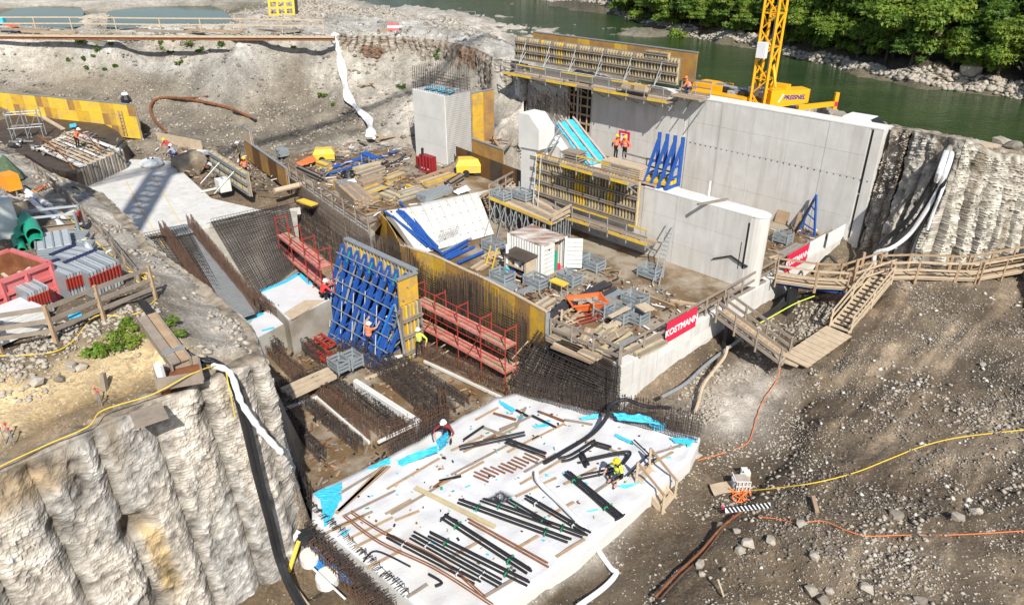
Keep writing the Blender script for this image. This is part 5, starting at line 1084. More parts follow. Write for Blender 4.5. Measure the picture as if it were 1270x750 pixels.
def ladder(lb, a, b, w=.42, mm=None, side=None, step=.3):
 a, b = Vector(a), Vector(b); d = (b - a).normalized(); s_ = Vector(side) if side else UP.cross(d).normalized(); t = thing('ladder', lb, 'ladder', tuple(a)); L_ = (b - a).length
 for sg in (-1, 1): m = MB(); m.bar(a + s_ * (w / 2 * sg), b + s_ * (w / 2 * sg), .05, .08); m.build('rail', mm or M_GALV, t)
 n = int(L_ / step); me = None
 for i in range(1, n): m = MB(); c_ = a + d * (i * step); m.bar(c_ - s_ * w / 2, c_ + s_ * w / 2, .035); m.build('rung', mm or M_GALV, t)
 return t
ladder('aluminium ladder behind the light blue prop', P(477, 437, .1), sb + sn * 1.5 + UP * 3.3, side=(.9, -.4, 0))
ladder('ladder at the foot of the blue struts under the climbing worker', P(455, 452, .1), P(466, 416, 1.0) , side=(.9, -.4, 0))
ladder('long aluminium ladder leaning on the front of the weir pier', P(813, 354, 3.02), PRL(833, 278) - DB * .15, side=tuple(DA))
ladder('aluminium ladder standing against the pier formwork', P(664, 256, 4.65), PRL(678, 190) - DB * .75, side=tuple(DA))
ladder('ladder on the flank above the pier formwork', PRL(680, 193) - DB * .3, PRL(686, 163) + DB * .85, side=tuple(DA))
fw = [P(u, v, 4.3) for u, v in ((678, 387), (640, 366), (599, 345), (538, 317), (497, 304))]
t = thing('bay_formwork', 'long brown and yellow form wall curving along the near side of the weir bay', 'formwork', tuple(P(640, 430, 0)))
t_m = [M_OCH, M_YEL, M_OCH, M_OCH, M_YEL]; idx = 0
for a, b in zip(fw, fw[1:]):
 L_ = (b - a).length; n = max(int(L_ / 1.0), 1); d = (b - a).normalized(); fn = Vector((d.y, -d.x, 0)); fn = fn if fn.dot(DB) < 0 else -fn
 for i in range(n):
  p, q = lerp(a, b, i / n), lerp(a, b, (i + .985) / n); p = Vector((p.x, p.y, 0)); q = Vector((q.x, q.y, 0)); m = MB(); th = .05 + .012 * (idx % 2)
  m.prism([p + fn * th, q + fn * th, q, p], (2.2 if idx < 1 else .2), 4.3); m.build('panel', M_YEL if idx == 0 else t_m[(idx * 3) % 5], t); idx += 1
 m = MB(); m.bar(a + UP * .03, b + UP * .03, .16, .07); m.build('top_rail', M_BOARDP, t)
 m = MB(); k = .3
 while k < L_: p = lerp(a, b, k / L_); m.bar(Vector((p.x, p.y, 3.0)) - fn * .12, Vector((p.x, p.y, 4.25)) - fn * .12, .08, .16); k += .5
 m.build('back_rib', M_YEL, t)
m = MB(); a = fw[0]; m.bar(Vector((a.x, a.y, 2.1)) + DA * .08, a + DA * .08, .1, .22); m.build('end_post', M_GALV, t)
cv = [P(497, 304, 4.3), P(490, 288, 4.4), P(480, 272, 4.4), P(468, 259, 4.4), P(452, 258, 4.4)]
for k, (a, b) in enumerate(zip(cv, cv[1:])):
 m = MB(); d = (b - a).normalized(); fn = UP.cross(d); m.prism([Vector((a.x, a.y, 0)), Vector((b.x, b.y, 0)), Vector((b.x, b.y, 0)) + fn * .06, Vector((a.x, a.y, 0)) + fn * .06], 2.0, 4.35); m.build('curved_panel', (M_YEL, M_OCH, M_YEL, M_OCH)[k], t)
m = MB(); fwn = Vector((-.66, -.75, 0)); a, b = P(660, 378, 4.3), P(440, 276, 4.2); a = Vector((a.x, a.y, 0)); b = Vector((b.x, b.y, 0))
for lay in (.22, .6):
 L_ = (b - a).length; n = int(L_ / .12)
 for i in range(n): p = lerp(a, b, (i + rnd(-.2, .2)) / n) + fwn * lay; m.rod(p + UP * .2, p + UP * (3.6 + .9 * math.sin(i * .05) ** 2 + rnd(0, .25)), .017)
 for k in range(20): m.rod(a + fwn * lay + UP * (.3 + k * .165), b + fwn * lay + UP * (.3 + k * .155), .014)
m.build('rebar_curtain', M_REBARD, None, 'tall dense rebar curtain in front of the brown bay form wall', 'rebar cage')
def scaffold(lb, a, b, w, z0, levels, top, n, face, mm=M_REDS):
 a = Vector((a[0], a[1], 0)); b = Vector((b[0], b[1], 0)); t = thing('scaffold', lb, 'scaffold', (a.x, a.y, z0)); d = (b - a).normalized()
 for i in range(n + 1):
  p = lerp(a, b, i / n)
  for o in (0, w): m = MB(); m.tube([p + face * o + UP * z0, p + face * o + UP * top], .035, 6); m.build('standard', mm, t)
 for z in levels:
  for i in range(n):
   p, q = lerp(a, b, i / n), lerp(a, b, (i + .98) / n)
   for k in range(2):
    m = MB(); o = face * (w * (.25 + .5 * k)); m.bar(p + o + UP * z, q + o + UP * z, w / 2 - .03, .06); m.build('deck_board', (M_REDP if (i + k) % 4 else M_BOARD), t)
  m = MB(); m.bar(a + face * (w + .02) + UP * (z + .02), b + face * (w + .02) + UP * (z + .02), .04, .15); m.bar(b - d * .0 + UP * z, b + face * w + UP * z, .05, .12); m.build('toe_board', M_REDP, t)
  for zz in (.5, 1.0): m = MB(); m.tube([a + face * w + UP * (z + zz), b + face * w + UP * (z + zz)], .025, 5); m.build('guard_rail', mm, t)
 for i in range(0, n, 2): m = MB(); m.tube([lerp(a, b, i / n) + face * (w + .04) + UP * z0, lerp(a, b, (i + 1) / n) + face * (w + .04) + UP * (top - 1)], .025, 5); m.build('diagonal', mm, t)
 for i in range(n + 1): m = MB(); p = lerp(a, b, i / n); m = None; [MB().bar(p + UP * z, p + face * w + UP * z, .05).build('transom', mm, t) for z in list(levels) + [top - .1]]
 return t
scaffold('red scaffold with two decks in front of the long rebar curtain', (-4.75, 35.4), (.2, 30.5), .75, .15, (1.48, 2.9), 3.95, 4, Vector((-.7071, -.7071, 0)))
scaffold('rear red scaffold with two decks between rebar mat and blue trusses', P(361, 308, 2.9), P(414, 351, 2.9), .75, 1.4, (2.9, 4.0), 5.2, 3, Vector((-.7071, -.7071, 0)))
for k in range(3):
 m = MB(); p = P(530 + k * 3, 430 + k * 8, .2); m.bar(p, p + Vector((.9, -.6, .9)), .2, .05); m.build('plank', M_BOARDP, None, 'loose plank leaning at the left foot of the red scaffold, ' + ('rearmost', 'middle', 'nearest')[k], 'plank')
m = MB(); m.bar(P(636, 444, 1.2), P(654, 424, 2.4), .2, .06); m.build('plank', M_BOARDP, None, 'pale plank rising at the right end of the red scaffold', 'plank')
m = MB(); m.bar(P(634, 452, 1.0), P(656, 446, 1.3), .16, .06); m.build('plank', M_BOARDP, None, 'short pale plank below the rising plank at the red scaffold end', 'plank')
yz = 4.3
m = MB(); m.plate([P(u, v, yz) for u, v in ((352, 215), (362, 192), (440, 172), (520, 186), (566, 205), (640, 238), (592, 239), (523, 255), (478, 262), (456, 288), (400, 250))], .5); m.build('yard_floor', M_MUD, kind='structure')
w0, w1_, w2 = P(352, 215, yz), P(400, 250, yz), P(458, 290, yz)
t = thing('yard_wall', 'stained dark concrete wall below the timber yard', 'concrete wall', (w1_.x, w1_.y, 2))
for k, (a, b) in enumerate(((w0, lerp(w0, w1_, .48)), (lerp(w0, w1_, .5), w1_), (w1_, lerp(w1_, w2, .48)), (lerp(w1_, w2, .5), w2))):
 m = MB(); fn = Vector((-.74, -.67, 0)); m.prism([Vector((a.x, a.y, 0)), Vector((b.x, b.y, 0)), Vector((b.x, b.y, 0)) - fn * .4, Vector((a.x, a.y, 0)) - fn * .4], 1.6, yz + .05); m.build('wall_section', M_CONCD, t)
m = MB()
for i in range(60):
 p = lerp(w0, w2, i / 59.) + Vector((-.12, -.1, 0)); m.rod(Vector((p.x, p.y, 2.0)), Vector((p.x, p.y, yz + rnd(.1, .6))), .016)
for z in (2.4, 2.8, 3.2, 3.6, 4.0): m.rod(Vector((w0.x - .12, w0.y - .1, z)), Vector((w2.x - .12, w2.y - .1, z)), .014)
m.build('rebar_curtain', M_REBAR, None, 'thin rebar curtain before the stained wall of the timber yard', 'rebar cage')
def guard(lb, pts, h=1.05, step=1.8, mm=M_BOARD, rails=(.5, 1.0), pm=None, name='guard_rail', pw=.09, rw=.14, cat='railing', toe=False):
 pts = [Vector(p) for p in pts]; t = thing(name, lb, cat, tuple(pts[0])); first = True
 for a, b in zip(pts, pts[1:]):
  L_ = (b - a).length; n = max(int(round(L_ / step)), 1)
  for i in range(0 if first else 1, n + 1): p = lerp(a, b, i / n); m = MB(); m.bar(p - UP * .1, p + UP * (h + .05), pw); m.build('post', pm or mm, t)
  first = False
  for z in list(rails) + ([.1] if toe else []): m = MB(); m.bar(a + UP * z * h, b + UP * z * h, .04, rw); m.build('rail', mm, t)
 return t
guard('grey wooden guard rail along the edge of the timber yard', [w0 + UP * .05, w1_ + UP * .05, w2 + UP * .05], 1.0, 1.6, M_BOARDG)
o0, o1, o2, o3 = P(523, 255, 4.45), P(592, 238.5, 4.45), P(613, 290, 3.04), P(548, 308, 3.04); ol = P(478, 263, 4.35); ol2 = P(520, 315, 3.04)
t = thing('weir_ogee', 'white curved weir crest slab sloping down to the bay floor', 'weir', tuple(P(560, 280, 3)))
N_ = 12
for k, ((a, b), (d, c)) in enumerate((((o0, o1), (o3, o2)), ((ol, o0), (ol2, o3)))):
 nn = 7 if k == 0 else 3
 for j in range(nn):
  m = MB(); vs = []
  for i in range(N_ + 1):
   f_ = i / N_; s_ = .5 - .5 * math.cos(math.pi * f_); zz = .55 * f_ + .45 * s_
   for e in (j / nn, (j + .97) / nn):
    p = lerp(lerp(a, b, e), lerp(d, c, e), f_); p.z = 4.45 + (3.04 - 4.45) * zz + .1 * math.sin(math.pi * f_); vs.append(p)
  for i in range(N_ + 1): vs += []
  nv = len(vs); vs2 = vs + [v - UP * .5 for v in vs]
  fs = [(2 * i, 2 * i + 2, 2 * i + 3, 2 * i + 1) for i in range(N_)] + [(2 * i + 1, 2 * i + 3, nv + 2 * i + 3, nv + 2 * i + 1) for i in range(N_)] + [(2 * i, nv + 2 * i, nv + 2 * i + 2, 2 * i + 2) for i in range(N_)]
  m.add(vs2, fs); pn_ = m.build('panel', M_CONC, t); m = MB(); [m.box(lerp(vs[2 * i], vs[2 * i + 1], .85) + UP * .005, (.07, .07, .012)) for i in (2, 5, 8, 10)]; m.build('tie_hole', M_DARK, pn_)
m = MB(); m.plate([o0, o1, o1 + DB * 3 - UP * .2, o0 + DB * .5 + Vector((-.6, .8, -.2))], .3); m.build('crest', M_CONC, t)
for i in range(8):
 m = MB(); f_ = .1 + i * .055; p = lerp(o1, o2, f_) + DA * .1 + DB * .15; m.bar(p + UP * .1, p + DB * .9 + UP * .1, .12, .06); m.build('step_board', M_BOARD, t)
b0, b1 = P(566, 208, 4.2), P(655, 245, 4.2); b0.z = b1.z = 0; bd = (b1 - b0).normalized()
sheet_form('dark_formwork', 'dark stained form wall behind the yard between intake pier and bearing block', b0, bd, (b1 - b0).length, 3.6, 5.9, 6, Vector((bd.y, -bd.x, 0)), [M_BRNP, M_TARP, M_BRNP], 1, frame=False)
tq = P(598, 200, 5.9); q0 = pb + DB * 2.7 + DA * .1
sheet_form('ochre_formwork', 'tall yellow and brown form panel beside the intake pier', q0, DB, 2.3, 5.0, 9.4, 2, DA, [M_YEL, M_BRNP, M_YEL, M_YEL, M_OCH], 5)
q1 = b0 + bd * 2.2; sheet_form('ochre_formwork', 'low ochre form strip on top of the dark form wall', q1, bd, 3.8, 5.9, 6.9, 4, Vector((bd.y, -bd.x, 0)), [M_OCH, M_YEL], 1)
dk = [P(u, v, 4.62) for u, v in ((607, 247), (684, 279), (708, 266), (666, 243), (640, 228))]
t = thing('shoring_platform', 'timber deck on a forest of steel shoring posts left of the weir pier', 'platform', tuple(P(650, 285, 3)))
nb_ = 9
for i in range(nb_):
 a = lerp(dk[0], dk[4], (i + .5) / nb_); b = lerp(dk[1], dk[2], (i + .5) / nb_); m = MB(); m.bar(a + UP * .003 * (i % 3), b + UP * .003 * (i % 3), (dk[4] - dk[0]).length / nb_ - .04, .06); m.build('deck_board', (M_BOARD, M_BOARDP, M_BOARDG)[i % 3], t)
m = MB(); m.bar(dk[0] + UP * .1, dk[1] + UP * .1, .05, .2); m.build('toe_board', M_YELB, t)
for i in range(12):
 for j in range(5):
  a = lerp(lerp(dk[0], dk[1], i / 11.), lerp(dk[4], dk[2], i / 11.), j / 4.); m = MB(); m.tube([Vector((a.x, a.y, 2.95)), a - UP * .05], .04, 5); m.build('post', M_GALV, t)
m = MB()
for i in range(8):
 a, b = lerp(dk[0], dk[1], i / 8.), lerp(dk[0], dk[1], (i + 1) / 8.); m.tube([a - UP * 1.5, b - UP * .2], .028, 5); m.tube([a - UP * .2, b - UP * 1.5], .028, 5); c_ = lerp(dk[1], dk[2], i / 8.); m.bar(c_ - UP * 1.6 , c_ - UP * .2, .05)
m.build('bracing', M_GALV, t)
for i in range(5):
 m = MB(); a = lerp(dk[0], dk[1], .1 + .17 * i); m.tube([a - UP * .1, P(600 + i * 14, 330 - (4 - i) * 9, 3.05)], .032, 5); m.build('raking_prop', M_GALV, t)
m = MB(); a, b = dk[1], dk[2]; m.bar(a + UP * .3, b + UP * .3, .06, .2); m.bar(a + UP * .6, b + UP * .6, .06, .2); m.build('end_boards', M_BOARDP, t)
guard('steel guard rail on the left end of the shoring deck', [lerp(dk[0], dk[1], .0), lerp(dk[0], dk[4], .9)], 1.0, 1.2, M_BOARDG)
for lb, p_, h in (('dark rebar thicket under the stained yard wall, rear line', ((372, 268, 2.0), (448, 318, 1.6)), 1.5), ('dark rebar thicket under the stained yard wall, middle line', ((366, 280, 1.8), (436, 330, 1.4)), 1.5), ('dark rebar thicket under the stained yard wall, front line behind the rear red scaffold', ((362, 292, 1.8), (424, 340, 1.3)), 1.4)):
 cage(lb, pz(*p_), h, M_REBARD, step=.07, rows=9, jit=.05, thick=.5, hook=.1)
for k, (a, b, mm) in enumerate((((470, 447), (518, 437), M_CONCW), ((526, 448), (622, 493), M_CONCW), ((394, 494), (458, 549), M_CONCW), ((352, 507), (394, 492), M_CONCW), ((560, 530), (622, 497), M_BOARDP), ((452, 470), (505, 450), M_BOARDP), ((405, 462), (432, 450), M_BOARDP))):
 m = MB(); m.bar(P(*a, .3), P(*b, .3), .1, .14); m.build('edge_lath', mm, None, 'pale lath edging the rebar pit, %s' % ('at the foot of the strut wall', 'along the front of the red scaffold', 'along the left side of the left rebar rows', 'under the terrace corner', 'beside the top corner of the white slab', 'crossing behind the white board', 'near the galvanised baskets')[k], 'lath')
# = THINGS IN THE WEIR BAY AND THE TIMBER YARD
def bin_(lb, p, X=DA, L_=1.25, w=.85, h=.62, group='lattice storage bins', fill=True):
 p = Vector(p); t = thing('storage_bin', lb, 'bin', tuple(p), group); ex = Vector(X).normalized(); ey = UP.cross(ex)
 for s_, nm in ((-1, 'side'), (1, 'side')):
  m = MB()
  for z in (.16, .36, .58): m.bar(p + ey * (s_ * w / 2) - ex * L_ / 2 + UP * z, p + ey * (s_ * w / 2) + ex * L_ / 2 + UP * z, .04, .13)
  m.build(nm, M_GALVB, t)
  m = MB()
  for z in (.16, .36, .58): m.bar(p + ex * (s_ * L_ / 2) - ey * (w / 2 - .03) + UP * z, p + ex * (s_ * L_ / 2) + ey * (w / 2 - .03) + UP * z, .04, .13)
  m.build('end', M_GALVB, t)
  for q in (-1, 1): m = MB(); m.bar(p + ex * (s_ * (L_ / 2 - .02)) + ey * (q * (w / 2 - .02)), p + ex * (s_ * (L_ / 2 - .02)) + ey * (q * (w / 2 - .02)) + UP * (h + .08), .08); m.build('corner_post', M_GALVB, t)
 m = MB(); m.box(p + UP * .08, (L_ - .08, w - .08, .04), X=ex); m.build('floor', M_GALV, t)
 if fill:
  m = MB()
  for i in range(6): a = p + ex * rnd(-.4, .4) + ey * rnd(-.25, .25) + UP * rnd(.2, .5); m.bar(a, a + ex * rnd(-.5, .5) + ey * rnd(-.3, .3), .07)
  m.build('contents', M_GALV, t)
 return t
for u, v, lb in ((714, 325, 'lattice bin right of the white container, rear one'), (735, 333, 'lattice bin between the white container and the ladder'), (706, 351, 'lattice bin left of the black pipes'), (665, 355, 'lattice bin in front of the workbench'), (806, 343, 'lattice bin at the foot of the long ladder'), (787, 378, 'lattice bin standing beyond the plank covered bin'), (767, 396, 'lattice bin with a plank laid over it'), (787, 398, 'low lattice bin with blue and red odds and ends'), (612, 310, 'lattice bin with the yellow ladder leaning on it'),
 (623, 349, 'galvanised bin behind the brown form wall')):
 bin_(lb, P(u, v, 3.02))
m = MB(); a, b = P(756, 393, 3.75), P(780, 381, 3.8); m.bar(a, b, .28, .05); m.build('plank', M_BOARDP, None, 'plank laid over the lattice bin', 'plank')
c0 = P(692, 352, 3.02); t = thing('site_container', 'small white corrugated container with rusty roof and open door', 'container', tuple(c0))
L_, w, h = 2.7, 2.0, 2.1; ex, ey = -DA, DB          # c0 = near right corner; long side runs upstream
cp = P(668, 345, 3.02) * 1; cA = P(665, 345, 3.02); cA = P(672, 347, 3.02)
fr = [cA, cA + DB * w, cA + DB * w - DA * L_, cA - DA * L_]
def corr(p, q, z0, z1, n, out, d=.05):
 b = MB(); vs = []
 for i in range(n * 2 + 1):
  x = lerp(p, q, i / (2 * n)) + out * (d if i % 2 else 0); vs += [Vector((x.x, x.y, z0)), Vector((x.x, x.y, z1))]
 b.add(vs, [(2 * i, 2 * i + 2, 2 * i + 3, 2 * i + 1) for i in range(n * 2)]); return b
M_CONT = mat('container_white', (.72, .73, .7), .5, (.6, .6, .56), 2, .6, streak=(.55, .5, .44)); M_RROOF = mat('rusty_white_roof', (.66, .62, .56), .7, (.2, .09, .05), 1.2, .95, c3=(.25, .12, .07), sc3=.9, stretch=(.5, 2, 1))
corr(fr[0], fr[3], 3.12, 5.05, 13, -DB).build('side_wall', M_CONT, t); corr(fr[1], fr[2], 3.12, 5.05, 13, DB).build('side_wall', M_CONT, t); corr(fr[3], fr[2], 3.12, 5.05, 9, -DA).build('end_wall', M_CONT, t)
m = MB(); m.plate([Vector((q.x, q.y, 5.12)) for q in fr], .1); m.build('roof', M_RROOF, t); m = MB(); m.plate([Vector((q.x, q.y, 3.12)) for q in fr], .1); m.build('floor', M_BOARD, t)
for q in fr: m = MB(); m.bar(Vector((q.x, q.y, 3.02)), Vector((q.x, q.y, 5.1)), .14); m.build('corner_post', M_CONT, t)
m = MB()
for i in range(7): m.bar(fr[0] + DA * .02 + UP * (.25 + i * .27), fr[0] + DB * .98 + DA * .02 + UP * (.25 + i * .27), .04, .23)
d_ = m.build('door', M_CONT, t); m = MB(); m.box(fr[0] + DB * .5 + DA * .07 + UP * 1.7, (.08, .06, .06)); m.build('handle', M_DARK, d_)
m = MB()
for i in range(7): m.bar(fr[1] + DA * .03 + UP * (.25 + i * .27), fr[1] + (DA * .75 + DB * .62) + UP * (.25 + i * .27), .04, .23)
m.build('open_door', M_CONT, t)
m = MB(); m.box(fr[0] + DB * 1.5 - DA * .8 + UP * .12, (.9, .5, 1.5), X=DA); m.build('shelf', M_BOARD, t); m = MB(); m.box(fr[0] + DB * 1.35 - DA * .2 + UP * .12, (.2, .2, 1.2)); m.build('hanging_tool', M_GREEN, t); m = MB(); m.box(fr[0] + DB * 1.6 - DA * .15 + UP * .12, (.2, .3, .3)); m.build('red_can', M_REDB, t)
q = P(651, 352, 3.02); t = thing('workbench', 'open timber workbench shelf with a dark roof beside the white container', 'workbench', tuple(q)); bx = [q, q - DA * 1.6, q - DA * 1.6 - DB * .0, q]
for a in (0, 1.6):
 for b in (0, .8): m = MB(); m.bar(q - DA * a + DB * b, q - DA * a + DB * b + UP * 1.35, .1); m.build('leg', M_BOARDG, t)
for z in (.3, .75): m = MB(); m.bar(q + DB * .4 + UP * z, q - DA * 1.6 + DB * .4 + UP * z, .8, .05); m.build('shelf', M_BOARD, t)
m = MB(); m.plate([q + DA * .1 - DB * .1 + UP * 1.38, q + DA * .1 + DB * .95 + UP * 1.5, q - DA * 1.7 + DB * .95 + UP * 1.5, q - DA * 1.7 - DB * .1 + UP * 1.38], .05); m.build('roof', M_TARP, t)
m = MB(); m.bar(q + DA * .03 + DB * .4 + UP * .35, q + DA * .03 + DB * .4 + UP * 1.3, .75, .04, up=DA); m.build('side_board', M_BOARDP, t)
for i, mm in enumerate((M_WHITE, M_NAVY, M_WHITE, M_BLUE, M_BOARDP)): m = MB(); m.box(q - DA * (.25 + .28 * i) + DB * .3 + UP * (.78 if i % 2 == 0 else .33), (.24, .4, .22 + .05 * (i % 3)), X=DA); m.build('item', mm, t)
q = P(629, 341, 3.02); t = thing('standpipe', 'white standpipe with a cyan foot left of the workbench', 'standpipe', tuple(q)); m = MB(); m.tube([q, q + UP * 1.9], .09, 8); m.build('pipe', M_WHITE, t); m = MB(); m.lathe(q, [(.35, 0), (.25, .25), (.12, .5), (.1, .6)], 8); m.build('foot', M_CYAN, t)
for i, (a, b, r, lb) in enumerate((((680, 390), (745, 353), .13, 'long black pipe in the bay, nearest'), ((685, 386), (750, 350), .13, 'long black pipe in the bay, second'), ((690, 381), (757, 352), .15, 'long black pipe in the bay, third'), ((735, 372), (762, 358), .13, 'short black pipe at the right end of the pipe stack'), ((677, 396), (712, 376), .14, 'black pipe ending at the yellow form end'), ((716, 374), (740, 362), .12, 'black pipe hidden behind the orange skip'))):
 m = MB(); pa_, pb_ = P(*a, 3.1 + r + .05 * (i % 2)), P(*b, 3.1 + r + .05 * (i % 2)); m.ring(pa_, pb_, r, r * .75, 12); m.build('black_pipe', M_PIPE, None, lb, 'pipe', 'black pipes in the weir bay', smooth=False)
def skip(lb, p, X, L_, w, h, mm, fill=None):
 p = Vector(p); ex = Vector(X).normalized(); ey = UP.cross(ex); t = thing('skip', lb, 'skip', tuple(p))
 bo = [p + ex * a * L_ * .32 + ey * b * w * .4 + UP * .12 for a, b in ((-1, -1), (1, -1), (1, 1), (-1, 1))]; to = [p + ex * a * L_ * .5 + ey * b * w * .5 + UP * h for a, b in ((-1, -1), (1, -1), (1, 1), (-1, 1))]
 for i in range(4):
  j = (i + 1) % 4; b = MB(); o = (bo[i] + bo[j] - bo[(i + 2) % 4] - bo[(j + 2) % 4]).normalized() * .05; b.hexa([bo[i], bo[j], bo[j] - o, bo[i] - o], [to[i], to[j], to[j] - o, to[i] - o]); b.build('side', mm, t)
  b = MB(); b.bar(to[i], to[j], .1, .08); b.build('rim', mm, t)
 b = MB(); b.plate(bo, .06); b.build('floor', M_BLACK, t)
 if fill:
  b = MB()
  for i in range(14): a = p + ex * rnd(-.35, .35) * L_ + ey * rnd(-.3, .3) * w + UP * h * rnd(.6, .95); b.bar(a, a + ex * rnd(-.5, .5) + ey * rnd(-.3, .3) + UP * rnd(-.1, .15), .2, .06)
  b.build('waste', fill, t)
 return t
skip('orange skip filled with pale rubble beside the black pipes', P(727, 383, 3.02), Vector((1, .25, 0)), 1.9, 1.15, .55, M_ORA, M_STONE)
for k in range(16):
 p = P(688 + rnd(-10, 26), 394 + rnd(-8, 10), 3.1 + .02 * k); m = MB(); a = rnd(0, 3.14); m.bar(p, p + Vector((math.cos(a), math.sin(a), rnd(0, .15))) * rnd(.5, 1.1), .1, .04); m.build('offcut', M_BOARDP if k % 2 else M_BOARD, None, 'pale timber offcut in the heap between yellow form end and orange skip', 'offcut', 'heap of timber offcuts in the bay')
def stack(lb, a, b, w, n, mm, z=3.04, hb=.09, nw=1, cat='timber stack', name='timber_stack'):
 """boards from a to b (picture points), n layers, nw side by side"""
 A_, B_ = P(*a, z), P(*b, z); t = thing(name, lb, cat, tuple(A_)); d = (B_ - A_).normalized(); s_ = UP.cross(d)
 for i in range(n):
  for j in range(nw):
   o = s_ * ((j - (nw - 1) / 2) * w / nw) + UP * (hb * (i + .5)) + d * rnd(-.08, .08); m = MB(); m.bar(A_ + o, B_ + o, w / nw - .015, hb - .012); mm_ = mm if not isinstance(mm, (list, tuple)) else mm[(i + j) % len(mm)]; m.build('board', mm_, t)
 return t
stack('grey blue steel profiles stacked right of the orange skip', (748, 376), (771, 363), .5, 2, M_GALVB, nw=3, cat='steel stack', name='steel_stack')
stack('grey timber boards right of the orange skip', (752, 383), (764, 376), .8, 3, M_BOARDG, nw=4)
stack('long pale batten lying beyond the steel profiles', (762, 377), (784, 366), .12, 1, M_BOARDP)
stack('pale yellow plank across the bay floor', (748, 410), (768, 402), .3, 2, M_BOARDP)
stack('pale form boards lying in front of the plank bin', (738, 420), (757, 405), .9, 1, [M_BEAMY, M_BOARDG], nw=5)
stack('grey boards under the pale form boards', (748, 428), (778, 408), .6, 1, [M_BOARDG, M_BOARD], nw=4)
stack('yellow timber beam at the near edge of the bay', (738, 437), (784, 413), .2, 1, M_BEAMY)
stack('second yellow timber beam at the near edge of the bay', (735, 442), (752, 433), .16, 1, M_BEAMY)
stack('blue grey steel profiles at the near edge of the bay', (764, 433), (788, 420), .4, 1, M_GALVB, nw=4, cat='steel stack', name='steel_stack')
stack('blue form ties lying by the pale boards', (735, 416), (747, 421), .3, 1, M_BLUE, nw=3, cat='steel stack', name='steel_stack')
stack('blue clamps lying by the long red handle', (746, 388), (757, 393), .25, 2, M_BLUE, nw=2, cat='steel stack', name='steel_stack')
stack('leaning pale planks behind the corner railing', (720, 432), (732, 410), .5, 2, [M_BOARDP, M_BOARD], nw=3)
stack('plywood sheets on the lattice bin at the right', (793, 384), (806, 380), .8, 1, M_BOARDP, z=3.75)
stack('thin pale batten lying on the wet bay floor', (790, 362), (835, 379), .12, 1, M_BOARD)
stack('brown planks lying on the bay floor below the pier end', (832, 374), (870, 380), .3, 1, [M_BOARD, M_BOARDP], nw=2)
stack('grey planks right under the KOSTMANN banner', (778, 438), (850, 404), .5, 2, [M_BOARDP, M_BOARDG, M_BOARD], nw=3)
stack('yellow and grey beams lying behind the left banner', (790, 442), (824, 425), .4, 2, [M_BEAMY, M_BOARDG], nw=2)
stack('boards lying behind the middle banner', (848, 400), (885, 380), .4, 1, [M_BOARDG, M_BLACK], nw=3)
stack('board heap inside the corner railing', (690, 428), (740, 448), .8, 2, [M_BOARDG, M_BOARD, M_BOARDP], nw=4)
stack('second board heap inside the corner railing', (682, 420), (720, 438), .6, 2, [M_BOARD, M_BOARDG], nw=3)
stack('timber beams lying behind the brown form wall', (668, 382), (684, 372), .6, 2, [M_BOARDG, M_BOARDP], nw=3)
stack('grey aluminium beams behind the brown form wall', (606, 345), (640, 360), .7, 2, [M_GALV, M_GALVB], nw=4, cat='steel stack', name='steel_stack')
stack('boards behind the left part of the brown form wall', (590, 335), (606, 325), .8, 1, [M_BOARD, M_BOARDP], nw=4)
stack('pale boards lying left of the standpipe', (600, 322), (618, 314), .5, 2, [M_BOARD, M_BOARDP], nw=3)
stack('galvanised beams beside the standpipe', (642, 366), (668, 356), .4, 2, M_GALV, nw=3, cat='steel stack', name='steel_stack')
ladder('yellow ladder leaning on a lattice bin left of the standpipe', P(606, 332, 3.05), P(613, 306, 4.2), .5, M_YELB)
q = P(693, 362, 3.02); t = thing('trestle', 'small steel trestle with a yellow board by the black pipes', 'trestle', tuple(q)); m = MB(); m.bar(q + UP * .6 - DA * .5, q + UP * .6 + DA * .5, .5, .08); m.build('top', M_YELB, t)
for a, b in ((-.4, -.25), (.4, -.25), (.4, .25), (-.4, .25)): m = MB(); m.bar(q + DA * a + DB * b, q + DA * a + DB * b + UP * .58, .06); m.build('leg', M_GALV, t)
q = P(742, 398, 3.02); t = thing('hoist_frame', 'galvanised frame with red handles in the middle of the bay', 'frame', tuple(q))
for a in (-.35, .35): m = MB(); m.bar(q + DA * a, q + DA * a + UP * 1.1, .08); m.build('upright', M_GALV, t)
for z in (.1, .6, 1.1): m = MB(); m.bar(q - DA * .35 + UP * z, q + DA * .35 + UP * z, .07); m.build('cross_bar', M_GALV, t)
for k in range(3): m = MB(); m.bar(q + DA * (.2 - .3 * k) + UP * .3, q + DA * (-.4 - .3 * k) - DB * 1.3 + UP * .1, .05); m.build('handle', M_REDS, t)
bin_('galvanised basket on the pit timber beams, left one', P(421, 458, .6), L_=1.0, w=.7, group=None); bin_('galvanised basket at the pit timber beams, right one', P(438, 452, .6), L_=1.0, w=.7, group=None)
for k, (a, b, za, zb) in enumerate((((476, 261), (545, 312), 4.5, 3.2), ((496, 250), (547, 314), 4.6, 3.2), ((487, 268), (530, 306), 4.4, 3.25), ((492, 262), (536, 308), 4.45, 3.25), ((494, 260), (539, 307), 4.5, 3.25), ((497, 261), (541, 306), 4.5, 3.25), ((500, 262), (543, 306), 4.5, 3.25))):
 m = MB(); m.tube([P(*a, za), P(*b, zb)], .075, 7); m.build('blue_prop', M_BLUE, None, ('single blue prop lying farthest left on the white weir crest', 'long single blue prop lying right of the bundle on the white weir crest')[k] if k < 2 else 'blue prop in the bundle lying on the white weir crest', 'prop', 'blue props on the white weir crest')
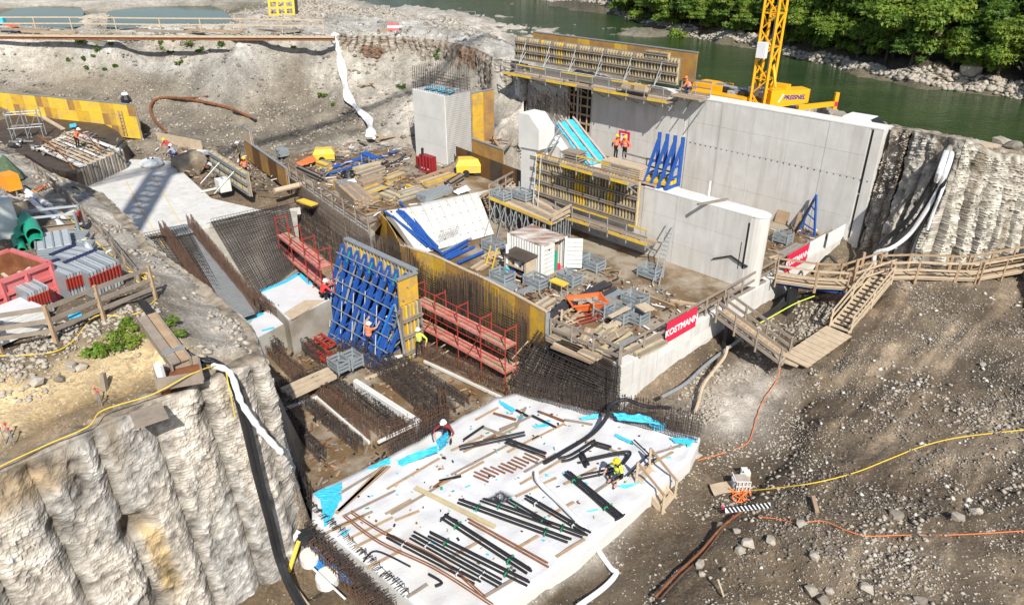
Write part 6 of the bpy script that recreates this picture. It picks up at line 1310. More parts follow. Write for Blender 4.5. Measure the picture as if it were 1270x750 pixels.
for k, (a, b) in enumerate((((548, 316), (580, 298)), ((552, 318), (580, 303)), ((556, 321), (588, 306)), ((568, 326), (600, 312)), ((546, 313), (584, 296)), ((550, 322), (572, 311)))):
 m = MB(); m.tube([P(*a, 3.15 + .1 * (k % 2)), P(*b, 3.15 + .1 * (k % 2))], .09, 7); m.build('blue_prop', M_BLUE if k != 4 else M_GALV, None, 'blue prop lying at the foot of the white weir crest, %s' % ('rearmost', 'second', 'third', 'nearest by the storage bin', 'grey one on top', 'shortest')[k], 'prop', 'props at the foot of the weir crest')
m = MB(); q = P(545, 303, 3.1); mat_grid(m, q, q + DB * 1.6, q + DB * 1.6 + UP * .9, q + UP * .9, 12, 6, .01, .0); m.build('wire_mesh', M_MESHC, None, 'grey wire mesh standing at the foot of the white weir crest', 'wire mesh')
yz1 = yz + .03
def gen(lb, p, X, L_, w, h, mm):
 p = Vector(p); ex = Vector(X).normalized(); ey = UP.cross(ex); t = thing('generator', lb, 'generator', tuple(p))
 b = MB(); b.box(p + UP * .25, (L_ * .9, w, h * .55), X=ex); b.build('body', mm, t)
 lo = [p + ex * a * L_ * .48 + ey * c * w * .52 + UP * (.25 + h * .52) for a, c in ((-1, -1), (1, -1), (1, 1), (-1, 1))]; hi = [p + ex * a * L_ * .36 + ey * c * w * .38 + UP * (.25 + h) for a, c in ((-1, -1), (1, -1), (1, 1), (-1, 1))]
 b = MB(); b.hexa(lo, hi); b.build('hood', mm, t); b = MB(); b.box(p + UP * .02 + ex * L_ * .3, (.5, w * .9, .3), X=ex); b.build('chassis', M_BLACK, t)
 for s_ in (-1, 1): b = MB(); b.tube([p - ex * .1 * L_ + ey * (s_ * w * .5) + UP * .25, p - ex * .1 * L_ + ey * (s_ * (w * .5 + .14)) + UP * .25], .26, 12); b.build('wheel', M_BLACK, t)
 b = MB(); b.bar(p + ex * L_ * .45 + UP * .3, p + ex * (L_ * .45 + .7) + UP * .25, .08); b.build('tow_bar', M_BLACK, t)
 return t
gen('yellow wheeled compressor behind the white weir crest', P(581, 216, yz1), Vector((1, .1, 0)), 2.0, 1.2, 1.0, M_YELB)
gen('yellow machine hood beside the orange vest in the upper yard', P(403, 200, yz1), Vector((1, .2, 0)), 1.8, 1.0, .8, M_YELB)
sheet('orange tarpaulin heap next to the yellow machine in the upper yard', [(367, 203), (388, 193), (394, 200), (374, 207)], (yz1 + .3, yz1 + .6, yz1 + .4, yz1 + .1), M_ORA)
q = P(524, 214, yz1); t = thing('steel_block', 'dark red steel form block standing in the upper yard', 'steel form', tuple(q)); M_DRED = mat('dark_red_paint', (.28, .02, .025), .5, (.2, .02, .02), 2, .6)
m = MB(); m.prism([q - DA * .2, q + DA * 1.1, q + DA * 1.1 + DB * .5, q - DA * .2 + DB * .5], yz1, yz1 + 1.35); m.build('body', M_DRED, t)
for k in range(4): m = MB(); x = q + DA * (-.15 + .38 * k) - DB * .05; m.bar(x + UP * .05, x + UP * 1.42, .1, .12); m.build('rib', M_DRED, t)
m = MB(); m.prism([q - DA * 1.0 + DB * .2, q - DA * .2 + DB * .2, q - DA * .2 + DB * .5, q - DA * 1.0 + DB * .5], yz1 + .3, yz1 + 1.0); m.build('wing', M_DRED, t)
m = MB(); [m.box(q + DA * (.05 + .2 * k) - DB * .04 + UP * .35, (.13, .03, .09), X=DA) for k in range(5) if k != 2]; m.build('white_mark', M_WHITE, t); m = MB(); m.tube([q + UP * 1.3 + DA * .1, q + UP * 1.9 + DA * .15], .1, 8); m.build('lifting_eye', M_BLACK, t)
for k, (a, b, mm) in enumerate((((400, 212), (452, 196), M_BLUE), ((404, 217), (455, 202), M_BLUE), ((412, 207), (450, 195), M_BLUE), ((470, 196), (492, 188), M_BLUE), ((455, 212), (480, 200), M_PIPE), ((464, 214), (500, 196), M_PIPE), ((486, 206), (503, 192), M_PIPE), ((372, 205), (418, 185), M_BOARDG), ((400, 190), (438, 182), M_BOARD), ((414, 185), (460, 172), M_BOARDG))):
 A_, B_ = P(*a, yz1 + .1), P(*b, yz1 + .1); m = MB(); m.tube([A_, B_], .1, 7) if mm in (M_BLUE, M_PIPE) else m.bar(A_, B_, .25, .14); m.build('blue_prop' if mm == M_BLUE else ('black_pipe' if mm == M_PIPE else 'timber_beam'), mm, None, '%s lying in the upper yard, %s' % ('blue prop' if mm == M_BLUE else ('dark pipe' if mm == M_PIPE else 'grey timber beam'), ('farthest left', 'nearest to the camera on the left', 'behind the two left props', 'right of the blue rack', 'nearest the ring roll', 'longest of the dark ones', 'touching the red steel block', 'in front of the orange tarpaulin', 'behind the yellow machine', 'along the rear edge')[k]), 'prop' if mm == M_BLUE else ('pipe' if mm == M_PIPE else 'beam'))
q = P(458, 206, yz1); t = thing('prop_rack', 'blue steel rack with galvanised legs in the upper yard', 'rack', tuple(q))
for a in (-.5, .5):
 for b in (-.3, .3): m = MB(); m.bar(q + DA * a + DB * b, q + DA * a + DB * b + UP * .9, .06); m.build('leg', M_GALV, t)
m = MB(); m.bar(q - DA * .7 + UP * .9, q + DA * .9 + UP * .8, .6, .16); m.build('tray', M_BLUE, t)
ysp = [('yellow and grey form panels piled in the timber yard, largest pile', (452, 250), (478, 240), 1.6, 3, [M_BEAMY, M_BOARDG, M_YEL], 5), ('grey slatted panels piled along the yard railing', (432, 240), (452, 258), 1.3, 4, [M_BOARDG, M_BOARD], 5), ('grey panels stepping down at the left of the timber yard', (425, 232), (440, 244), 1.3, 3, [M_BOARDG, M_GALV], 4), ('long pale beams beyond the grey panels', (444, 222), (474, 212), .7, 2, [M_BOARDP, M_BOARDG], 3),
 ('pale framed panel lying beyond the long pale beams', (440, 216), (470, 208), .5, 2, [M_BEAMY], 2), ('yellow beams in the middle of the timber yard', (478, 228), (498, 220), .7, 2, [M_BEAMY, M_YEL, M_BOARDG], 4), ('grey beams in front of the yellow beams', (446, 233), (476, 224), .9, 2, [M_BOARDG, M_BOARD], 4), ('grey and yellow panels near the blue props', (476, 246), (492, 252), 1.1, 3, [M_BEAMY, M_BOARDG], 4),
 ('round hole girders piled left of the white weir crest', (490, 250), (522, 240), 1.0, 2, [M_GALV, M_BEAMY], 5), ('yellow plank lying behind the round hole girders', (504, 234), (520, 240), .25, 1, M_YEL, 1), ('big bundle of yellow timber beams behind the crest', (526, 236), (562, 224), .8, 3, [M_BEAMY, M_YEL, M_BOARD], 3), ('brown plank along the yard behind the red block', (516, 228), (560, 212), .25, 1, M_BOARD, 1), ('galvanised tubes heaped on the crest edge', (522, 250), (556, 238), .9, 2, [M_GALVB, M_GALV], 7),
 ('dark boards beside the yellow compressor', (556, 232), (572, 222), .6, 2, [M_BLACK, M_BOARDG], 3), ('yellow open form box at the yard railing', (412, 230), (424, 236), .6, 2, [M_YEL, M_BOARDP], 2), ('pale form box further along the yard railing', (397, 208), (408, 212), .7, 3, [M_YELB, M_BOARDG], 2), ('grey timber along the railing left of the yard', (372, 214), (398, 226), .5, 2, [M_BOARDG, M_BLACK], 3), ('grey steel pallet beside the orange tarpaulin', (345, 194), (356, 192), .8, 3, M_GALVB, 4)]
for lb, a, b, w, n, mm, nw in ysp: stack(lb, a, b, w, n + 2, mm, yz1, .12, nw)
for k in range(4):
 bb = P(480 + k * 1.5, 244 + k * 2, yz1 + .45);
def ring_roll(lb, p, r, mm, rr=.06, n=3):
 m = MB()
 for k in range(n): m.tube([Vector(p) + Vector((math.cos(a) * r * (1 - .06 * k), math.sin(a) * r * (1 - .06 * k), .07 + .1 * k)) for a in np.linspace(0, 6.28, 22)], rr, 6)
 return m.build('hose_coil', mm, None, lb, 'coil')
sheet('white sack heap in the left part of the timber yard', [(426, 226), (440, 222), (444, 230), (430, 234)], (yz1 + .5, yz1 + .7, yz1 + .5, yz1), M_WHITE)
ring_roll('black hose coil on the white sacks', P(432, 218, yz1 + .1), .5, M_BLACK)
sheet('white cloth heap on the crest edge beside the compressor', [(562, 238), (578, 230), (584, 236), (568, 242)], (4.5, 4.8, 4.6, 4.4), M_WHITE)
q = P(620, 234, 4.5); t = thing('form_grid', 'pale timber grid panel leaning at the left of the shoring deck', 'panel', tuple(q)); e1 = (DB * .9 + UP * .55) * 1.5; e2 = DA * 1.0 - UP * .35
for k in range(4): m = MB(); m.bar(q + e2 * (k / 3.), q + e2 * (k / 3.) + e1, .1, .08); m.build('rail', M_BOARDP, t)
for k in range(7): m = MB(); m.bar(q + e1 * (k / 6.), q + e1 * (k / 6.) + e2, .07, .06); m.build('slat', M_BOARDP, t)
bin_('grey steel rack on the shoring deck with a red stripe', P(648, 247, 4.66), L_=1.4, w=.8, h=.9, group=None); bin_('grey steel tray heaped with couplers at the left end of the shoring deck', P(622, 247, 4.66), L_=1.2, w=.8, group=None)
bin_('round bundle of grey couplers lying in the far bay', P(970, 300, 3.02), L_=1.0, w=.8, group=None)
stack('planks lying on the far bay floor', (958, 322), (985, 312), .5, 1, [M_BOARDP, M_BOARD], nw=3); stack('grey boards behind the middle banner in the far bay', (968, 318), (992, 305), .5, 2, [M_BOARDG, M_GALV], nw=3); stack('long dark beams along the far sill edge', (890, 378), (945, 348), .5, 1, [M_BOARDG, M_BLACK], nw=3)
for k, (a, b) in enumerate((((605, 160), (640, 168)), ((612, 178), (645, 150)), ((600, 172), (650, 178)), ((625, 185), (640, 172)), ((606, 165), (622, 185)))):
 m = MB(); m.bar(P(*a, 5.2 + .1 * k), P(*b, 5.2 + .1 * k), .22, .14); m.build('timber_beam', M_BOARDG if k % 2 else M_BOARD, None, 'loose timber beam lying between intake pier and bearing block, %s' % ('rearmost', 'crossing diagonally', 'longest', 'nearest', 'leftmost')[k], 'beam')
q0, q1 = sl0 - SN_ * .12, sl1 - SN_ * .12
guard('grey railing along the top of the sill wall', [q0 + slab_dir * .1 + UP * .02, lerp(q0, q1, .93) + UP * .02], 1.0, 1.7, M_BOARDG)
guard('grey railing closing the left corner of the weir bay', [fw[0].xy.to_3d() + UP * 3.02 + DA * .3, P(735, 440, 3.02), q0 + UP * .02], 1.0, 1.5, M_BOARDG)
def text(body, size, m, parent, origin, ex, up, name='lettering', shear=0, bold=.0):
 cu = bpy.data.curves.new(name, 'FONT'); cu.body = body; cu.size = size; cu.extrude = .006; cu.align_x = 'CENTER'; cu.align_y = 'CENTER'; cu.shear = shear; cu.offset = bold
 tmp = bpy.data.objects.new('tmp', cu); COL.objects.link(tmp); bpy.context.view_layer.update(); dg = bpy.context.evaluated_depsgraph_get(); me = bpy.data.meshes.new_from_object(tmp.evaluated_get(dg)); bpy.data.objects.remove(tmp)
 ex, up = Vector(ex).normalized(), Vector(up).normalized(); nz = ex.cross(up); R = Matrix((ex, up, nz)).transposed(); w = Vector(W0[parent.name]) if parent else Vector()
 me.transform(Matrix.Translation(Vector(origin) - w) @ R.to_4x4()); me.materials.clear(); me.materials.append(m); o = bpy.data.objects.new(name, me); COL.objects.link(o)
 if parent: o.parent = parent
 return o
def banner(lb, a, b, txt, z0=.0, h=1.15, mm=M_REDB, shr=0.0):
 a, b = Vector(a), Vector(b); ex = (b - a).normalized(); nn = Vector((ex.y, -ex.x, 0)); t = thing('banner', lb, 'banner', tuple(lerp(a, b, .5))); m = MB(); m.prism([a, b, b - nn * .03, a - nn * .03], a.z + z0, a.z + z0 + h); m.build('cloth', mm, t)
 if txt: text(txt, h * .43, M_WHITE, t, lerp(a, b, .5) + nn * .012 + UP * (z0 + h * .47), ex, UP, shear=shr, bold=.016)
 return t
f = lambda u: sl0 + slab_dir * ((P(u, 400, 3) - sl0).length * 0 + u)
def along(u, v):
 p = PL(u, v, sl0 + SN_ * .06, slab_dir); return Vector((p.x, p.y, 3.0))
banner('red banner lettered KOSTMANN on the sill wall in the foreground', along(827, 410), along(864, 392), 'KOSTMANN', -.1)
banner('red banner lettered KOSTMANN farther along the sill wall, near the walkway', along(976, 325), along(1003, 307), 'KOSTMANN', -.05)
banner('white banner right of the far red banner', along(1004, 306), along(1023, 296), None, .15, 1.0, M_WHITE); banner('rightmost white banner on the far sill railing', along(1028, 290), along(1053, 275), None, .05, 1.0, M_WHITE)
# = LEFT YARD, TOP LEFT FORMWORK
M_LGREY = mat('pale_zinc', (.5, .53, .55), .5, (.38, .41, .43), 5, .6, metal=.2)
def gp(u, v): return G(u, v, 9.3)
f0, f1 = P(-34, 362, 10.9), P(61, 327, 10.9); d = (f1 - f0).normalized(); bk = UP.cross(d); dep = 2.3; f0.z = f1.z = 0
t = thing('waste_skip', 'large faded red open skip with brown inside and timber waste', 'skip', (f1.x, f1.y, 9.3)); zb, zt = 9.25, 10.9
q = [f0, f1, f1 + bk * dep, f0 + bk * dep]
for i in range(4):
 a, b = q[i], q[(i + 1) % 4]; o = (q[(i + 2) % 4] - b).normalized() * .06; m = MB(); m.hexa([a + UP * zb, b + UP * zb, b + o + UP * zb, a + o + UP * zb], [a + UP * zt, b + UP * zt, b + o + UP * zt, a + o + UP * zt]); m.m = 1; m.add([a + o * 1.06 + UP * (zb + .1), b + o * 1.06 + UP * (zb + .1), b + o * 1.06 + UP * (zt - .02), a + o * 1.06 + UP * (zt - .02)], [(3, 2, 1, 0)]); m.build('side', [M_PINK, M_RUST], t)
 m = MB(); m.bar(a + UP * zt - o * .3, b + UP * zt - o * .3, .16, .12); m.build('rim', M_PINK, t)
for k in range(4):
 x = lerp(f0, f1, k / 3.0) - bk * .05; m = MB(); m.bar(x + UP * zb, x + UP * zt, .14, .12); m.build('rib', M_PINK, t)
for z in (9.55, 10.0, 10.45): m = MB(); m.bar(f0 - bk * .04 + UP * z, f1 - bk * .04 + UP * z, .1, .12); m.build('cross_rib', M_PINK, t)
for k in range(3): x = lerp(f1, q[2], (k + .5) / 3) + d * .04; m = MB(); m.bar(x + UP * zb, x + UP * zt, .12, .12); m.build('rib', M_PINK, t)
m = MB(); m.plate([v + UP * (zt - .55) for v in q], .05); m.build('filling', M_RUST, t)
for k in range(9):
 a = lerp(f0, f1, .2 + .08 * k) + bk * rnd(.2, 1.2) + UP * (zt - .42); m = MB(); an = rnd(0, 3); m.bar(a, a + Vector((math.cos(an), math.sin(an), .25)) * rnd(.5, 1), .1, .05); m.build('offcut', M_BOARDP, None, 'pale offcut sticking out of the faded red skip', 'offcut', 'offcuts in the faded red skip')
m = MB(); a = lerp(f0, f1, .25) + bk * .35 + UP * (zt - .25); m.bar(a, a + d * 1.7, .5, .06); m.build('yellow_board', M_YELB, None, 'yellow board lying on the waste in the faded red skip', 'board')
for k, (u, v, lb) in enumerate(((31, 299, 'leftmost of the big ones'), (42, 291, 'top right'), (47, 304, 'lower right'), (35, 284, 'upper rear'), (23, 308, 'small one low on the left'), (28, 311, 'smallest at the bottom'))):
 r = .3 if k < 4 else .15; p = P(u, v, 9.75 + (.35 if k in (1, 3) else 0)); m = MB(); m.ring(p, p + Vector((-.55, .75, 0)) * 1.5, r, r * .86, 16); m.build('green_pipe', M_GREEN, None, 'short green drain pipe on the left terrace, ' + lb, 'pipe', 'green drain pipes')
q = gp(12, 296); t = thing('white_cabinet', 'white sheeted cabinet left of the green pipes', 'cabinet', tuple(q)); m = MB(); m.box(q + Vector((-.8, 0, 0)), (1.8, 1.5, 1.5), X=d); m.build('body', M_WHITE, t); m = MB(); m.box(q + Vector((-.8, 0, 1.5)), (1.9, 1.6, .08), X=d); m.build('cover', M_FLEECE, t)
for k, (u, v, lb) in enumerate(((8, 273, 'tan cardboard box standing behind the white cabinet, left'), (18, 277, 'tan cardboard box standing behind the white cabinet, right'))):
 q = gp(u, v); t = thing('cardboard_box', lb, 'box', tuple(q)); m = MB(); m.box(q, (.75, 1.5, .95), X=d); m.build('body', M_BOARDP, t); m = MB(); m.box(q + UP * .95, (.3, 1.5, .02), X=d); m.build('tape', M_BOARD, t)
q = gp(18, 243); t = thing('orange_box', 'orange tool box on thin legs at the terrace edge', 'box', tuple(q)); m = MB(); m.box(q + UP * .35, (.95, .6, .75), X=(.8, -.6, 0)); m.build('body', mat('bright_orange', (.85, .3, .02), .5), t)
for a, b in ((-.3, -.2), (.3, -.2), (.3, .2), (-.3, .2)): m = MB(); m.bar(q + Vector((a, b, 0)), q + Vector((a, b, .36)), .05); m.build('leg', M_GALV, t)
q = gp(13, 222); m = MB(); m.lathe(q, [(.7, 0), (.6, .3), (.35, .7), (.15, 1.1), (.03, 1.25)], 9); o = m.build('net_bag', mat('olive_net', (.07, .11, .06), .9, (.12, .16, .1), 6, .7, .02, 9), None, 'olive green netting slumped over a post at the terrace edge', 'netting')
def frames(lb, u0, v0, u1, v1, n, red=True, h=1.0, L_=1.35, z=None, tilt=.35):
 a, b = gp(u0, v0), gp(u1, v1); t = thing('frame_stack', lb, 'frame stack', tuple(a)); dx = (b - a).normalized(); back = UP.cross(dx)
 for i in range(n):
  p = lerp(a, b, i / (n - 1)); m = MB(); m.hexa([p + UP * .05, p + dx * .07 + UP * .05, p + dx * .07 + back * L_ + UP * .05, p + back * L_ + UP * .05], [p + UP * h - back * tilt * .3, p + dx * .07 + UP * h - back * tilt * .3, p + dx * .07 + back * L_ + UP * h, p + back * L_ + UP * h]); m.build('frame', M_LGREY if i % 3 else M_GALVB, t)
  if red: m = MB(); m.bar(p - back * (.04 + tilt * .1) + dx * .035 + UP * .45, p - back * (.04 + tilt * .24) + dx * .035 + UP * (h * .85), .09, .05); m.build('red_end', M_REDS, t)
  m = MB(); m.bar(p + dx * .035 + back * (L_ - .05) + UP * (h + .03), p + dx * .035 + back * (L_ + .12) + UP * (h + .03), .09, .05); m.build('tip', M_NAVY, t)
 return t
frames('frame stack with red ends beside the white wrapped bale, nearest the fence', 42, 398, 66, 389, 8)
frames('frame stack with red ends right of the faded red skip', 88, 375, 110, 366, 7)
frames('longest frame stack with red ends near the fence corner', 116, 372, 152, 356, 10)
frames('frame stack without red ends behind the longest one', 106, 346, 132, 334, 9, False, .7)
def flatstack(lb, u, v, X, L_, w, n, mm=M_LGREY, hb=.09):
 q = gp(u, v); t = thing('panel_stack', lb, 'panel stack', tuple(q)); ex = Vector(X).normalized(); ey = UP.cross(ex)
 for j in range(n):
  m = MB(); m.box(q + UP * (hb * j) + ex * rnd(-.08, .08), (L_, w, hb - .02), X=ex); m.build('panel', mm if j % 2 else M_GALVB, t)
 for j in range(5): m = MB(); m.bar(q + UP * (hb * n + .02) + ey * (w * (j / 4 - .5)) - ex * L_ / 2, q + UP * (hb * n + .02) + ey * (w * (j / 4 - .5)) + ex * L_ / 2, .06, .04); m.build('edge_bar', M_GALVB, t)
 return t
flatstack('flat grey scaffold deck stack with green marks behind the skip', 70, 312, (.5, -.8, 0), 1.8, 1.2, 6); flatstack('lower grey scaffold deck stack touching the skip corner', 78, 330, (.9, .1, 0), 1.5, .9, 5)
flatstack('dark framed panels by the white hose in the left yard', 95, 303, (.9, .2, 0), 1.0, .9, 4, M_GALV); flatstack('short red striped panel pile by the white hose', 100, 315, (.9, .2, 0), 1.0, .8, 4, M_GALV)
q = gp(66, 290); t = thing('scaffold_rack', 'galvanised scaffold frame rack with a red label in the left yard', 'rack', tuple(q)); X = Vector((.94, .34, 0)); Y_ = UP.cross(X)
for a in (-1.1, 1.1):
 for b in (-.5, .5): m = MB(); m.bar(q + X * a + Y_ * b, q + X * a + Y_ * b + UP * 1.0, .1); m.build('post', M_GALVB, t)
for b in (-.5, .5):
 for z in (.15, .95): m = MB(); m.bar(q - X * 1.1 + Y_ * b + UP * z, q + X * 1.1 + Y_ * b + UP * z, .08); m.build('rail', M_LGREY, t)
m = MB(); m.box(q + X * 1.12 + Y_ * .1 + UP * .4, (.5, .1, .4), X=Y_); m.build('label_plate', M_REDS, t)
for k in range(4): m = MB(); m.bar(q - X * rnd(.6, 1) + Y_ * (k * .25 - .4) + UP * .2, q + X * .9 + Y_ * (k * .25 - .4) + UP * .22, .1, .05); m.build('board', M_BOARD if k % 2 else M_BOARDG, t)
flatstack('open galvanised frame lying before the scaffold rack', 72, 306, (.9, .3, 0), 1.6, .8, 1)
q = gp(16, 412); t = thing('wrapped_bale', 'bale of boards wrapped in white film behind the near fence', 'bale', tuple(q)); m = MB()
for j in range(5): m.box(q + UP * (.13 * j), (1.75 - .02 * j, 1.25, .12), X=d)
m.build('boards', M_WHITE, t); m = MB(); m.box(q + UP * .66, (1.6, 1.15, .06), X=d); m.build('film', M_FLEECE, t)
sheet('cyan and white bag between the frame stacks at the fence', [(84, 392), (100, 387), (102, 392), (86, 397)], 10.0)
fz = [gp(u, v) for u, v in ((-70, 462), (2, 438), (70, 425), (130, 399), (194, 372))]
guard('weathered timber fence along the front of the left yard', fz, 1.25, 9, M_BOARDG, (.35, .62, .95), M_BOARD, 'timber_fence', .1, .14, 'fence')
ed = [gp(u, v) for u, v in ((198, 352), (150, 296), (104, 252), (66, 220), (30, 196), (0, 172), (-60, 130))]
guard('low timber rail along the pit edge of the left terrace', [p + Vector((-.5, -.4, .02)) for p in ed], .75, 2.6, M_BOARDG, (.45, .95), M_BOARDG, 'timber_fence', .1, .16, 'fence')
for k, (pts, r, mm, lb) in enumerate(((((20, 232), (60, 258), (100, 296), (122, 330), (140, 352)), .14, M_WHITE, 'white hose lying along the terrace rail, right one'), (((34, 246), (52, 262), (80, 285), (104, 312)), .12, M_WHITE, 'white hose lying along the terrace rail, left one'), (((40, 236), (90, 275), (130, 310), (168, 340), (190, 352)), .022, M_ROPEY, 'yellow cable following the terrace rail'), (((-5, 443), (60, 441), (90, 425), (118, 394), (150, 394), (175, 388), (195, 372)), .022, M_ROPEY, 'yellow cable sagging along the front of the fence'),
 (((160, 338), (178, 343), (184, 352), (170, 350), (180, 340), (192, 345)), .022, M_ROPEY, 'yellow cable tangle at the fence corner'), (((40, 238), (54, 232), (46, 240), (62, 228)), .03, M_ROPEO, 'orange cord by the orange tool box'))):
 m = MB(); m.tube(smooth_path([gp(u, v) + UP * (r * .7 + .02) for u, v in pts], 6), r, 7); m.build('hose' if r > .1 else 'cable', mm, None, lb, 'hose' if r > .1 else 'cable')
def chute(lb, u0, v0, u1, v1, w, z0, z1):
 a, b = P(u0, v0, z0), P(u1, v1, z1); dd = (b - a).normalized(); s_ = UP.cross(dd).normalized(); t = thing('plank_chute', lb, 'chute', tuple(b))
 for k, nm in ((-1, 'side_board'), (1, 'side_board')): m = MB(); m.bar(a + s_ * (k * w / 2) + UP * .1, b + s_ * (k * w / 2) + UP * .1, .06, .3); m.build(nm, M_BOARDG, t)
 for k in (-.25, .25): m = MB(); m.bar(a + s_ * (k * w) + UP * .2, b + s_ * (k * w) + UP * .2, w / 2 - .03, .06); m.build('cover_board', M_BOARDG if k < 0 else M_BOARD, t)
 m = MB(); c_ = lerp(a, b, .8); m.bar(c_ - s_ * w * .6 + UP * .26, c_ + s_ * w * .6 + UP * .26, .15, .04); m.build('strap', M_GALV, t)
chute('closed plank chute running down to the settling box on the left terrace', 184, 398, 226, 455, .55, 9.6, 9.2)
q = P(224, 472, 8.9); t = thing('settling_box', 'open timber box of brown mud at the end of the plank chute', 'box', tuple(q)); X = (P(240, 462, 9.2) - P(205, 470, 9.2)).normalized(); Y_ = UP.cross(X)
for a, b in (((-.62, -.42), (.62, -.42)), ((.62, -.42), (.62, .42)), ((.62, .42), (-.62, .42)), ((-.62, .42), (-.62, -.42))): m = MB(); m.bar(q + X * a[0] + Y_ * a[1] + UP * .3, q + X * b[0] + Y_ * b[1] + UP * .2, .05, .4); m.build('side', M_BOARDG, t)
m = MB(); m.box(q + UP * .02, (1.2, .8, .2), X=X); m.build('mud', M_RUST, t)
m = MB(); m.tube([P(196, 452, 9.7), P(202, 472, 9.1)], .13, 8); m.m = 1; m.tube([P(202, 472, 9.1), P(209, 494, 8.4)], .135, 8); m.build('drain_pipe', [M_WHITE, M_RUST], None, 'white and rusty drain pipe leaning at the settling box', 'pipe')
q = P(185, 516, 8.75); X = (P(196, 512, 8.7) - P(172, 520, 8.7)).normalized(); m = MB()
for k in range(4): m.box(q + UP.cross(X) * (k * .22 - .33) , (.85, .2, .06), X=X)
m.build('board_patch', M_BOARDG, None, 'grey board patch set into the top of the chiselled wall', 'board')
m = MB(); q = gp(132, 486); m.bar(q, q + Vector((.03, .05, .55)), .16, .1); m.build('stake', M_BOARDG, None, 'short wooden stake on the yellow sand', 'stake')
for k, (u, v) in enumerate(((124, 502), (128, 508), (14, 546), (18, 552), (8, 552))): m = MB(); q = gp(u, v); m.tube([q, q + UP * .5], .015, 5); m.m = 1; m.lathe(q + UP * .5, [(.03, 0), (.03, .05), (.01, .07)], 6); m.build('marker_pin', [M_GALV, M_REDB], None, 'survey pin with a red cap on the sand bench, %s' % ('left of the board patch', 'just below the first pin', 'at the left picture edge, upper', 'at the left picture edge, middle', 'at the left picture edge, lowest')[k], 'pin')
m = MB(); m.tube(smooth_path([P(u, v, z) + UP * .04 for u, v, z in ((-40, 602, 8.7), (0, 580, 8.75), (60, 552, 8.8), (110, 530, 8.85), (128, 510, 8.9), (190, 490, 9.0), (240, 464, 9.3), (275, 455, 9.0), (284, 480, 8.7), (292, 520, 7.6))], 6), .018, 6); m.build('rope', M_ROPEY, None, 'yellow rope along the top of the chiselled wall', 'rope')
hp = [gp(176, 378), gp(190, 398), gp(215, 430), gp(245, 452), gp(268, 458)]
cw = lambda u, v, o=.35: PL(u, v, (EF[5].x + o, EF[5].y - o, 0), (.62, .78))
hp2 = [P(288, 476, 8.5), P(304, 530, 6.9), P(318, 590, 5.0), P(334, 650, 2.9), P(347, 700, 1.0), P(372, 752, .4), P(420, 800, .4)]
for k, o in enumerate((0, .22)):
 m = MB(); m.tube(smooth_path([p + Vector((o * .8, -o * .3, .12)) for p in hp + hp2], 6), .11 if k == 0 else .07, 8); m.build('hose', M_BLACK, None, ('thick black hose running from the fence corner down the chiselled wall', 'thinner black hose beside the thick one down the chiselled wall')[k], 'hose')
m = MB(); m.tube(smooth_path([P(262, 453, 9.1), P(285, 462, 8.9), P(300, 500, 8.2), P(325, 535, 7.2), P(350, 562, 6.4)], 6), .1, 8, rr=[.06 + .05 * abs(math.sin(i * 1.3)) for i in range(25)]); m.build('hose', M_WHITE, None, 'white fleece wrapped hose hanging over the terrace corner', 'hose')
sheet('blue tarpaulin hanging at the terrace corner over the pit', [(338, 500), (356, 520), (350, 536), (340, 530)], (2.6, 2.2, 1.0, 1.2), M_CYAN)
q = P(376, 690, .3); t = thing('pump', 'black pump with yellow and white pipes at the foot of the chiselled wall', 'pump', tuple(q)); m = MB(); m.box(q + Vector((.15, .3, .5)), (.6, .4, .45), X=(.9, .4, 0)); m.build('motor', M_BLACK, t); m = MB(); m.tube([q + Vector((-.1, .3, 1)), q + Vector((-.5, -.2, .5)), q + Vector((-.7, -.6, .0))], .09, 7); m.build('white_pipe', M_WHITE, t); m = MB(); m.bar(q + Vector((-.05, .0, .8)), q + Vector((-.3, -.8, .1)), .14, .06); m.build('yellow_leg', M_YELB, t); m = MB(); m.bar(q + Vector((.25, .3, 0)), q + Vector((.25, .3, .5)), .1); m.bar(q + Vector((-.1, .4, 0)), q + Vector((-.1, .4, .5)), .1); m.build('leg', M_GALV, t)
for k, (u, v, r, lb) in enumerate(((407, 722, .42, 'round pale pile head by the lower left rebar curtain, nearer one'), (386, 696, .38, 'round pale pile head beside the pump'))):
 m = MB(); m.lathe(P(u, v, .2), [(r, 0), (r, .35), (r * .95, .4)], 16); m.build('pile_head', M_CONCW, None, lb, 'pile head')
m = MB(); m.tube([P(388, 704, .7), P(428, 742, .7)], .04, 6); m.build('white_pipe', M_WHITE, None, 'thin white pipe lying across the nearer pile head', 'pipe')
m = MB(); m.bar(P(359, 718, .3), P(384, 752, .3), .08, .06); m.build('lath', M_BOARDP, None, 'pale lath on the wet ground below the pump', 'lath')
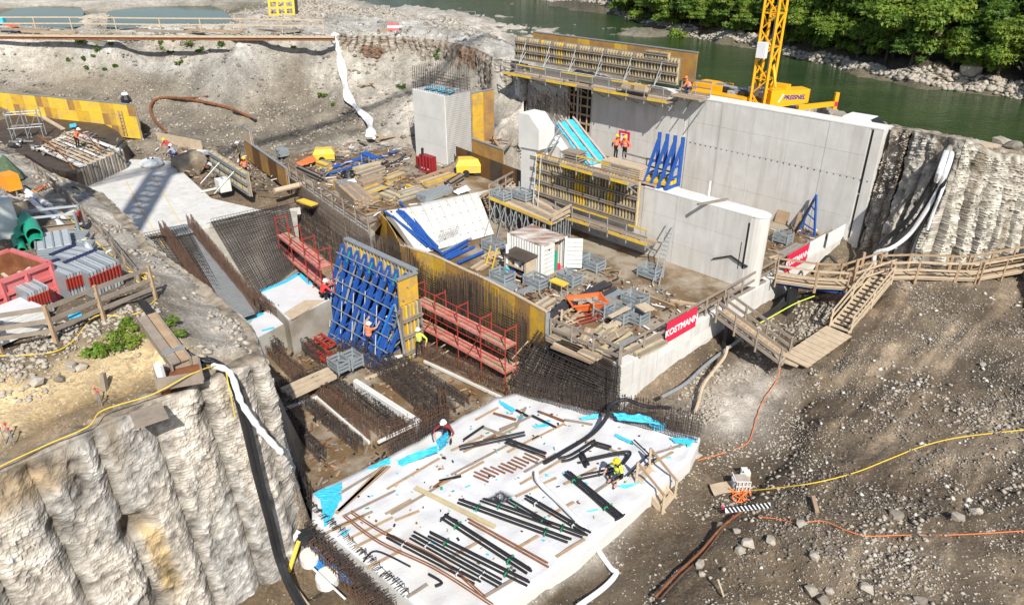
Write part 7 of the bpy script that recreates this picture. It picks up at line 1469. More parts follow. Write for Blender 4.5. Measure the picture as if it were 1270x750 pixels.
# ------------- top left: yellow form wall, dark covered slab, plank platform
fa_, fb_ = P(176, 169, 4.3), P(165, 130, 7.2); ya = Vector((fb_.x, fb_.y, 0)); yl = P(-40, 110, 7.2); yd = (Vector((yl.x, yl.y, 0)) - ya); yL = yd.length; yd.normalize(); yf = Vector((yd.y, -yd.x, 0)); yf = yf if yf.y < 0 else -yf
sheet_form('yellow_formwork', 'long bright yellow form wall at the upper left behind the dark covered slab', ya, yd, yL, 4.2, 7.15, 26, yf, [M_YELB, M_YEL, M_YELB, M_OCH, M_YELB, M_YELB, M_YEL], 3)
ladder('small ladder standing on the yellow form wall', ya + yd * 1.6 + yf * .15 + UP * 4.5, ya + yd * 1.6 + yf * .12 + UP * 6.6, .35, M_BOARD, side=tuple(yd))
m = MB(); m.plate([P(u, v, 5.2) for u, v in ((-160, 120), (0, 126), (100, 138), (146, 163), (158, 178), (150, 188), (95, 216), (55, 206), (30, 190), (-120, 190))], 1.3); m.build('covered_slab', M_TARP, kind='structure')
for k, (a, b, z) in enumerate((((45, 141), (78, 160), 5.3), ((0, 131), (62, 136), 5.35), ((0, 135), (45, 141), 5.35))):
 m = MB(); m.bar(P(*a, z), P(*b, z), .35, .12); m.build('edge_board', M_BOARDP if k == 0 else M_CONCW, None, ('pale edge board between the two dark sheets', 'long white board beside the yellow form wall', 'second white board on the dark sheet')[k], 'board')
pl_ = [P(u, v, 5.45) for u, v in ((48, 184), (88, 163), (150, 186), (100, 207))]
t = thing('plank_platform', 'pale plank platform on the dark covered slab where a man bends', 'platform', tuple(pl_[0]))
for i in range(9): a = lerp(pl_[0], pl_[1], (i + .5) / 9); b = lerp(pl_[3], pl_[2], (i + .5) / 9); m = MB(); m.bar(a, b, (pl_[1] - pl_[0]).length / 9 - .03, .12); m.build('plank', M_BOARDP if i % 4 else M_CONCW, t)
fr0, fr1 = P(98, 210, 5.4), P(152, 187, 5.4); t = thing('slab_edge', 'slatted grey edge of the dark covered slab above the pale intake floor', 'slab edge', tuple(fr0 - UP * 1.3))
for i in range(16): a = lerp(fr0, fr1, i / 15.); m = MB(); m.bar(Vector((a.x, a.y, 3.95)) + Vector((0, -.06, 0)), a + Vector((0, -.06, 0)), .22, .08); m.build('slat', M_CONCD if i % 2 else M_BOARDG, t)
for k, pts in enumerate((((46, 168), (70, 185), (88, 205), (101, 227)), ((50, 168), (75, 190), (92, 210), (100, 226)), ((110, 170), (125, 185), (140, 182)))):
 m = MB(); m.tube(smooth_path([P(u, v, z) for (u, v), z in zip(pts, (5.9, 5.7, 5.2, 4.05))], 6), .06, 6); m.build('bent_bar', M_RUST, None, 'rusty bent bar bundle drooping over the covered slab edge, %s' % ('left strand', 'right strand', 'short one by the bending man')[k], 'bar')
for k in range(12):
 a = P(95 + rnd(0, 60), 168 + rnd(0, 22), 5.55); an = rnd(0, 3.1); m = MB(); m.bar(a, a + Vector((math.cos(an), math.sin(an), .05)) * rnd(.5, 1.6), .09, .07); m.build('scrap_bar', M_BLACK if k % 2 else M_GALV, None, 'dark bar or offcut scattered around the bending man on the slab', 'offcut', 'offcuts on the covered slab')
sheet('small cyan bag on the dark covered slab', [(86, 155), (94, 153), (95, 158), (87, 159)], 5.5)
q = P(35, 172, 5.25); t = thing('scaffold_tower', 'galvanised scaffold tower standing at the left of the covered slab', 'scaffold', tuple(q)); X = Vector((.9, .3, 0)); Y_ = UP.cross(X)
for a in (-1, 0, 1):
 for b in (0, 1): m = MB(); m.tube([q + X * a * 1.2 + Y_ * b * 1.1, q + X * a * 1.2 + Y_ * b * 1.1 + UP * 2.3], .045, 6); m.build('standard', M_GALV, t)
for z in (.9, 2.0):
 for b in (0, 1): m = MB(); m.tube([q - X * 1.3 + Y_ * b * 1.1 + UP * z, q + X * 1.3 + Y_ * b * 1.1 + UP * z], .035, 6); m.build('ledger', M_GALV, t)
m = MB(); m.tube([q - X * 1.2 + UP * .2, q + UP * 2.1], .03, 6); m.tube([q + UP * .2, q + X * 1.2 + UP * 2.1], .03, 6); m.build('brace', M_GALV, t); m = MB(); m.bar(q - X * 1.2 + Y_ * .5 + UP * 1.0, q + X * .3 + Y_ * .5 + UP * 1.0, .5, .06); m.build('deck', M_BOARDG, t)
for k, (u, v) in enumerate(((20, 182), (45, 188), (62, 192), (30, 178))): flat = P(u, v, 5.25); t = thing('tool_pile', 'pile of dark props and clamps on the covered slab, %s' % ('leftmost', 'below the scaffold tower', 'rightmost', 'under the tower deck')[k], 'tool pile', tuple(flat)); [MB().bar(flat + Vector((rnd(-.6, .6), rnd(-.4, .4), .05 + .06 * j)), flat + Vector((rnd(-.6, .6), rnd(-.4, .4), .08 + .06 * j)), .12, .08).build('tool', (M_BLACK, M_GALV, M_BOARDG, M_WHITE)[j % 4], t) for j in range(7)]
m = MB()
for k in range(60):
 a = lerp(P(60, 208, 5.2), P(98, 214, 5.2), rnd(0, 1)); m.rod(a, a + Vector((rnd(-.3, .6), rnd(-.6, -.1), rnd(-1.2, -.3))), .018)
m.build('rebar_fringe', M_REBARD, None, 'dark bent bars hanging from the edge of the covered slab', 'rebar')
# ------------- formwork beside the pale slab
a, b = P(313, 244, 4.0), P(268, 214, 4.0); dd = (b - a); L_ = dd.length; dd.normalize(); fn = Vector((dd.y, -dd.x, 0)); fn = fn if fn.y < 0 else -fn
slat_form('small_formwork', 'slatted grey form panel with two raking props beside the pale slab', a, dd, L_, 4.0, 5.75, .22, fn, (.15, .55, .9), M_BOARDP, yel=(6,), wm=M_GALV)
for k in (.3, .7): m = MB(); x = lerp(a, b, k); m.tube([x + fn * .2 + UP * 1.4, x + fn * 1.9 + UP * .05], .045, 6); m.build('raking_prop', M_GALV, None, 'raking prop of the slatted form panel beside the pale slab, ' + ('right one' if k < .5 else 'left one'), 'prop')
q = P(278, 236, 4.0); t = thing('ballast_block', 'white concrete ballast block at the foot of the raking props', 'block', tuple(q)); m = MB(); m.box(q, (.95, .8, .85), X=dd); m.build('body', M_CONCW, t); m = MB(); m.bar(q + UP * .9 - dd * .2, q + UP * .9 + dd * .2, .06, .06); m.build('lifting_loop', M_GALV, t)
a, b = P(357, 234, 4.0), P(306, 196, 4.0); dd = (b - a); L_ = dd.length; dd.normalize(); fn = Vector((dd.y, -dd.x, 0)); fn = fn if fn.y < 0 else -fn
sheet_form('brown_formwork', 'long brown form wall with a yellow edge right of the two workers', a, dd, L_, 3.9, 5.5, 5, fn, [M_OCH, M_BRNP, M_OCH], 1); sheet_form('brown_formwork', 'pale raised sheet at the rear end of the long brown form wall', b - dd * 2.0, dd, 2.0, 5.55, 6.6, 2, fn, [M_BOARDP], 1)
a, b = P(196, 176, 4.15), P(251, 187, 4.15); dd = (b - a).normalized(); sheet_form('plywood_wall', 'pale plywood panel standing behind the stooping workers', a, dd, (b - a).length, 4.1, 5.0, 2, Vector((dd.y, -dd.x, 0)), [M_BOARDP], 1, frame=False)
for k, (p0, p1, w) in enumerate((((214, 187), (258, 208), .2), ((226, 184), (262, 202), .2), ((232, 187), (266, 190), .9), ((252, 200), (268, 205), .6), ((248, 238), (275, 232), .1))): m = MB(); m.bar(P(*p0, 4.12), P(*p1, 4.12), w, .12); m.build('beam', M_RUST if k < 2 else M_CONCW, None, ('rusty beam behind the pale slab, left', 'rusty beam behind the pale slab, right', 'grey concrete slab plate behind the rusty beams', 'small concrete plate near the slatted form panel', 'long thin prop on the pale slab edge')[k], 'beam')
M_MOUND = mat('earth_mound', (.34, .28, .2), .95, (.2, .16, .11), 2.5, .8, .05, 8); BMD = [boulder_mesh(70, M_MOUND, 3), boulder_mesh(71, M_MOUND, 3)] * 2
q = P(240, 208, 4.0); boulder(q, 1.35, 'big brown earth mound between pale slab and slatted form panel', None, True); q = P(225, 205, 4.0); boulder(q, .9, 'smaller brown earth mound left of the big one', None, True)
q = P(189, 206, 4.02); t = thing('white_bag', 'white bag with dark loops on the corner of the pale slab', 'bag', tuple(q)); m = MB(); m.lathe(q, [(.75, 0), (.9, .2), (.75, .5), (.4, .62), (.1, .58)], 10); m.build('bag', M_WHITE, t); [MB().tube([q + Vector((x, -.1, .55)), q + Vector((x + .1, -.05, .68)), q + Vector((x + .2, -.1, .55))], .07, 6).build('loop', M_BLACK, t) for x in (-.25, .1)]
m = MB(); m.tube([P(340, 237, 4.35), P(377, 228, 4.35)], .2, 9); m.build('log_pipe', M_BOARDP, None, 'pale round log lying at the end of the long brown form wall', 'log')
m = MB(); m.bar(P(372, 248, 4.0), P(390, 254, 4.0), .6, .1); m.build('yellow_board', M_YELB, None, 'small yellow board below the yard wall', 'board')
for k, pts in enumerate((((156, 224), (176, 262), (204, 306)), ((190, 218), (212, 256), (232, 290)), ((150, 215), (170, 250)))):
 if k < 2: m = MB(); m.tube([P(u, v, 4.03) for u, v in pts], .018, 5); m.build('string_line', M_ROPEY, None, ('yellow string line across the pale slab, left', 'yellow string line across the pale slab, right')[k], 'string')
for k, (pts, w) in enumerate((((( 206, 166), (193, 152), (187, 138), (193, 127), (210, 124), (240, 127), (285, 137), (318, 152)), .3), (((215, 124), (240, 124), (258, 122)), .2), (((290, 142), (305, 146), (318, 153)), .3))):
 m = MB(); m.tube(smooth_path([G(u, v, 4.3) + UP * .2 for u, v in pts], 6), w * .45, 6); m.build('steel_strip', M_RUST if k < 2 else M_BLACK, None, ('long curved rusty steel strip lying in the excavation', 'short straight rusty strip above the curved one', 'black strip beside the right end of the curved one')[k], 'steel strip')
q = G(157, 127, 5); t = thing('black_sack', 'black sack with a white top on the ground behind the yellow form wall', 'sack', tuple(q)); m = MB(); m.lathe(q, [(.45, 0), (.5, .3), (.3, .7), (.2, .8)], 9); m.build('sack', M_BLACK, t); m = MB(); m.lathe(q + UP * .75, [(.35, 0), (.3, .2), (.05, .28)], 9); m.build('top', M_WHITE, t)
sheet('dark tarpaulin wedge at the right foot of the yellow form wall', [(174, 150), (188, 160), (182, 168), (176, 168)], (6, 4.6, 4.4, 4.4), M_TARP)
# = FAR BANK, CRANE, WALKWAYS, HOSES, PEOPLE
e0 = [P(u, v, 10.85) for u, v in ((-120, 46), (0, 44), (120, 45), (240, 45.5), (415, 46))]
t = thing('road_kerb', 'long pale timber kerb beam along the edge of the far road', 'kerb', tuple(e0[2] - UP * .4))
for a, b in zip(e0, e0[1:]):
 m = MB(); m.bar(a, b, .5, .16); m.build('beam', M_BOARDP, t); m = MB(); m.bar(a - UP * .22, b - UP * .22, .25, .3); m.build('dark_face', M_RUST, t)
guard('pale timber guard rail along the far road in front of the ponds', [P(u, v, 10.95) for u, v in ((-120, 40), (0, 37), (90, 37), (200, 38.5), (300, 39), (402, 41))], 1.25, 4.6, M_BOARDP, (.5, 1.0), M_BOARDP, pw=.1, rw=.13)
t = guard('light mesh fence on the far road between the rail and the river', [P(u, v, 10.95) for u, v in ((400, 34), (444, 33), (490, 32), (545, 31), (590, 33))], 1.5, 3.2, M_GALV, (.05, 1.0), M_GALV, 'mesh_fence', .05, .04, 'fence')
q = P(488, 38, 11.0); t = thing('barrier_block', 'red and white striped barrier block on the far road', 'barrier', tuple(q));
for z in range(3): m = MB(); m.box(q + UP * (.26 * z), (1.2, .5, .25), X=(1, .1, 0)); m.build('band', (M_PINK, M_WHITE, M_PINK)[z], t)
for k, (a, b) in enumerate((((0, 36), (60, 38)), ((28, 39), (95, 41)), ((170, 38), (240, 40)), ((230, 37), (300, 40)), ((320, 38), (372, 38)), ((470, 39), (486, 38)), ((150, 36), (182, 37)))): m = MB(); m.bar(P(*a, 10.98), P(*b, 10.98), .5, .2); m.build('plank', M_BOARD if k % 2 else M_BOARDG, None, 'brown plank lying on the far road, %s' % ('at the left picture edge', 'second from the left', 'below the large pond', 'longest one right of the ponds', 'left of the mesh fence', 'beside the striped barrier', 'short one between the ponds')[k], 'plank')
m = MB(); a = P(2, 30, 11); m.box(a, (.9, .6, .7)); m.build('cyan_box', M_CYAN, None, 'small cyan box at the left end of the far road', 'box'); m = MB(); m.bar(P(6, 31, 11), P(20, 33, 11), .5, .15); m.build('orange_board', M_ORA, None, 'orange board next to the small cyan box', 'board')
for k in range(9): m = MB(); u = 40 + k * 10; A_ = P(u, 45.5 + (k % 3) * .9, 10.2); m.tube([A_, P(u + rnd(16, 34), 46 + (k % 4) * .7, 10.2)], .09, 6); m.build('blue_prop', M_BLUE if k % 3 else M_PIPE, None, 'blue or black prop in the heap below the far road edge', 'prop', 'heap of props below the far road')
q = P(350, 20, 11.0); t = thing('form_grid', 'yellow steel form grid standing on the far bank at the upper picture edge', 'form grid', tuple(q)); X = Vector((.95, .3, 0));
for k in range(4): m = MB(); x = q + X * (k * .95 - 1.4); m.bar(x, x + UP * 2.6 + Vector((0, .5, 0)), .22, .25); m.build('upright', M_YELB, t)
for k in range(4): m = MB(); x = q + UP * (.15 + k * .78) + Vector((0, .16 * k, 0)); m.bar(x - X * 1.5, x + X * 1.5, .22, .25); m.build('cross_bar', M_YELB, t)
m = MB(); m.bar(q + X * 1.6 + Vector((.05, .2, 0)), q + X * 1.6 + Vector((.05, .7, 0)) + UP * 2.6, .12, .5); m.build('dark_edge', M_BLACK, t)
pts = [(416, 46), (418, 60), (424, 85), (428, 108), (434, 128), (445, 140), (457, 152), (460, 166), (461, 178)]
g_ = [G(u, v, 6) + UP * .25 for u, v in pts]; m = MB(); vs = []
for i, p in enumerate(smooth_path(g_, 4)):
 w = .34 + .14 * math.sin(i * .9) + rnd(-.06, .06); vs += [p + Vector((-w, -.1, .05)), p + Vector((0, -.25, .3 + .08 * math.sin(i * 2.1))), p + Vector((w, .1, .02))]
n = len(vs) // 3; m.add(vs, [(3 * i + j, 3 * i + j + 1, 3 * i + j + 4, 3 * i + j + 3) for i in range(n - 1) for j in (0, 1)]); m.build('fleece_strip', M_WHITE, None, 'crumpled white fleece strip hanging down the far excavation slope', 'fleece')
sheet('small bright cyan sheet at the lower end of the white fleece strip', [(458, 154), (466, 154), (466, 165), (459, 166)], (5.0, 5.0, 4.2, 4.2))
for k, (u, v) in enumerate(((456, 180), (478, 176), (436, 142), (455, 110))): q = G(u, v, 5); m = MB(); [m.bar(q + Vector((rnd(-1, 1), rnd(-.5, .5), .2 + .1 * j)), q + Vector((rnd(-1.2, 1.2), rnd(-.5, .5), .3 + .1 * j)), .2, .1) for j in range(4)]; m.build('timber_scrap', M_BOARD if k % 2 else M_BOARDG, None, 'scrap timber on the far slope, %s' % ('at the foot of the white fleece strip', 'leaning beside the intake pier', 'halfway down the white fleece strip', 'in the dark hollow of the slope')[k], 'timber')
cp = lambda u, v, o: PL(u, v, (W1Q.x + .7071 * o, W1Q.y + .7071 * o), DA)
b = cp(944, 122, 3.0); b = Vector((b.x, b.y, 9.5)); hw = .52
t = thing('crane', 'yellow lattice tower crane standing behind the river wall', 'crane', tuple(b)); Ht = 22
cx = DA.copy(); cy = DB.copy()
cor = [b + cx * sx * hw + cy * sy * hw for sx, sy in ((-1, -1), (1, -1), (1, 1), (-1, 1))]
for c_ in cor: m = MB(); m.bar(c_, c_ + UP * Ht, .15); m.build('chord', M_CRANE, t)
for i in range(4):
 m = MB(); a_, c_ = cor[i], cor[(i + 1) % 4]; k = 0; h_ = 1.05
 while k * h_ < Ht - h_: z0, z1 = k * h_, (k + 1) * h_; p, q = (a_, c_) if k % 2 else (c_, a_); m.bar(p + UP * z0, q + UP * z1, .08); (m.bar(a_ + UP * z0, c_ + UP * z0, .07) if k % 2 == 0 else None); k += 1
 m.build('lacing', M_CRANE, t)
m = MB(); m.tube([b + cx * .3 - cy * .2, b + cx * .3 - cy * .2 + UP * Ht], .1, 6); m.build('hoist_cable', M_GALV, t)
m = MB(); m.box(b - cy * (hw + .2) - cx * .1 + UP * 3.5, (.65, .35, 1.0), X=cx); m.build('control_box', M_WHITE, t)
m = MB(); m.box(b + UP * -.1, (2.4, 2.2, .6), X=cx); m.build('slewing_base', M_CRANE, t)
w0_ = b + cx * 1.0 - cy * .6 + UP * .25; e = (cx * .55 + cy * .83).normalized(); en = Vector((e.y, -e.x, 0))
m = MB(); m.prism([w0_, w0_ + e * 2.9, w0_ + e * 2.9 - en * 1.1, w0_ - en * 1.1], [w0_.z, w0_.z + .3, w0_.z + .3, w0_.z], w0_.z + 1.2); bal = m.build('ballast', M_CRANE, t)
m = MB(); m.prism([w0_ - cx * .9 + cy * 1.2, w0_ - cx * .9 + cy * 1.2 + cx * 1.3, w0_ - cx * .9 + cy * 1.9 + cx * 1.3, w0_ - cx * .9 + cy * 1.9], w0_.z, w0_.z + 1.45); m.build('rear_ballast', M_CRANE, t)
o = text('PREISNEL', .4, mat('print_blue', (.02, .03, .3), .5), bal if False else t, w0_ + e * 1.75 + en * .012 + UP * .7, e, UP, shear=.3, bold=.012); m = MB(); x = w0_ + e * .55 + en * .012; m.add([x + UP * .4, x + e * .11 + UP * .4, x + e * .4 + UP * .95, x + e * .29 + UP * .95], [(0, 1, 2, 3)]); m.build('emblem', M_WHITE, t)
m = MB()
for k in range(5): z = .34 + .17 * k; x = w0_ + e * 2.87 + en * .015; m.add([x + UP * z, x + e * .02 + UP * z, x + e * .02 + UP * (z + .12), x + UP * (z + .12)], [(0, 1, 2, 3)])
m.build('hazard_strip', M_REDB, t)
m = MB(); p = w0_ + UP * 1.4 + e * .2; m.bar(p, b + UP * 3.0 + cx * hw, .14); m.build('stay', M_CRANE, t)
q = cp(893, 113, 2.4); q = Vector((q.x, q.y, 9.6)); t = thing('crane_chassis', 'yellow crane undercarriage with grey machinery left of the crane tower', 'machine', tuple(q)); m = MB(); m.box(q, (4.2, 1.0, .62), X=DA); ob = m.build('side_beam', M_CRANE, t); m = MB(); m.box(q - DA * 1.4 + DB * 1.4 + UP * .1, (2.4, 1.8, .9), X=DA); m.build('housing', M_CRANE, t)
text('WWW.PREISNEL.AT', .34, mat('print_red', (.35, .03, .08), .5), t, q - DB * .512 + UP * .33, DA, UP, bold=.006)
for k in range(7): m = MB(); p = q + DA * (-.6 + k * .55) + DB * rnd(.7, 1.5) + UP * rnd(.3, .7); m.box(p, (rnd(.5, .9), rnd(.4, .8), rnd(.3, .6)), X=DA); m.build('machinery', (M_GALV, M_BLACK, M_LGREY)[k % 3], t)
m = MB(); m.tube([q + DA * -.2 + DB * .9 + UP * 1.0, q + DA * 2.2 + DB * 1.1 + UP * .9], .12, 7); m.build('cylinder', M_GALV, t)
q = cp(990, 131, 3.5); q = Vector((q.x, q.y, 9.6)); t = thing('outrigger', 'yellow crane outrigger arm with a red and white tip right of the ballast', 'outrigger', tuple(q)); m = MB(); m.bar(q + UP * .3, q + e * 2.8 + UP * .45, .25, .3); m.build('arm', M_CRANE, t); m = MB(); m.box(q + e * 2.8 + UP * .1, (.25, .25, 1.1)); m.build('tip', M_CRANE, t); m = MB(); m.box(q + e * 2.8 - Vector((0, .14, -.3)), (.24, .02, .3)); m.build('marking', M_REDB, t)
q = cp(1075, 148, 2.6); q = Vector((q.x, q.y, 8.95)); t = thing('white_car', 'low white parked car half hidden behind the right end of the river wall', 'car', tuple(q)); m = MB(); m.box(q + UP * .3, (4.0, 1.7, .5), X=DA); m.build('body', M_WHITE, t); m = MB(); m.hexa([q + DA * a + DB * c + UP * .8 for a, c in ((-1.6, -.8), (1.0, -.8), (1.0, .8), (-1.6, .8))], [q + DA * a + DB * c + UP * 1.3 for a, c in ((-1.2, -.65), (.4, -.65), (.4, .65), (-1.2, .65))]); m.build('roof', M_WHITE, t); [MB().tube([q + DA * a + DB * c + UP * .3, q + DA * a + DB * (c * 1.1) + UP * .3], .31, 10).build('wheel', M_BLACK, t) for a in (-1.3, 1.3) for c in (-.82, .82)]; m = MB(); m.hexa([q + DA * a + DB * c + UP * .82 for a, c in ((1.02, -.7), (1.06, -.7), (1.06, .7), (1.02, .7))], [q + DA * a + DB * c + UP * 1.28 for a, c in ((.42, -.6), (.46, -.6), (.46, .6), (.42, .6))]); m.build('windscreen', M_BLACK, t)
sheet('tan plywood board lying on the bank above the right pile wall', [(1198, 184), (1222, 176), (1250, 183), (1226, 191)], 9.75, M_BOARDP, 'plywood_sheet', 'board', nx=2)
top_ = P(1176, 182, 9.6)
for k, (pts, r, mm, lb) in enumerate((([(1180, 176, 9.9), (1166, 205, 8.8), (1150, 235, 7.3), (1128, 270, 5.7), (1100, 296, 4.8), (1078, 318, 4.1), (1050, 330, 3.6)], .13, M_BLACK, 'leftmost black hose of the bundle on the right pile wall'), ([(1184, 178, 9.9), (1172, 210, 8.6), (1156, 245, 6.9), (1134, 276, 5.5), (1106, 303, 4.6), (1085, 316, 4.1), (1062, 328, 3.7)], .12, M_BLACK, 'second black hose of the bundle on the right pile wall'), ([(1186, 180, 9.9), (1175, 215, 8.4), (1158, 252, 6.7), (1140, 286, 5.3), (1128, 318, 4.0)], .13, M_BLACK, 'black hose falling straight to the walkway from the bundle'),
 ([(1183, 180, 10), (1176, 206, 8.8), (1162, 238, 7.2), (1146, 265, 6.0), (1126, 292, 4.9), (1104, 308, 4.4), (1086, 314, 4.2), (1084, 328, 3.8)], .13, M_WHITE, 'thick white hose of the bundle on the right pile wall'), ([(1178, 178, 10), (1168, 205, 8.9), (1162, 225, 7.9)], .16, M_WHITE, 'short white hose end at the top of the pile wall'), ([(1186, 182, 9.9), (1170, 232, 7.6), (1158, 262, 6.3), (1150, 285, 5.3)], .08, M_WHITE, 'thin white hose right of the bundle'))):
 m = MB(); m.tube(smooth_path([PL(u, v, PWB[2] - DB * (.5 + .06 * k + (.6 if v > 300 else 0)), (PWB[3] - PWB[1])) if v > 184 else P(u, v, 10) for u, v, z in pts], 5), r, 8); m.build('hose', mm, None, lb, 'hose', 'hoses over the right pile wall')
def walkway(lb, pts, w, side, h=1.0, step=1.4, both=True, name='walkway'):
 pts = [Vector(p) for p in pts]; t = thing(name, lb, 'walkway', tuple(pts[0]))
 for a, b in zip(pts, pts[1:]):
  d = (b - a).normalized(); s_ = UP.cross(d).normalized(); L_ = (b - a).length; n = int(L_ / .26)
  for k in (-.32, 0, .32): m = MB(); m.bar(a + s_ * (k * w) - UP * .02, b + s_ * (k * w) - UP * .02, w * .3, .05); m.build('deck_board', M_BOARDP if k else M_BOARD, t)
  for sg in ((-1, 1) if both else (side,)):
   n = max(int(L_ / step), 1)
   for i in range(n + 1): p = lerp(a, b, i / n) + s_ * (sg * w * .5); m = MB(); m.bar(p - UP * .3, p + UP * (h + .08), .075); m.build('post', M_BOARD, t)
   for z in (.12, .55, 1.0): m = MB(); m.bar(a + s_ * (sg * w * .5) + UP * z * h, b + s_ * (sg * w * .5) + UP * z * h, .035, .11); m.build('rail', M_BOARDP if sg < 0 else M_BOARD, t)
 return t
walkway('timber walkway with rails along the foot of the right pile wall', [P(1095, 342, 3.75), P(1130, 341, 3.75), P(1180, 343, 3.7), P(1206, 343, 3.8), P(1290, 328, 4.1), P(1400, 312, 4.2)], 1.0, -1)
walkway('railed timber bridge from the sill wall to the pile wall', [P(962, 345, 3.1), P(1010, 352, 3.1), P(1048, 354, 3.2), P(1097, 338, 3.7)], 1.1, -1)
m = MB(); a, b_ = P(964, 352, 2.85), P(1048, 363, 2.9); m.bar(a, b_, .12, .12); m.bar(a + DB * .8, b_ + DB * .8, .12, .12); m.build('steel_beam', M_BLUE, None, 'blue steel beam carrying the railed timber bridge', 'beam')
for u, v, lb in ((1055, 345, 'tall timber post at the middle of the railed bridge'), (1063, 335, 'second tall timber post behind the railed bridge')): m = MB(); q = P(u, v + 16, 2.9); m.bar(q, q + UP * 1.9, .14); m.build('timber_post', M_BOARD, None, lb, 'post')
def stairs(lb, a, b, w, n, mm=M_BOARDP, rail=True, rm=None, slats=False):
 a, b = Vector(a), Vector(b); d = (b - a); dh = Vector((d.x, d.y, 0)).normalized(); s_ = UP.cross(dh); t = thing('timber_stairs', lb, 'stairs', tuple(a))
 for k in (-.5, .5): m = MB(); m.bar(a + s_ * (k * w), b + s_ * (k * w), .06, .28); m.build('stringer', mm, t)
 for i in range(n): p = lerp(a, b, (i + .5) / n); m = MB(); m.bar(p - s_ * w * .48 + UP * .06, p + s_ * w * .48 + UP * .06, .26, .05, up=UP); m.build('tread', mm, t)
 if rail:
  for k in (-.54, .54):
   for f_ in (.03, .97) if d.length < 3 else (.03, .5, .97): p = lerp(a, b, f_) + s_ * (k * w); m = MB(); m.bar(p - UP * .1, p + UP * .95, .09); m.build('post', mm, t)
   for z in ((.5, .92) if n > 6 else (.92,)): m = MB(); m.bar(a + s_ * (k * w) + UP * z, b + s_ * (k * w) + UP * z, .04, .13); m.build('rail', rm or mm, t)
 return t
stairs('long timber stairs with rails climbing to the walkway', P(1040, 410, 2.2), P(1094, 345, 3.7), 1.0, 14)
a, b_ = P(985, 450, 1.75), P(1040, 412, 2.15); d = (b_ - a).normalized(); s_ = UP.cross(d); t = thing('board_path', 'path of pale cross boards at the foot of the long timber stairs', 'board path', tuple(a))
for i in range(10): p = lerp(a, b_, (i + .5) / 10); m = MB(); m.bar(p - s_ * .7 + UP * .08, p + s_ * .7 + UP * (.08 + .01 * (i % 3)), .42, .06); m.build('board', M_BOARDP, t)
a, b_ = P(893, 388, 3.15), P(975, 448, 1.7); d = (b_ - a).normalized(); s_ = UP.cross(d).normalized(); t = thing('ramp_bridge', 'weathered timber footbridge sloping from the sill wall to the gravel', 'ramp', tuple(b_))
for k in (-.45, -.15, .15, .45): m = MB(); m.bar(a + s_ * k, b_ + s_ * k, .26, .07); m.build('deck_board', M_BOARDG if k < 0 else M_BOARD, t)
for k in range(12): m = MB(); p = lerp(a, b_, (k + .5) / 12) + UP * .06; m.bar(p - s_ * .5, p + s_ * .5, .07, .04); m.build('cleat', M_BOARDP, t)
for sg in (-.62, .62):
 for f_ in (.02, .3, .62, .97): m = MB(); p = lerp(a, b_, f_) + s_ * sg; m.bar(p - UP * .25, p + UP * 1.0, .09); m.build('post', M_BOARDG, t)
 for z in (.1, .5, .95): m = MB(); m.bar(a + s_ * sg + UP * z, b_ + s_ * sg + UP * z, .05, .15); m.build('rail', M_BOARDG, t)
m = MB(); p = P(898, 410, 2.2); m.prism([p, p + DA * .2, p + DA * .2 + DB * .9, p + DB * .9], .8, 2.9); m.build('trestle_plate', M_BLACK, None, 'black steel plate trestle under the weathered footbridge', 'trestle'); m = MB(); p = P(975, 372, 2.2); m.prism([p, p + DA * .2, p + DA * .2 + DB * .9, p + DB * .9], .9, 2.8); m.build('trestle_plate', M_BLACK, None, 'black steel plate trestle under the railed timber bridge', 'trestle')
m = MB(); p = P(982, 446, 1.72); m.bar(p - s_ * .5, p + s_ * .5, .9, .06); m.build('landing_board', M_BOARDP, None, 'tan plywood landing at the lower end of the footbridge', 'board')
def line(name, lb, pts, r, mm, cat, z=2, lift=.03, sm=6):
 m = MB(); m.tube(smooth_path([(G(*p[:2], z) if len(p) == 2 else P(*p)) + UP * (r + lift) for p in pts], sm), r, 7); return m.build(name, mm, None, lb, cat)
line('cord', 'yellow cord lying across the gravel slope', [(930, 610), (960, 607), (1010, 600), (1060, 587), (1100, 572), (1140, 556), (1180, 545), (1225, 539), (1290, 532)], .022, M_ROPEY, 'cord'); line('cord', 'orange cord lying across the lower gravel slope', [(940, 642), (965, 646), (990, 650), (1020, 648), (1050, 660), (1075, 666), (1120, 665), (1190, 664), (1290, 658)], .018, M_ROPEO, 'cord')
line('cord', 'thin orange cord lying on the pale concrete patch below the footbridge', [(968, 455), (962, 475), (945, 500), (935, 530), (925, 552), (890, 565), (865, 572)], .02, M_ROPEO, 'cord')
line('hose', 'white hose leaving the slab and bending over the wet ground', [(665, 588, 1.35), (668, 600, 1.35), (690, 622, 1.35), (716, 648, 1.35), (732, 668, .9), (745, 690, .4), (758, 708, .4), (764, 714, .4), (748, 732, .4), (716, 755, .4)], .1, M_WHITE, 'hose')
line('hose', 'black hose looping from the white slab over the rebar curtain', [(676, 576, 1.4), (700, 562, 1.4), (735, 540, 1.4), (752, 520, 1.9), (756, 505, 2.1), (775, 498, 2.2), (800, 506, 2.1), (830, 508, 1.6)], .09, M_BLACK, 'hose'); line('hose', 'grey hose lying at the foot of the sill wall', [(820, 495, 1.2), (850, 478, 1.2), (875, 455, 1.2), (905, 432, 1.3), (930, 415, 1.5)], .09, M_GALV, 'hose')
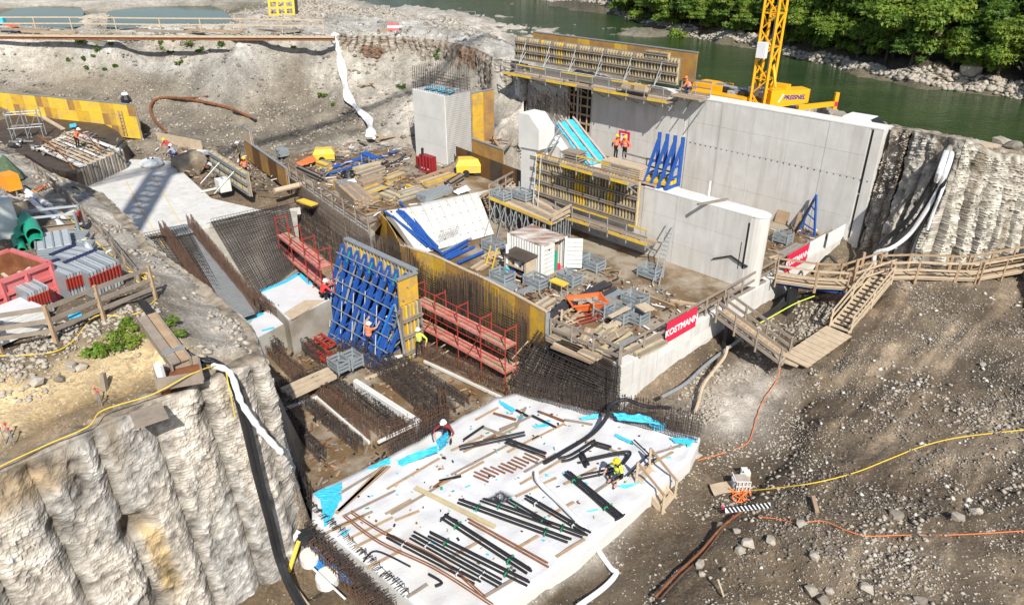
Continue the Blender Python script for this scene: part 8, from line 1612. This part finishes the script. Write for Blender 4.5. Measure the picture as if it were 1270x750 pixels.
line('hose', 'tan hose curving down over the rubble below the footbridge', [(902, 432, 1.8), (898, 445, 1.5), (885, 462, 1.3), (872, 480, 1.1), (866, 500, .9), (862, 512, .8)], .08, M_BOARDP, 'hose'); line('hose', 'thick black hose under the railed timber bridge', [(940, 400, 1.6), (960, 388, 1.7), (985, 372, 1.9), (1015, 366, 2.2), (1050, 358, 2.6), (1075, 345, 3.2)], .14, M_BLACK, 'hose'); line('hose', 'lime green hose beside the thick black one under the bridge', [(938, 404, 1.6), (958, 393, 1.7), (985, 378, 1.9), (1010, 368, 2.2)], .03, M_HIVY, 'hose')
line('hose', 'black hose hanging from the railed bridge to the footbridge', [(978, 355, 2.8), (975, 368, 2.2), (962, 385, 1.7), (945, 396, 1.6)], .1, M_BLACK, 'hose'); line('hose', 'black hose loop standing behind the railed bridge', [(1006, 342, 3.2), (1020, 325, 3.9), (1028, 320, 4.1), (1040, 332, 3.6)], .08, M_BLACK, 'hose')
sl_ = [P(u, v, .72) for u, v in ((905, 490), (950, 468), (978, 470), (950, 500), (920, 530), (900, 520))]; m = MB(); pass
line('rusty_rail', 'long rusty bars lying in the trench below the gravel bank', [(812, 742, .75), (840, 712, .75), (868, 686, .75), (895, 655, .78), (925, 632, .85)], .05, M_RUST, 'bar'); line('rusty_rail', 'second bundle of rusty bars along the gravel bank', [(818, 745, .7), (846, 714, .75), (872, 690, .75), (900, 652, .8)], .045, M_REBAR, 'bar')
a, b_ = G(898, 642, 1) + UP * .35, G(954, 634, 1.4) + UP * .3; d = (b_ - a); L_ = d.length; d.normalize(); t = thing('barrier_plank', 'black and white striped barrier plank lying on the trench edge', 'barrier', tuple(a)); u_ = Vector((0, -.55, .85)); u_ = (u_ - d * u_.dot(d)).normalized(); m = MB(); m.bar(a, b_, .2, .04, up=u_); m.build('board', M_WHITE, t); nn = d.cross(u_).normalized(); nn = UP if True else nn
m = MB(); sx = d.cross(u_).normalized()
for k in range(11): x = a + d * (L_ * (k + .35) / 11.5) + u_ * .024; m.add([x - sx * .1, x + d * .09 - sx * .1, x + d * .2 + sx * .1, x + d * .11 + sx * .1], [(0, 1, 2, 3)])
m.build('stripe', M_BLACK, t)
for k, q in enumerate((a - d * .1 - sx * .1, a + d * .25 + sx * .3)): m = MB(); m.lathe(q, [(.05, 0), (.05, .1), (.02, .13)], 6); m.build('red_cap', M_REDB, t)
sheet('square tan plywood sheet lying on the wet ground', [(880, 601), (907, 596), (911, 610), (886, 615)], .45, M_BOARDP, 'plywood_sheet', 'board', nx=2)
q = G(917, 606, .6); t = thing('wire_basket', 'small wire basket with pale stones beside the tan plywood sheet', 'basket', tuple(q))
for k in range(5): m = MB(); m.bar(q + Vector((-.3 + .15 * k, -.3, .05)), q + Vector((-.3 + .15 * k, -.3, .6)), .03); m.bar(q + Vector((-.3, -.3 + .12 * k, .05)), q + Vector((-.3, -.3 + .12 * k, .6)), .03); m.build('wire', M_WHITE, t)
for z in (.1, .35, .6): m = MB(); m.bar(q + Vector((-.3, -.3, z)), q + Vector((.3, -.3, z)), .03); m.bar(q + Vector((-.3, -.3, z)), q + Vector((-.3, .3, z)), .03); m.build('wire', M_WHITE, t)
m = MB(); m.box(q + UP * .03, (.5, .5, .5)); m.build('filling', M_STONE, t)
m = MB(); pth = [G(920, 618, .6) + Vector((.5 * math.sin(k * 1.3) * (.5 + .5 * math.sin(k * .37)), .35 * math.cos(k * 1.1), .12 + .08 * math.sin(k * 2.0))) for k in range(34)]; m.tube(smooth_path(pth, 3), .03, 5); m.build('cord_tangle', M_ROPEO, None, 'orange cord tangle beside the wire basket', 'cord')
for k in range(8): m = MB(); q = G(924 + rnd(-8, 8), 590 + rnd(-6, 8), .6); m.box(q + UP * .05, (rnd(.2, .35), rnd(.15, .3), rnd(.1, .3))); m.build('rubble_block', M_CONCW if k % 3 else M_BOARDP, None, 'broken pale block in the rubble heap behind the wire basket', 'rubble', 'rubble heap behind the wire basket')
m = MB(); q = G(1013, 636, 2); m.bar(q + UP * .05, q + Vector((.12, .75, .1)), .14, .1); m.build('split_log', M_BOARD, None, 'short split log lying on the gravel slope by the orange cord', 'log'); m = MB(); q = G(897, 742, 1.2); m.bar(q + UP * .05, q + Vector((-.05, .6, .15)), .06, .06); m.build('stake', M_BOARDP, None, 'thin stake at the lower edge of the gravel bank', 'stake')
stairs('new pale timber stairs with handrails up to the white slab', P(830, 628, .3), P(796, 586, 1.35), 1.0, 5, M_BOARDP, True, M_BOARD)
for k, (a, b_) in enumerate((((786, 545), (805, 563)), ((805, 563), (778, 590)), ((805, 563), (815, 566)), ((815, 567), (803, 576)))): m = MB(); m.tube([P(*a, 1.5), P(*b_, 1.5)], .035, 5); m.build('bent_bar', M_BLACK, None, 'thin black bent bar behind the stairs, %s' % ('upper left', 'lower left', 'short tip', 'right')[k], 'bar')
q = w1p(774, 172, 1.6); t = thing('sign_board', 'small red and white board numbered 7 behind the two workers', 'sign', tuple(q - UP * .6)); m = MB(); m.box(q - UP * .55, (1.0, .06, 1.1), X=DA); m.build('board', M_REDB, t); m = MB(); m.box(q - DB * .035 - UP * .32, (.62, .01, .7), X=DA); m.build('field', M_WHITE, t); text('7', .75, M_REDB, t, q - DB * .048 + UP * .03, DA, UP, bold=.02)
mb = Vector((-16.9, 11.8, 8.6)); t = thing('tower_crane', 'yellow lattice tower crane on the left terrace, only its shadow falls into view', 'crane', tuple(mb)); zt = 47.0
def lattice(p, q, w, nm, bay, wc=.14, wl=.08):
 d = (q - p).normalized(); u = UP if abs(d.z) < .9 else Vector((1, 0, 0)); a = d.cross(u).normalized() * (w / 2); b = a.cross(d).normalized() * (w / 2); c = [a + b, a - b, -a - b, b - a]; L_ = (q - p).length
 for x in c: m = MB(); m.bar(p + x, q + x, wc); m.build('chord', M_CRANE, t)
 m = MB(); n = int(L_ / bay)
 for i in range(n):
  for j in range(4): x, y = c[j], c[(j + 1) % 4]; x, y = (x, y) if i % 2 else (y, x); m.bar(p + d * (i * bay) + x, p + d * ((i + 1) * bay) + y, wl); m.bar(p + d * (i * bay) + x, p + d * (i * bay) + y, wl)
 m.build(nm, M_CRANE, t)
lattice(mb, Vector((mb.x, mb.y, zt)), 1.45, 'mast_lacing', 1.1, .24, .16); jd = Vector((.65, .76, 0)); jp = Vector((mb.x, mb.y, zt)); lattice(jp - jd * 12, jp + jd * 46, .9, 'jib_lacing', 1.4, .12, .07); m = MB(); m.box(jp - jd * 11 - UP * 2.2, (2.4, 1.2, 2.2), X=jd); m.build('counterweight', M_CONC, t)
m = MB(); m.box(jp + jd * 1.6 - UP * 2.4, (1.6, 1.5, 2.2), X=jd); m.build('cab', M_WHITE, t); m = MB(); m.box(mb - UP * .6, (4, 4, .7)); m.build('foundation', M_CONC, t)
p = PRL(890, 206) + DB * .2; p.z = 7.28; m = MB(); m.bar(p - DB * .9 - DA * .5, p + DB * 1.1 + DA * .2, .2, .06); m.build('plank', M_BOARDG, None, 'weathered plank sticking out over the top of the weir pier', 'plank')
p = PRL(869, 222) + DB * 1.1; p.z = 7.2; m = MB(); m.tube([p, p + UP * .9], .06, 7); m.build('white_post', M_WHITE, None, 'short white post on the top of the weir pier', 'post')
# = PEOPLE
def person(lb, loc, yaw, pose='stand', top=M_HIVIS, under=M_NAVY, legs=M_NAVY, hel=M_HELY, vest=True, shorts=False, hgt=1.76):
 V = Vector; J = {}
 lean, kb, hipz = {'stand': (0.04, 0.02, .93), 'bend': (.75, .12, .86), 'crouch': (.55, 1.0, .42), 'sit': (.35, 1.0, .46), 'climb': (.12, .35, .93), 'walk': (.06, .15, .92)}[pose]
 hip = V((0, 0, hipz)); J['pel'] = hip; sp = lambda d: hip + V((0, math.sin(lean) * d, math.cos(lean) * d))
 J['waist'] = sp(.17); J['chest'] = sp(.38); J['neck'] = sp(.54); nl = lean * .6; J['head'] = J['neck'] + V((0, math.sin(nl) * .1 + .015, math.cos(nl) * .1)); J['crown'] = J['head'] + V((0, math.sin(nl) * .12, math.cos(nl) * .13)); J['nose'] = J['head'] + V((0, .1, .04))
 for s_, n in ((-1, 'l'), (1, 'r')):
  J[n + 'hip'] = hip + V((s_ * .1, 0, -.04))
  if pose in ('sit', 'crouch'): J[n + 'kne'] = hip + V((s_ * .17, .4, .1 if pose == 'crouch' else .02)); J[n + 'ank'] = V((s_ * .17, .38 if pose == 'sit' else .12, .08))
  elif pose in ('walk', 'climb'): f_ = s_ * (.22 if pose == 'walk' else .18); J[n + 'kne'] = V((s_ * .1, f_ * .6 + .05, .5 + (.12 if pose == 'climb' and s_ > 0 else 0))); J[n + 'ank'] = V((s_ * .1, f_ - .02, .08 + (.28 if pose == 'climb' and s_ > 0 else .0)))
  else: J[n + 'kne'] = V((s_ * .11, kb * .5 + .02, .5)); J[n + 'ank'] = V((s_ * .12, -.02, .08))
  J[n + 'toe'] = J[n + 'ank'] + V((s_ * .02, .17, -.045)); J[n + 'heel'] = J[n + 'ank'] + V((0, -.05, -.045))
  J[n + 'sho'] = J['neck'] + V((s_ * .19, -.01, -.06))
  if pose == 'climb': el, ha = V((s_ * .24, .18, .1)), V((s_ * .2, .38, .25))
  elif pose in ('bend', 'crouch', 'sit'): el, ha = V((s_ * .26, .12, -.24)), V((s_ * .14, .33, -.36))
  else: el, ha = V((s_ * .27, -.02 + .05 * s_, -.28)), V((s_ * .26, .12 + .05 * s_, -.5))
  J[n + 'elb'] = J[n + 'sho'] + el - V((s_ * .05, 0, 0)) * .2; J[n + 'wri'] = J[n + 'sho'] + ha
  d = (J[n + 'wri'] - J[n + 'elb']).normalized(); a = d.cross(UP).normalized() if abs(d.z) < .9 else V((0, 1, 0)); J[n + 'palm'] = J[n + 'wri'] + d * .08
  for k in range(4): b_ = J[n + 'palm'] + a * ((k - 1.5) * .022); J['%sf%d' % (n, k)] = b_ + d * .05; J['%sg%d' % (n, k)] = b_ + d * (.075 + .012 * (k in (1, 2))) - V((s_ * .02, 0, .012))
  J[n + 'th'] = J[n + 'wri'] + d * .05 + a * .045
 E_ = [('pel', 'waist'), ('waist', 'chest'), ('chest', 'neck'), ('neck', 'head'), ('head', 'crown'), ('head', 'nose')]
 for n in 'lr':
  E_ += [('pel', n + 'hip'), (n + 'hip', n + 'kne'), (n + 'kne', n + 'ank'), (n + 'ank', n + 'toe'), (n + 'ank', n + 'heel'), ('chest', n + 'sho'), (n + 'sho', n + 'elb'), (n + 'elb', n + 'wri'), (n + 'wri', n + 'palm'), (n + 'wri', n + 'th')]
  for k in range(4): E_ += [(n + 'palm', '%sf%d' % (n, k)), ('%sf%d' % (n, k), '%sg%d' % (n, k))]
 R = {'pel': .15, 'waist': .135, 'chest': .155, 'neck': .065, 'head': .095, 'crown': .085, 'nose': .02, 'hip': .1, 'kne': .066, 'ank': .05, 'toe': .042, 'heel': .045, 'sho': .075, 'elb': .052, 'wri': .034, 'palm': .032, 'th': .012}
 ks = list(J); me = bpy.data.meshes.new('skel'); me.from_pydata([J[k] for k in ks], [(ks.index(a), ks.index(b)) for a, b in E_], []); o = bpy.data.objects.new('skel', me); COL.objects.link(o)
 mo = o.modifiers.new('s', 'SKIN'); mo.use_smooth_shade = True; sv = me.skin_vertices[0].data
 for i, k in enumerate(ks): r = R.get(k, R.get(k[1:], .011)); sv[i].radius = (r, r); sv[i].use_root = (k == 'pel')
 su = o.modifiers.new('u', 'SUBSURF'); su.levels = 1; su.render_levels = 1; bpy.context.view_layer.update()
 bm = bpy.data.meshes.new_from_object(o.evaluated_get(bpy.context.evaluated_depsgraph_get())); bpy.data.objects.remove(o)
 bm.materials.clear()
 for m_ in (under, legs, M_SKIN, M_BLACK, top): bm.materials.append(m_)
 nj = {};
 mi = []
 for p in bm.polygons:
  c = p.center; k = min(ks, key=lambda q: (J[q] - c).length); kk = k if k in R else k[1:]
  t_ = 0
  if kk in ('head', 'crown', 'nose', 'palm', 'th', 'wri') or kk[0] in 'fg': t_ = 2
  elif kk in ('toe', 'heel'): t_ = 3
  elif kk in ('ank',): t_ = 2 if shorts else (3 if c.z < .1 else 1)
  elif kk in ('kne', 'hip', 'pel'): t_ = 1
  elif kk in ('chest', 'waist', 'sho') and vest: t_ = 4
  mi.append(t_)
 bm.polygons.foreach_set('material_index', mi)
 sc = hgt / 1.76; t = thing('person', lb, 'person', tuple(loc)); b = bpy.data.objects.new('body', bm); COL.objects.link(b); b.parent = t
 hc = J['crown'] + V((0, .0, -.02))
 m = MB(); m.lathe(hc, [(.155, -.01), (.15, .0), (.125, .01), (.118, .07), (.08, .12), (.02, .14)], 12); m.bar(hc + V((0, .12, 0)), hc + V((0, .19, -.015)), .16, .02); h_ = bpy.data.objects.new('helmet', m.mesh('helmet', hel, smooth=False)); COL.objects.link(h_); h_.parent = t
 if vest:
  m = MB(); ax = [J['waist'] + (J['chest'] - J['waist']) * f_ for f_ in (-.35, .15, .6, 1.0, 1.45)]
  m.tube(ax, .17, 12, cap=False, rr=[.165, .17, .178, .178, .13]); v_ = bpy.data.objects.new('vest', m.mesh('vest', top)); COL.objects.link(v_); v_.parent = t
  m = MB(); [m.tube([a_ - (ax[1] - ax[0]).normalized() * .025, a_ + (ax[1] - ax[0]).normalized() * .025], .182, 12, cap=False) for a_ in (ax[1], ax[3] * .5 + ax[2] * .5)]; r_ = bpy.data.objects.new('reflective_band', m.mesh('reflective_band', M_LGREY)); COL.objects.link(r_); r_.parent = v_
 t.rotation_euler = (0, 0, yaw); t.scale = (sc, sc, sc); return t
M_GREYC = mat('grey_cloth', (.3, .33, .38), .85); M_REDC = mat('red_vest_cloth', (.75, .05, .05), .75); M_ROY = mat('royal_blue_cloth', (.03, .06, .35), .8)
person('worker in red vest, blue trousers and yellow helmet stooping over the pale slab corner', P(214, 193, 4.1), 2.6, 'bend', M_REDC, M_REDC, M_ROY)
person('worker in grey shirt crouching in front of the red vested man', P(219, 197, 4.1), 1.2, 'crouch', M_GREYC, M_GREYC, M_NAVY, M_HELW, False)
person('worker in orange vest walking beside the long brown form wall', P(306, 223, 4.05), -2.2, 'walk', M_HIVIS, M_BLKC, M_BLKC)
person('worker in dark clothes and white helmet behind the slatted form panel', P(299, 203, 4.1), 2.0, 'stand', M_BLKC, mat('olive_cloth', (.09, .09, .05), .8), M_BLKC, M_HELW, False)
pz_ = 7.47
def onp(u, v, z): return P(u, v, z)
person('left worker in orange vest and yellow helmet on the pier platform', onp(763, 197.5, pz_), -2.5, 'stand', M_HIVIS, M_BLKC, M_BLKC, hgt=1.6)
person('right worker in orange vest and shorts on the pier platform', onp(774, 199.5, pz_), 2.3, 'stand', M_HIVIS, M_HIVIS, M_BLKC, shorts=True, hgt=1.62)
person('worker in orange vest climbing the ladder among the blue struts', P(459, 436, .75), -.6, 'climb', M_HIVIS, M_SKIN, M_NAVY, M_HELW)
person('worker in yellow vest standing at the left end of the red scaffold', P(521, 441, .15), 2.8, 'walk', M_HIVY, M_HIVY, M_BLKC, M_HELW)
person('worker in white helmet working behind the return panel by the red scaffold', P(512, 418, .9), -1.5, 'bend', M_GREEN, M_NAVY, M_BLKC, M_HELW)
person('worker in black shirt, yellow vest and yellow helmet sitting on the black bars', P(768, 597, 1.24), 2.2, 'sit', M_HIVY, M_BLKC, M_BLKC, M_HELY, True, True)
person('worker in dull red jacket stooping at the top corner of the white slab', P(556, 549, 1.22), 2.9, 'bend', M_BLKC, mat('dull_red_cloth', (.2, .03, .03), .8), M_BLKC, M_HELW, False)
person('worker in orange shirt bending over the plank platform', P(97, 183, 5.6), -1.8, 'bend', M_HIVIS, M_HIVIS, M_BLKC, M_HELW)
person('worker in orange vest leaning behind the upper formwork end', w1p(857, 103, -.5).xy.to_3d() + UP * 10.3, 1.2, 'crouch', M_HIVIS, M_HIVIS, M_NAVY, mat('orange_helmet', (.8, .2, .03), .4))
person('worker in red clothes kneeling between white sheeted block and blue trusses', P(399, 372, 2.32), -.8, 'crouch', M_REDC, M_REDC, M_BLKC, M_HELW, False)
# = SMALL DEBRIS nobody could count
def litter(label, uvs, z, n, smin, smax, mats, seed, hgt=.05, dz=.12):
 rg = random.Random(seed); poly = [P(u, v, z) for u, v in uvs]; m = MB(); xs = [p.x for p in poly]; ys = [p.y for p in poly]; c = 0
 while c < n:
  x, y = rg.uniform(min(xs), max(xs)), rg.uniform(min(ys), max(ys))
  if not inpoly(np.array([x]), np.array([y]), poly)[0]: continue
  c += 1; a = rg.uniform(0, 3.14); L_ = smin + (smax - smin) * rg.random() ** 2.2; p = Vector((x, y, z + rg.uniform(.02, dz))); m.m = rg.randrange(len(mats)); m.bar(p, p + Vector((math.cos(a) * L_, math.sin(a) * L_, rg.uniform(-.03, .06))), rg.uniform(.03, .11), rg.uniform(.02, hgt))
 return m.build('debris', mats, None, label, 'debris', None, 'stuff')
WD = [M_BOARD, M_BOARDP, M_BOARDG, M_GALV, M_BLACK, M_RUST, M_WHITE]
litter('small timber and steel debris strewn over the weir bay floor', [(600, 322), (660, 300), (800, 350), (885, 385), (775, 448), (685, 408), (640, 372)], 3.02, 620, .06, .9, WD, 1)
litter('small timber and steel debris strewn over the timber yard', [(365, 200), (440, 176), (515, 188), (560, 212), (575, 235), (500, 258), (455, 282), (405, 246)], 4.33, 640, .1, .8, WD + [M_BOARDG, M_GALV], 2, .06, .3)
litter('offcuts and bars on the mud floor of the rebar pit', [(330, 440), (400, 405), (470, 450), (520, 440), (632, 490), (545, 560), (490, 568), (390, 608)], .18, 620, .06, .7, [M_BOARD, M_BOARDG, M_RUST, M_BLACK, M_RUST, M_GALV], 3)
litter('debris in the far bay behind the pier', [(950, 325), (960, 285), (1040, 290), (1000, 318)], 3.02, 90, .08, .9, WD, 4)
litter('loose tools and scraps on the covered slab', [(40, 182), (90, 160), (150, 185), (100, 208)], 5.56, 150, .06, .8, WD, 5)
litter('scraps of timber and plastic in the left yard', [(30, 240), (110, 290), (160, 345), (60, 395), (0, 420), (0, 260)], 9.35, 260, .06, .9, WD + [M_LGREY, M_LGREY], 6)
litter('timber tangle between intake pier and bearing block', [(600, 150), (645, 140), (650, 185), (610, 190)], 5.2, 160, .3, 2.2, [M_BOARD, M_BOARDG, M_RUST, M_REBARD, M_BLUE], 7, .1, .5)
litter('wire offcuts and clips on the white slab', [(400, 640), (640, 495), (850, 550), (650, 720)], SZ + .05, 170, .03, .2, [M_BLACK, M_RUST, M_BOARD, M_GREEN, M_CYAN], 8, .02, .05)
litter('debris on the ground around the pale slab corner', [(190, 185), (250, 178), (345, 205), (345, 240), (260, 235), (215, 205)], 4.08, 150, .08, 1.1, WD, 9)
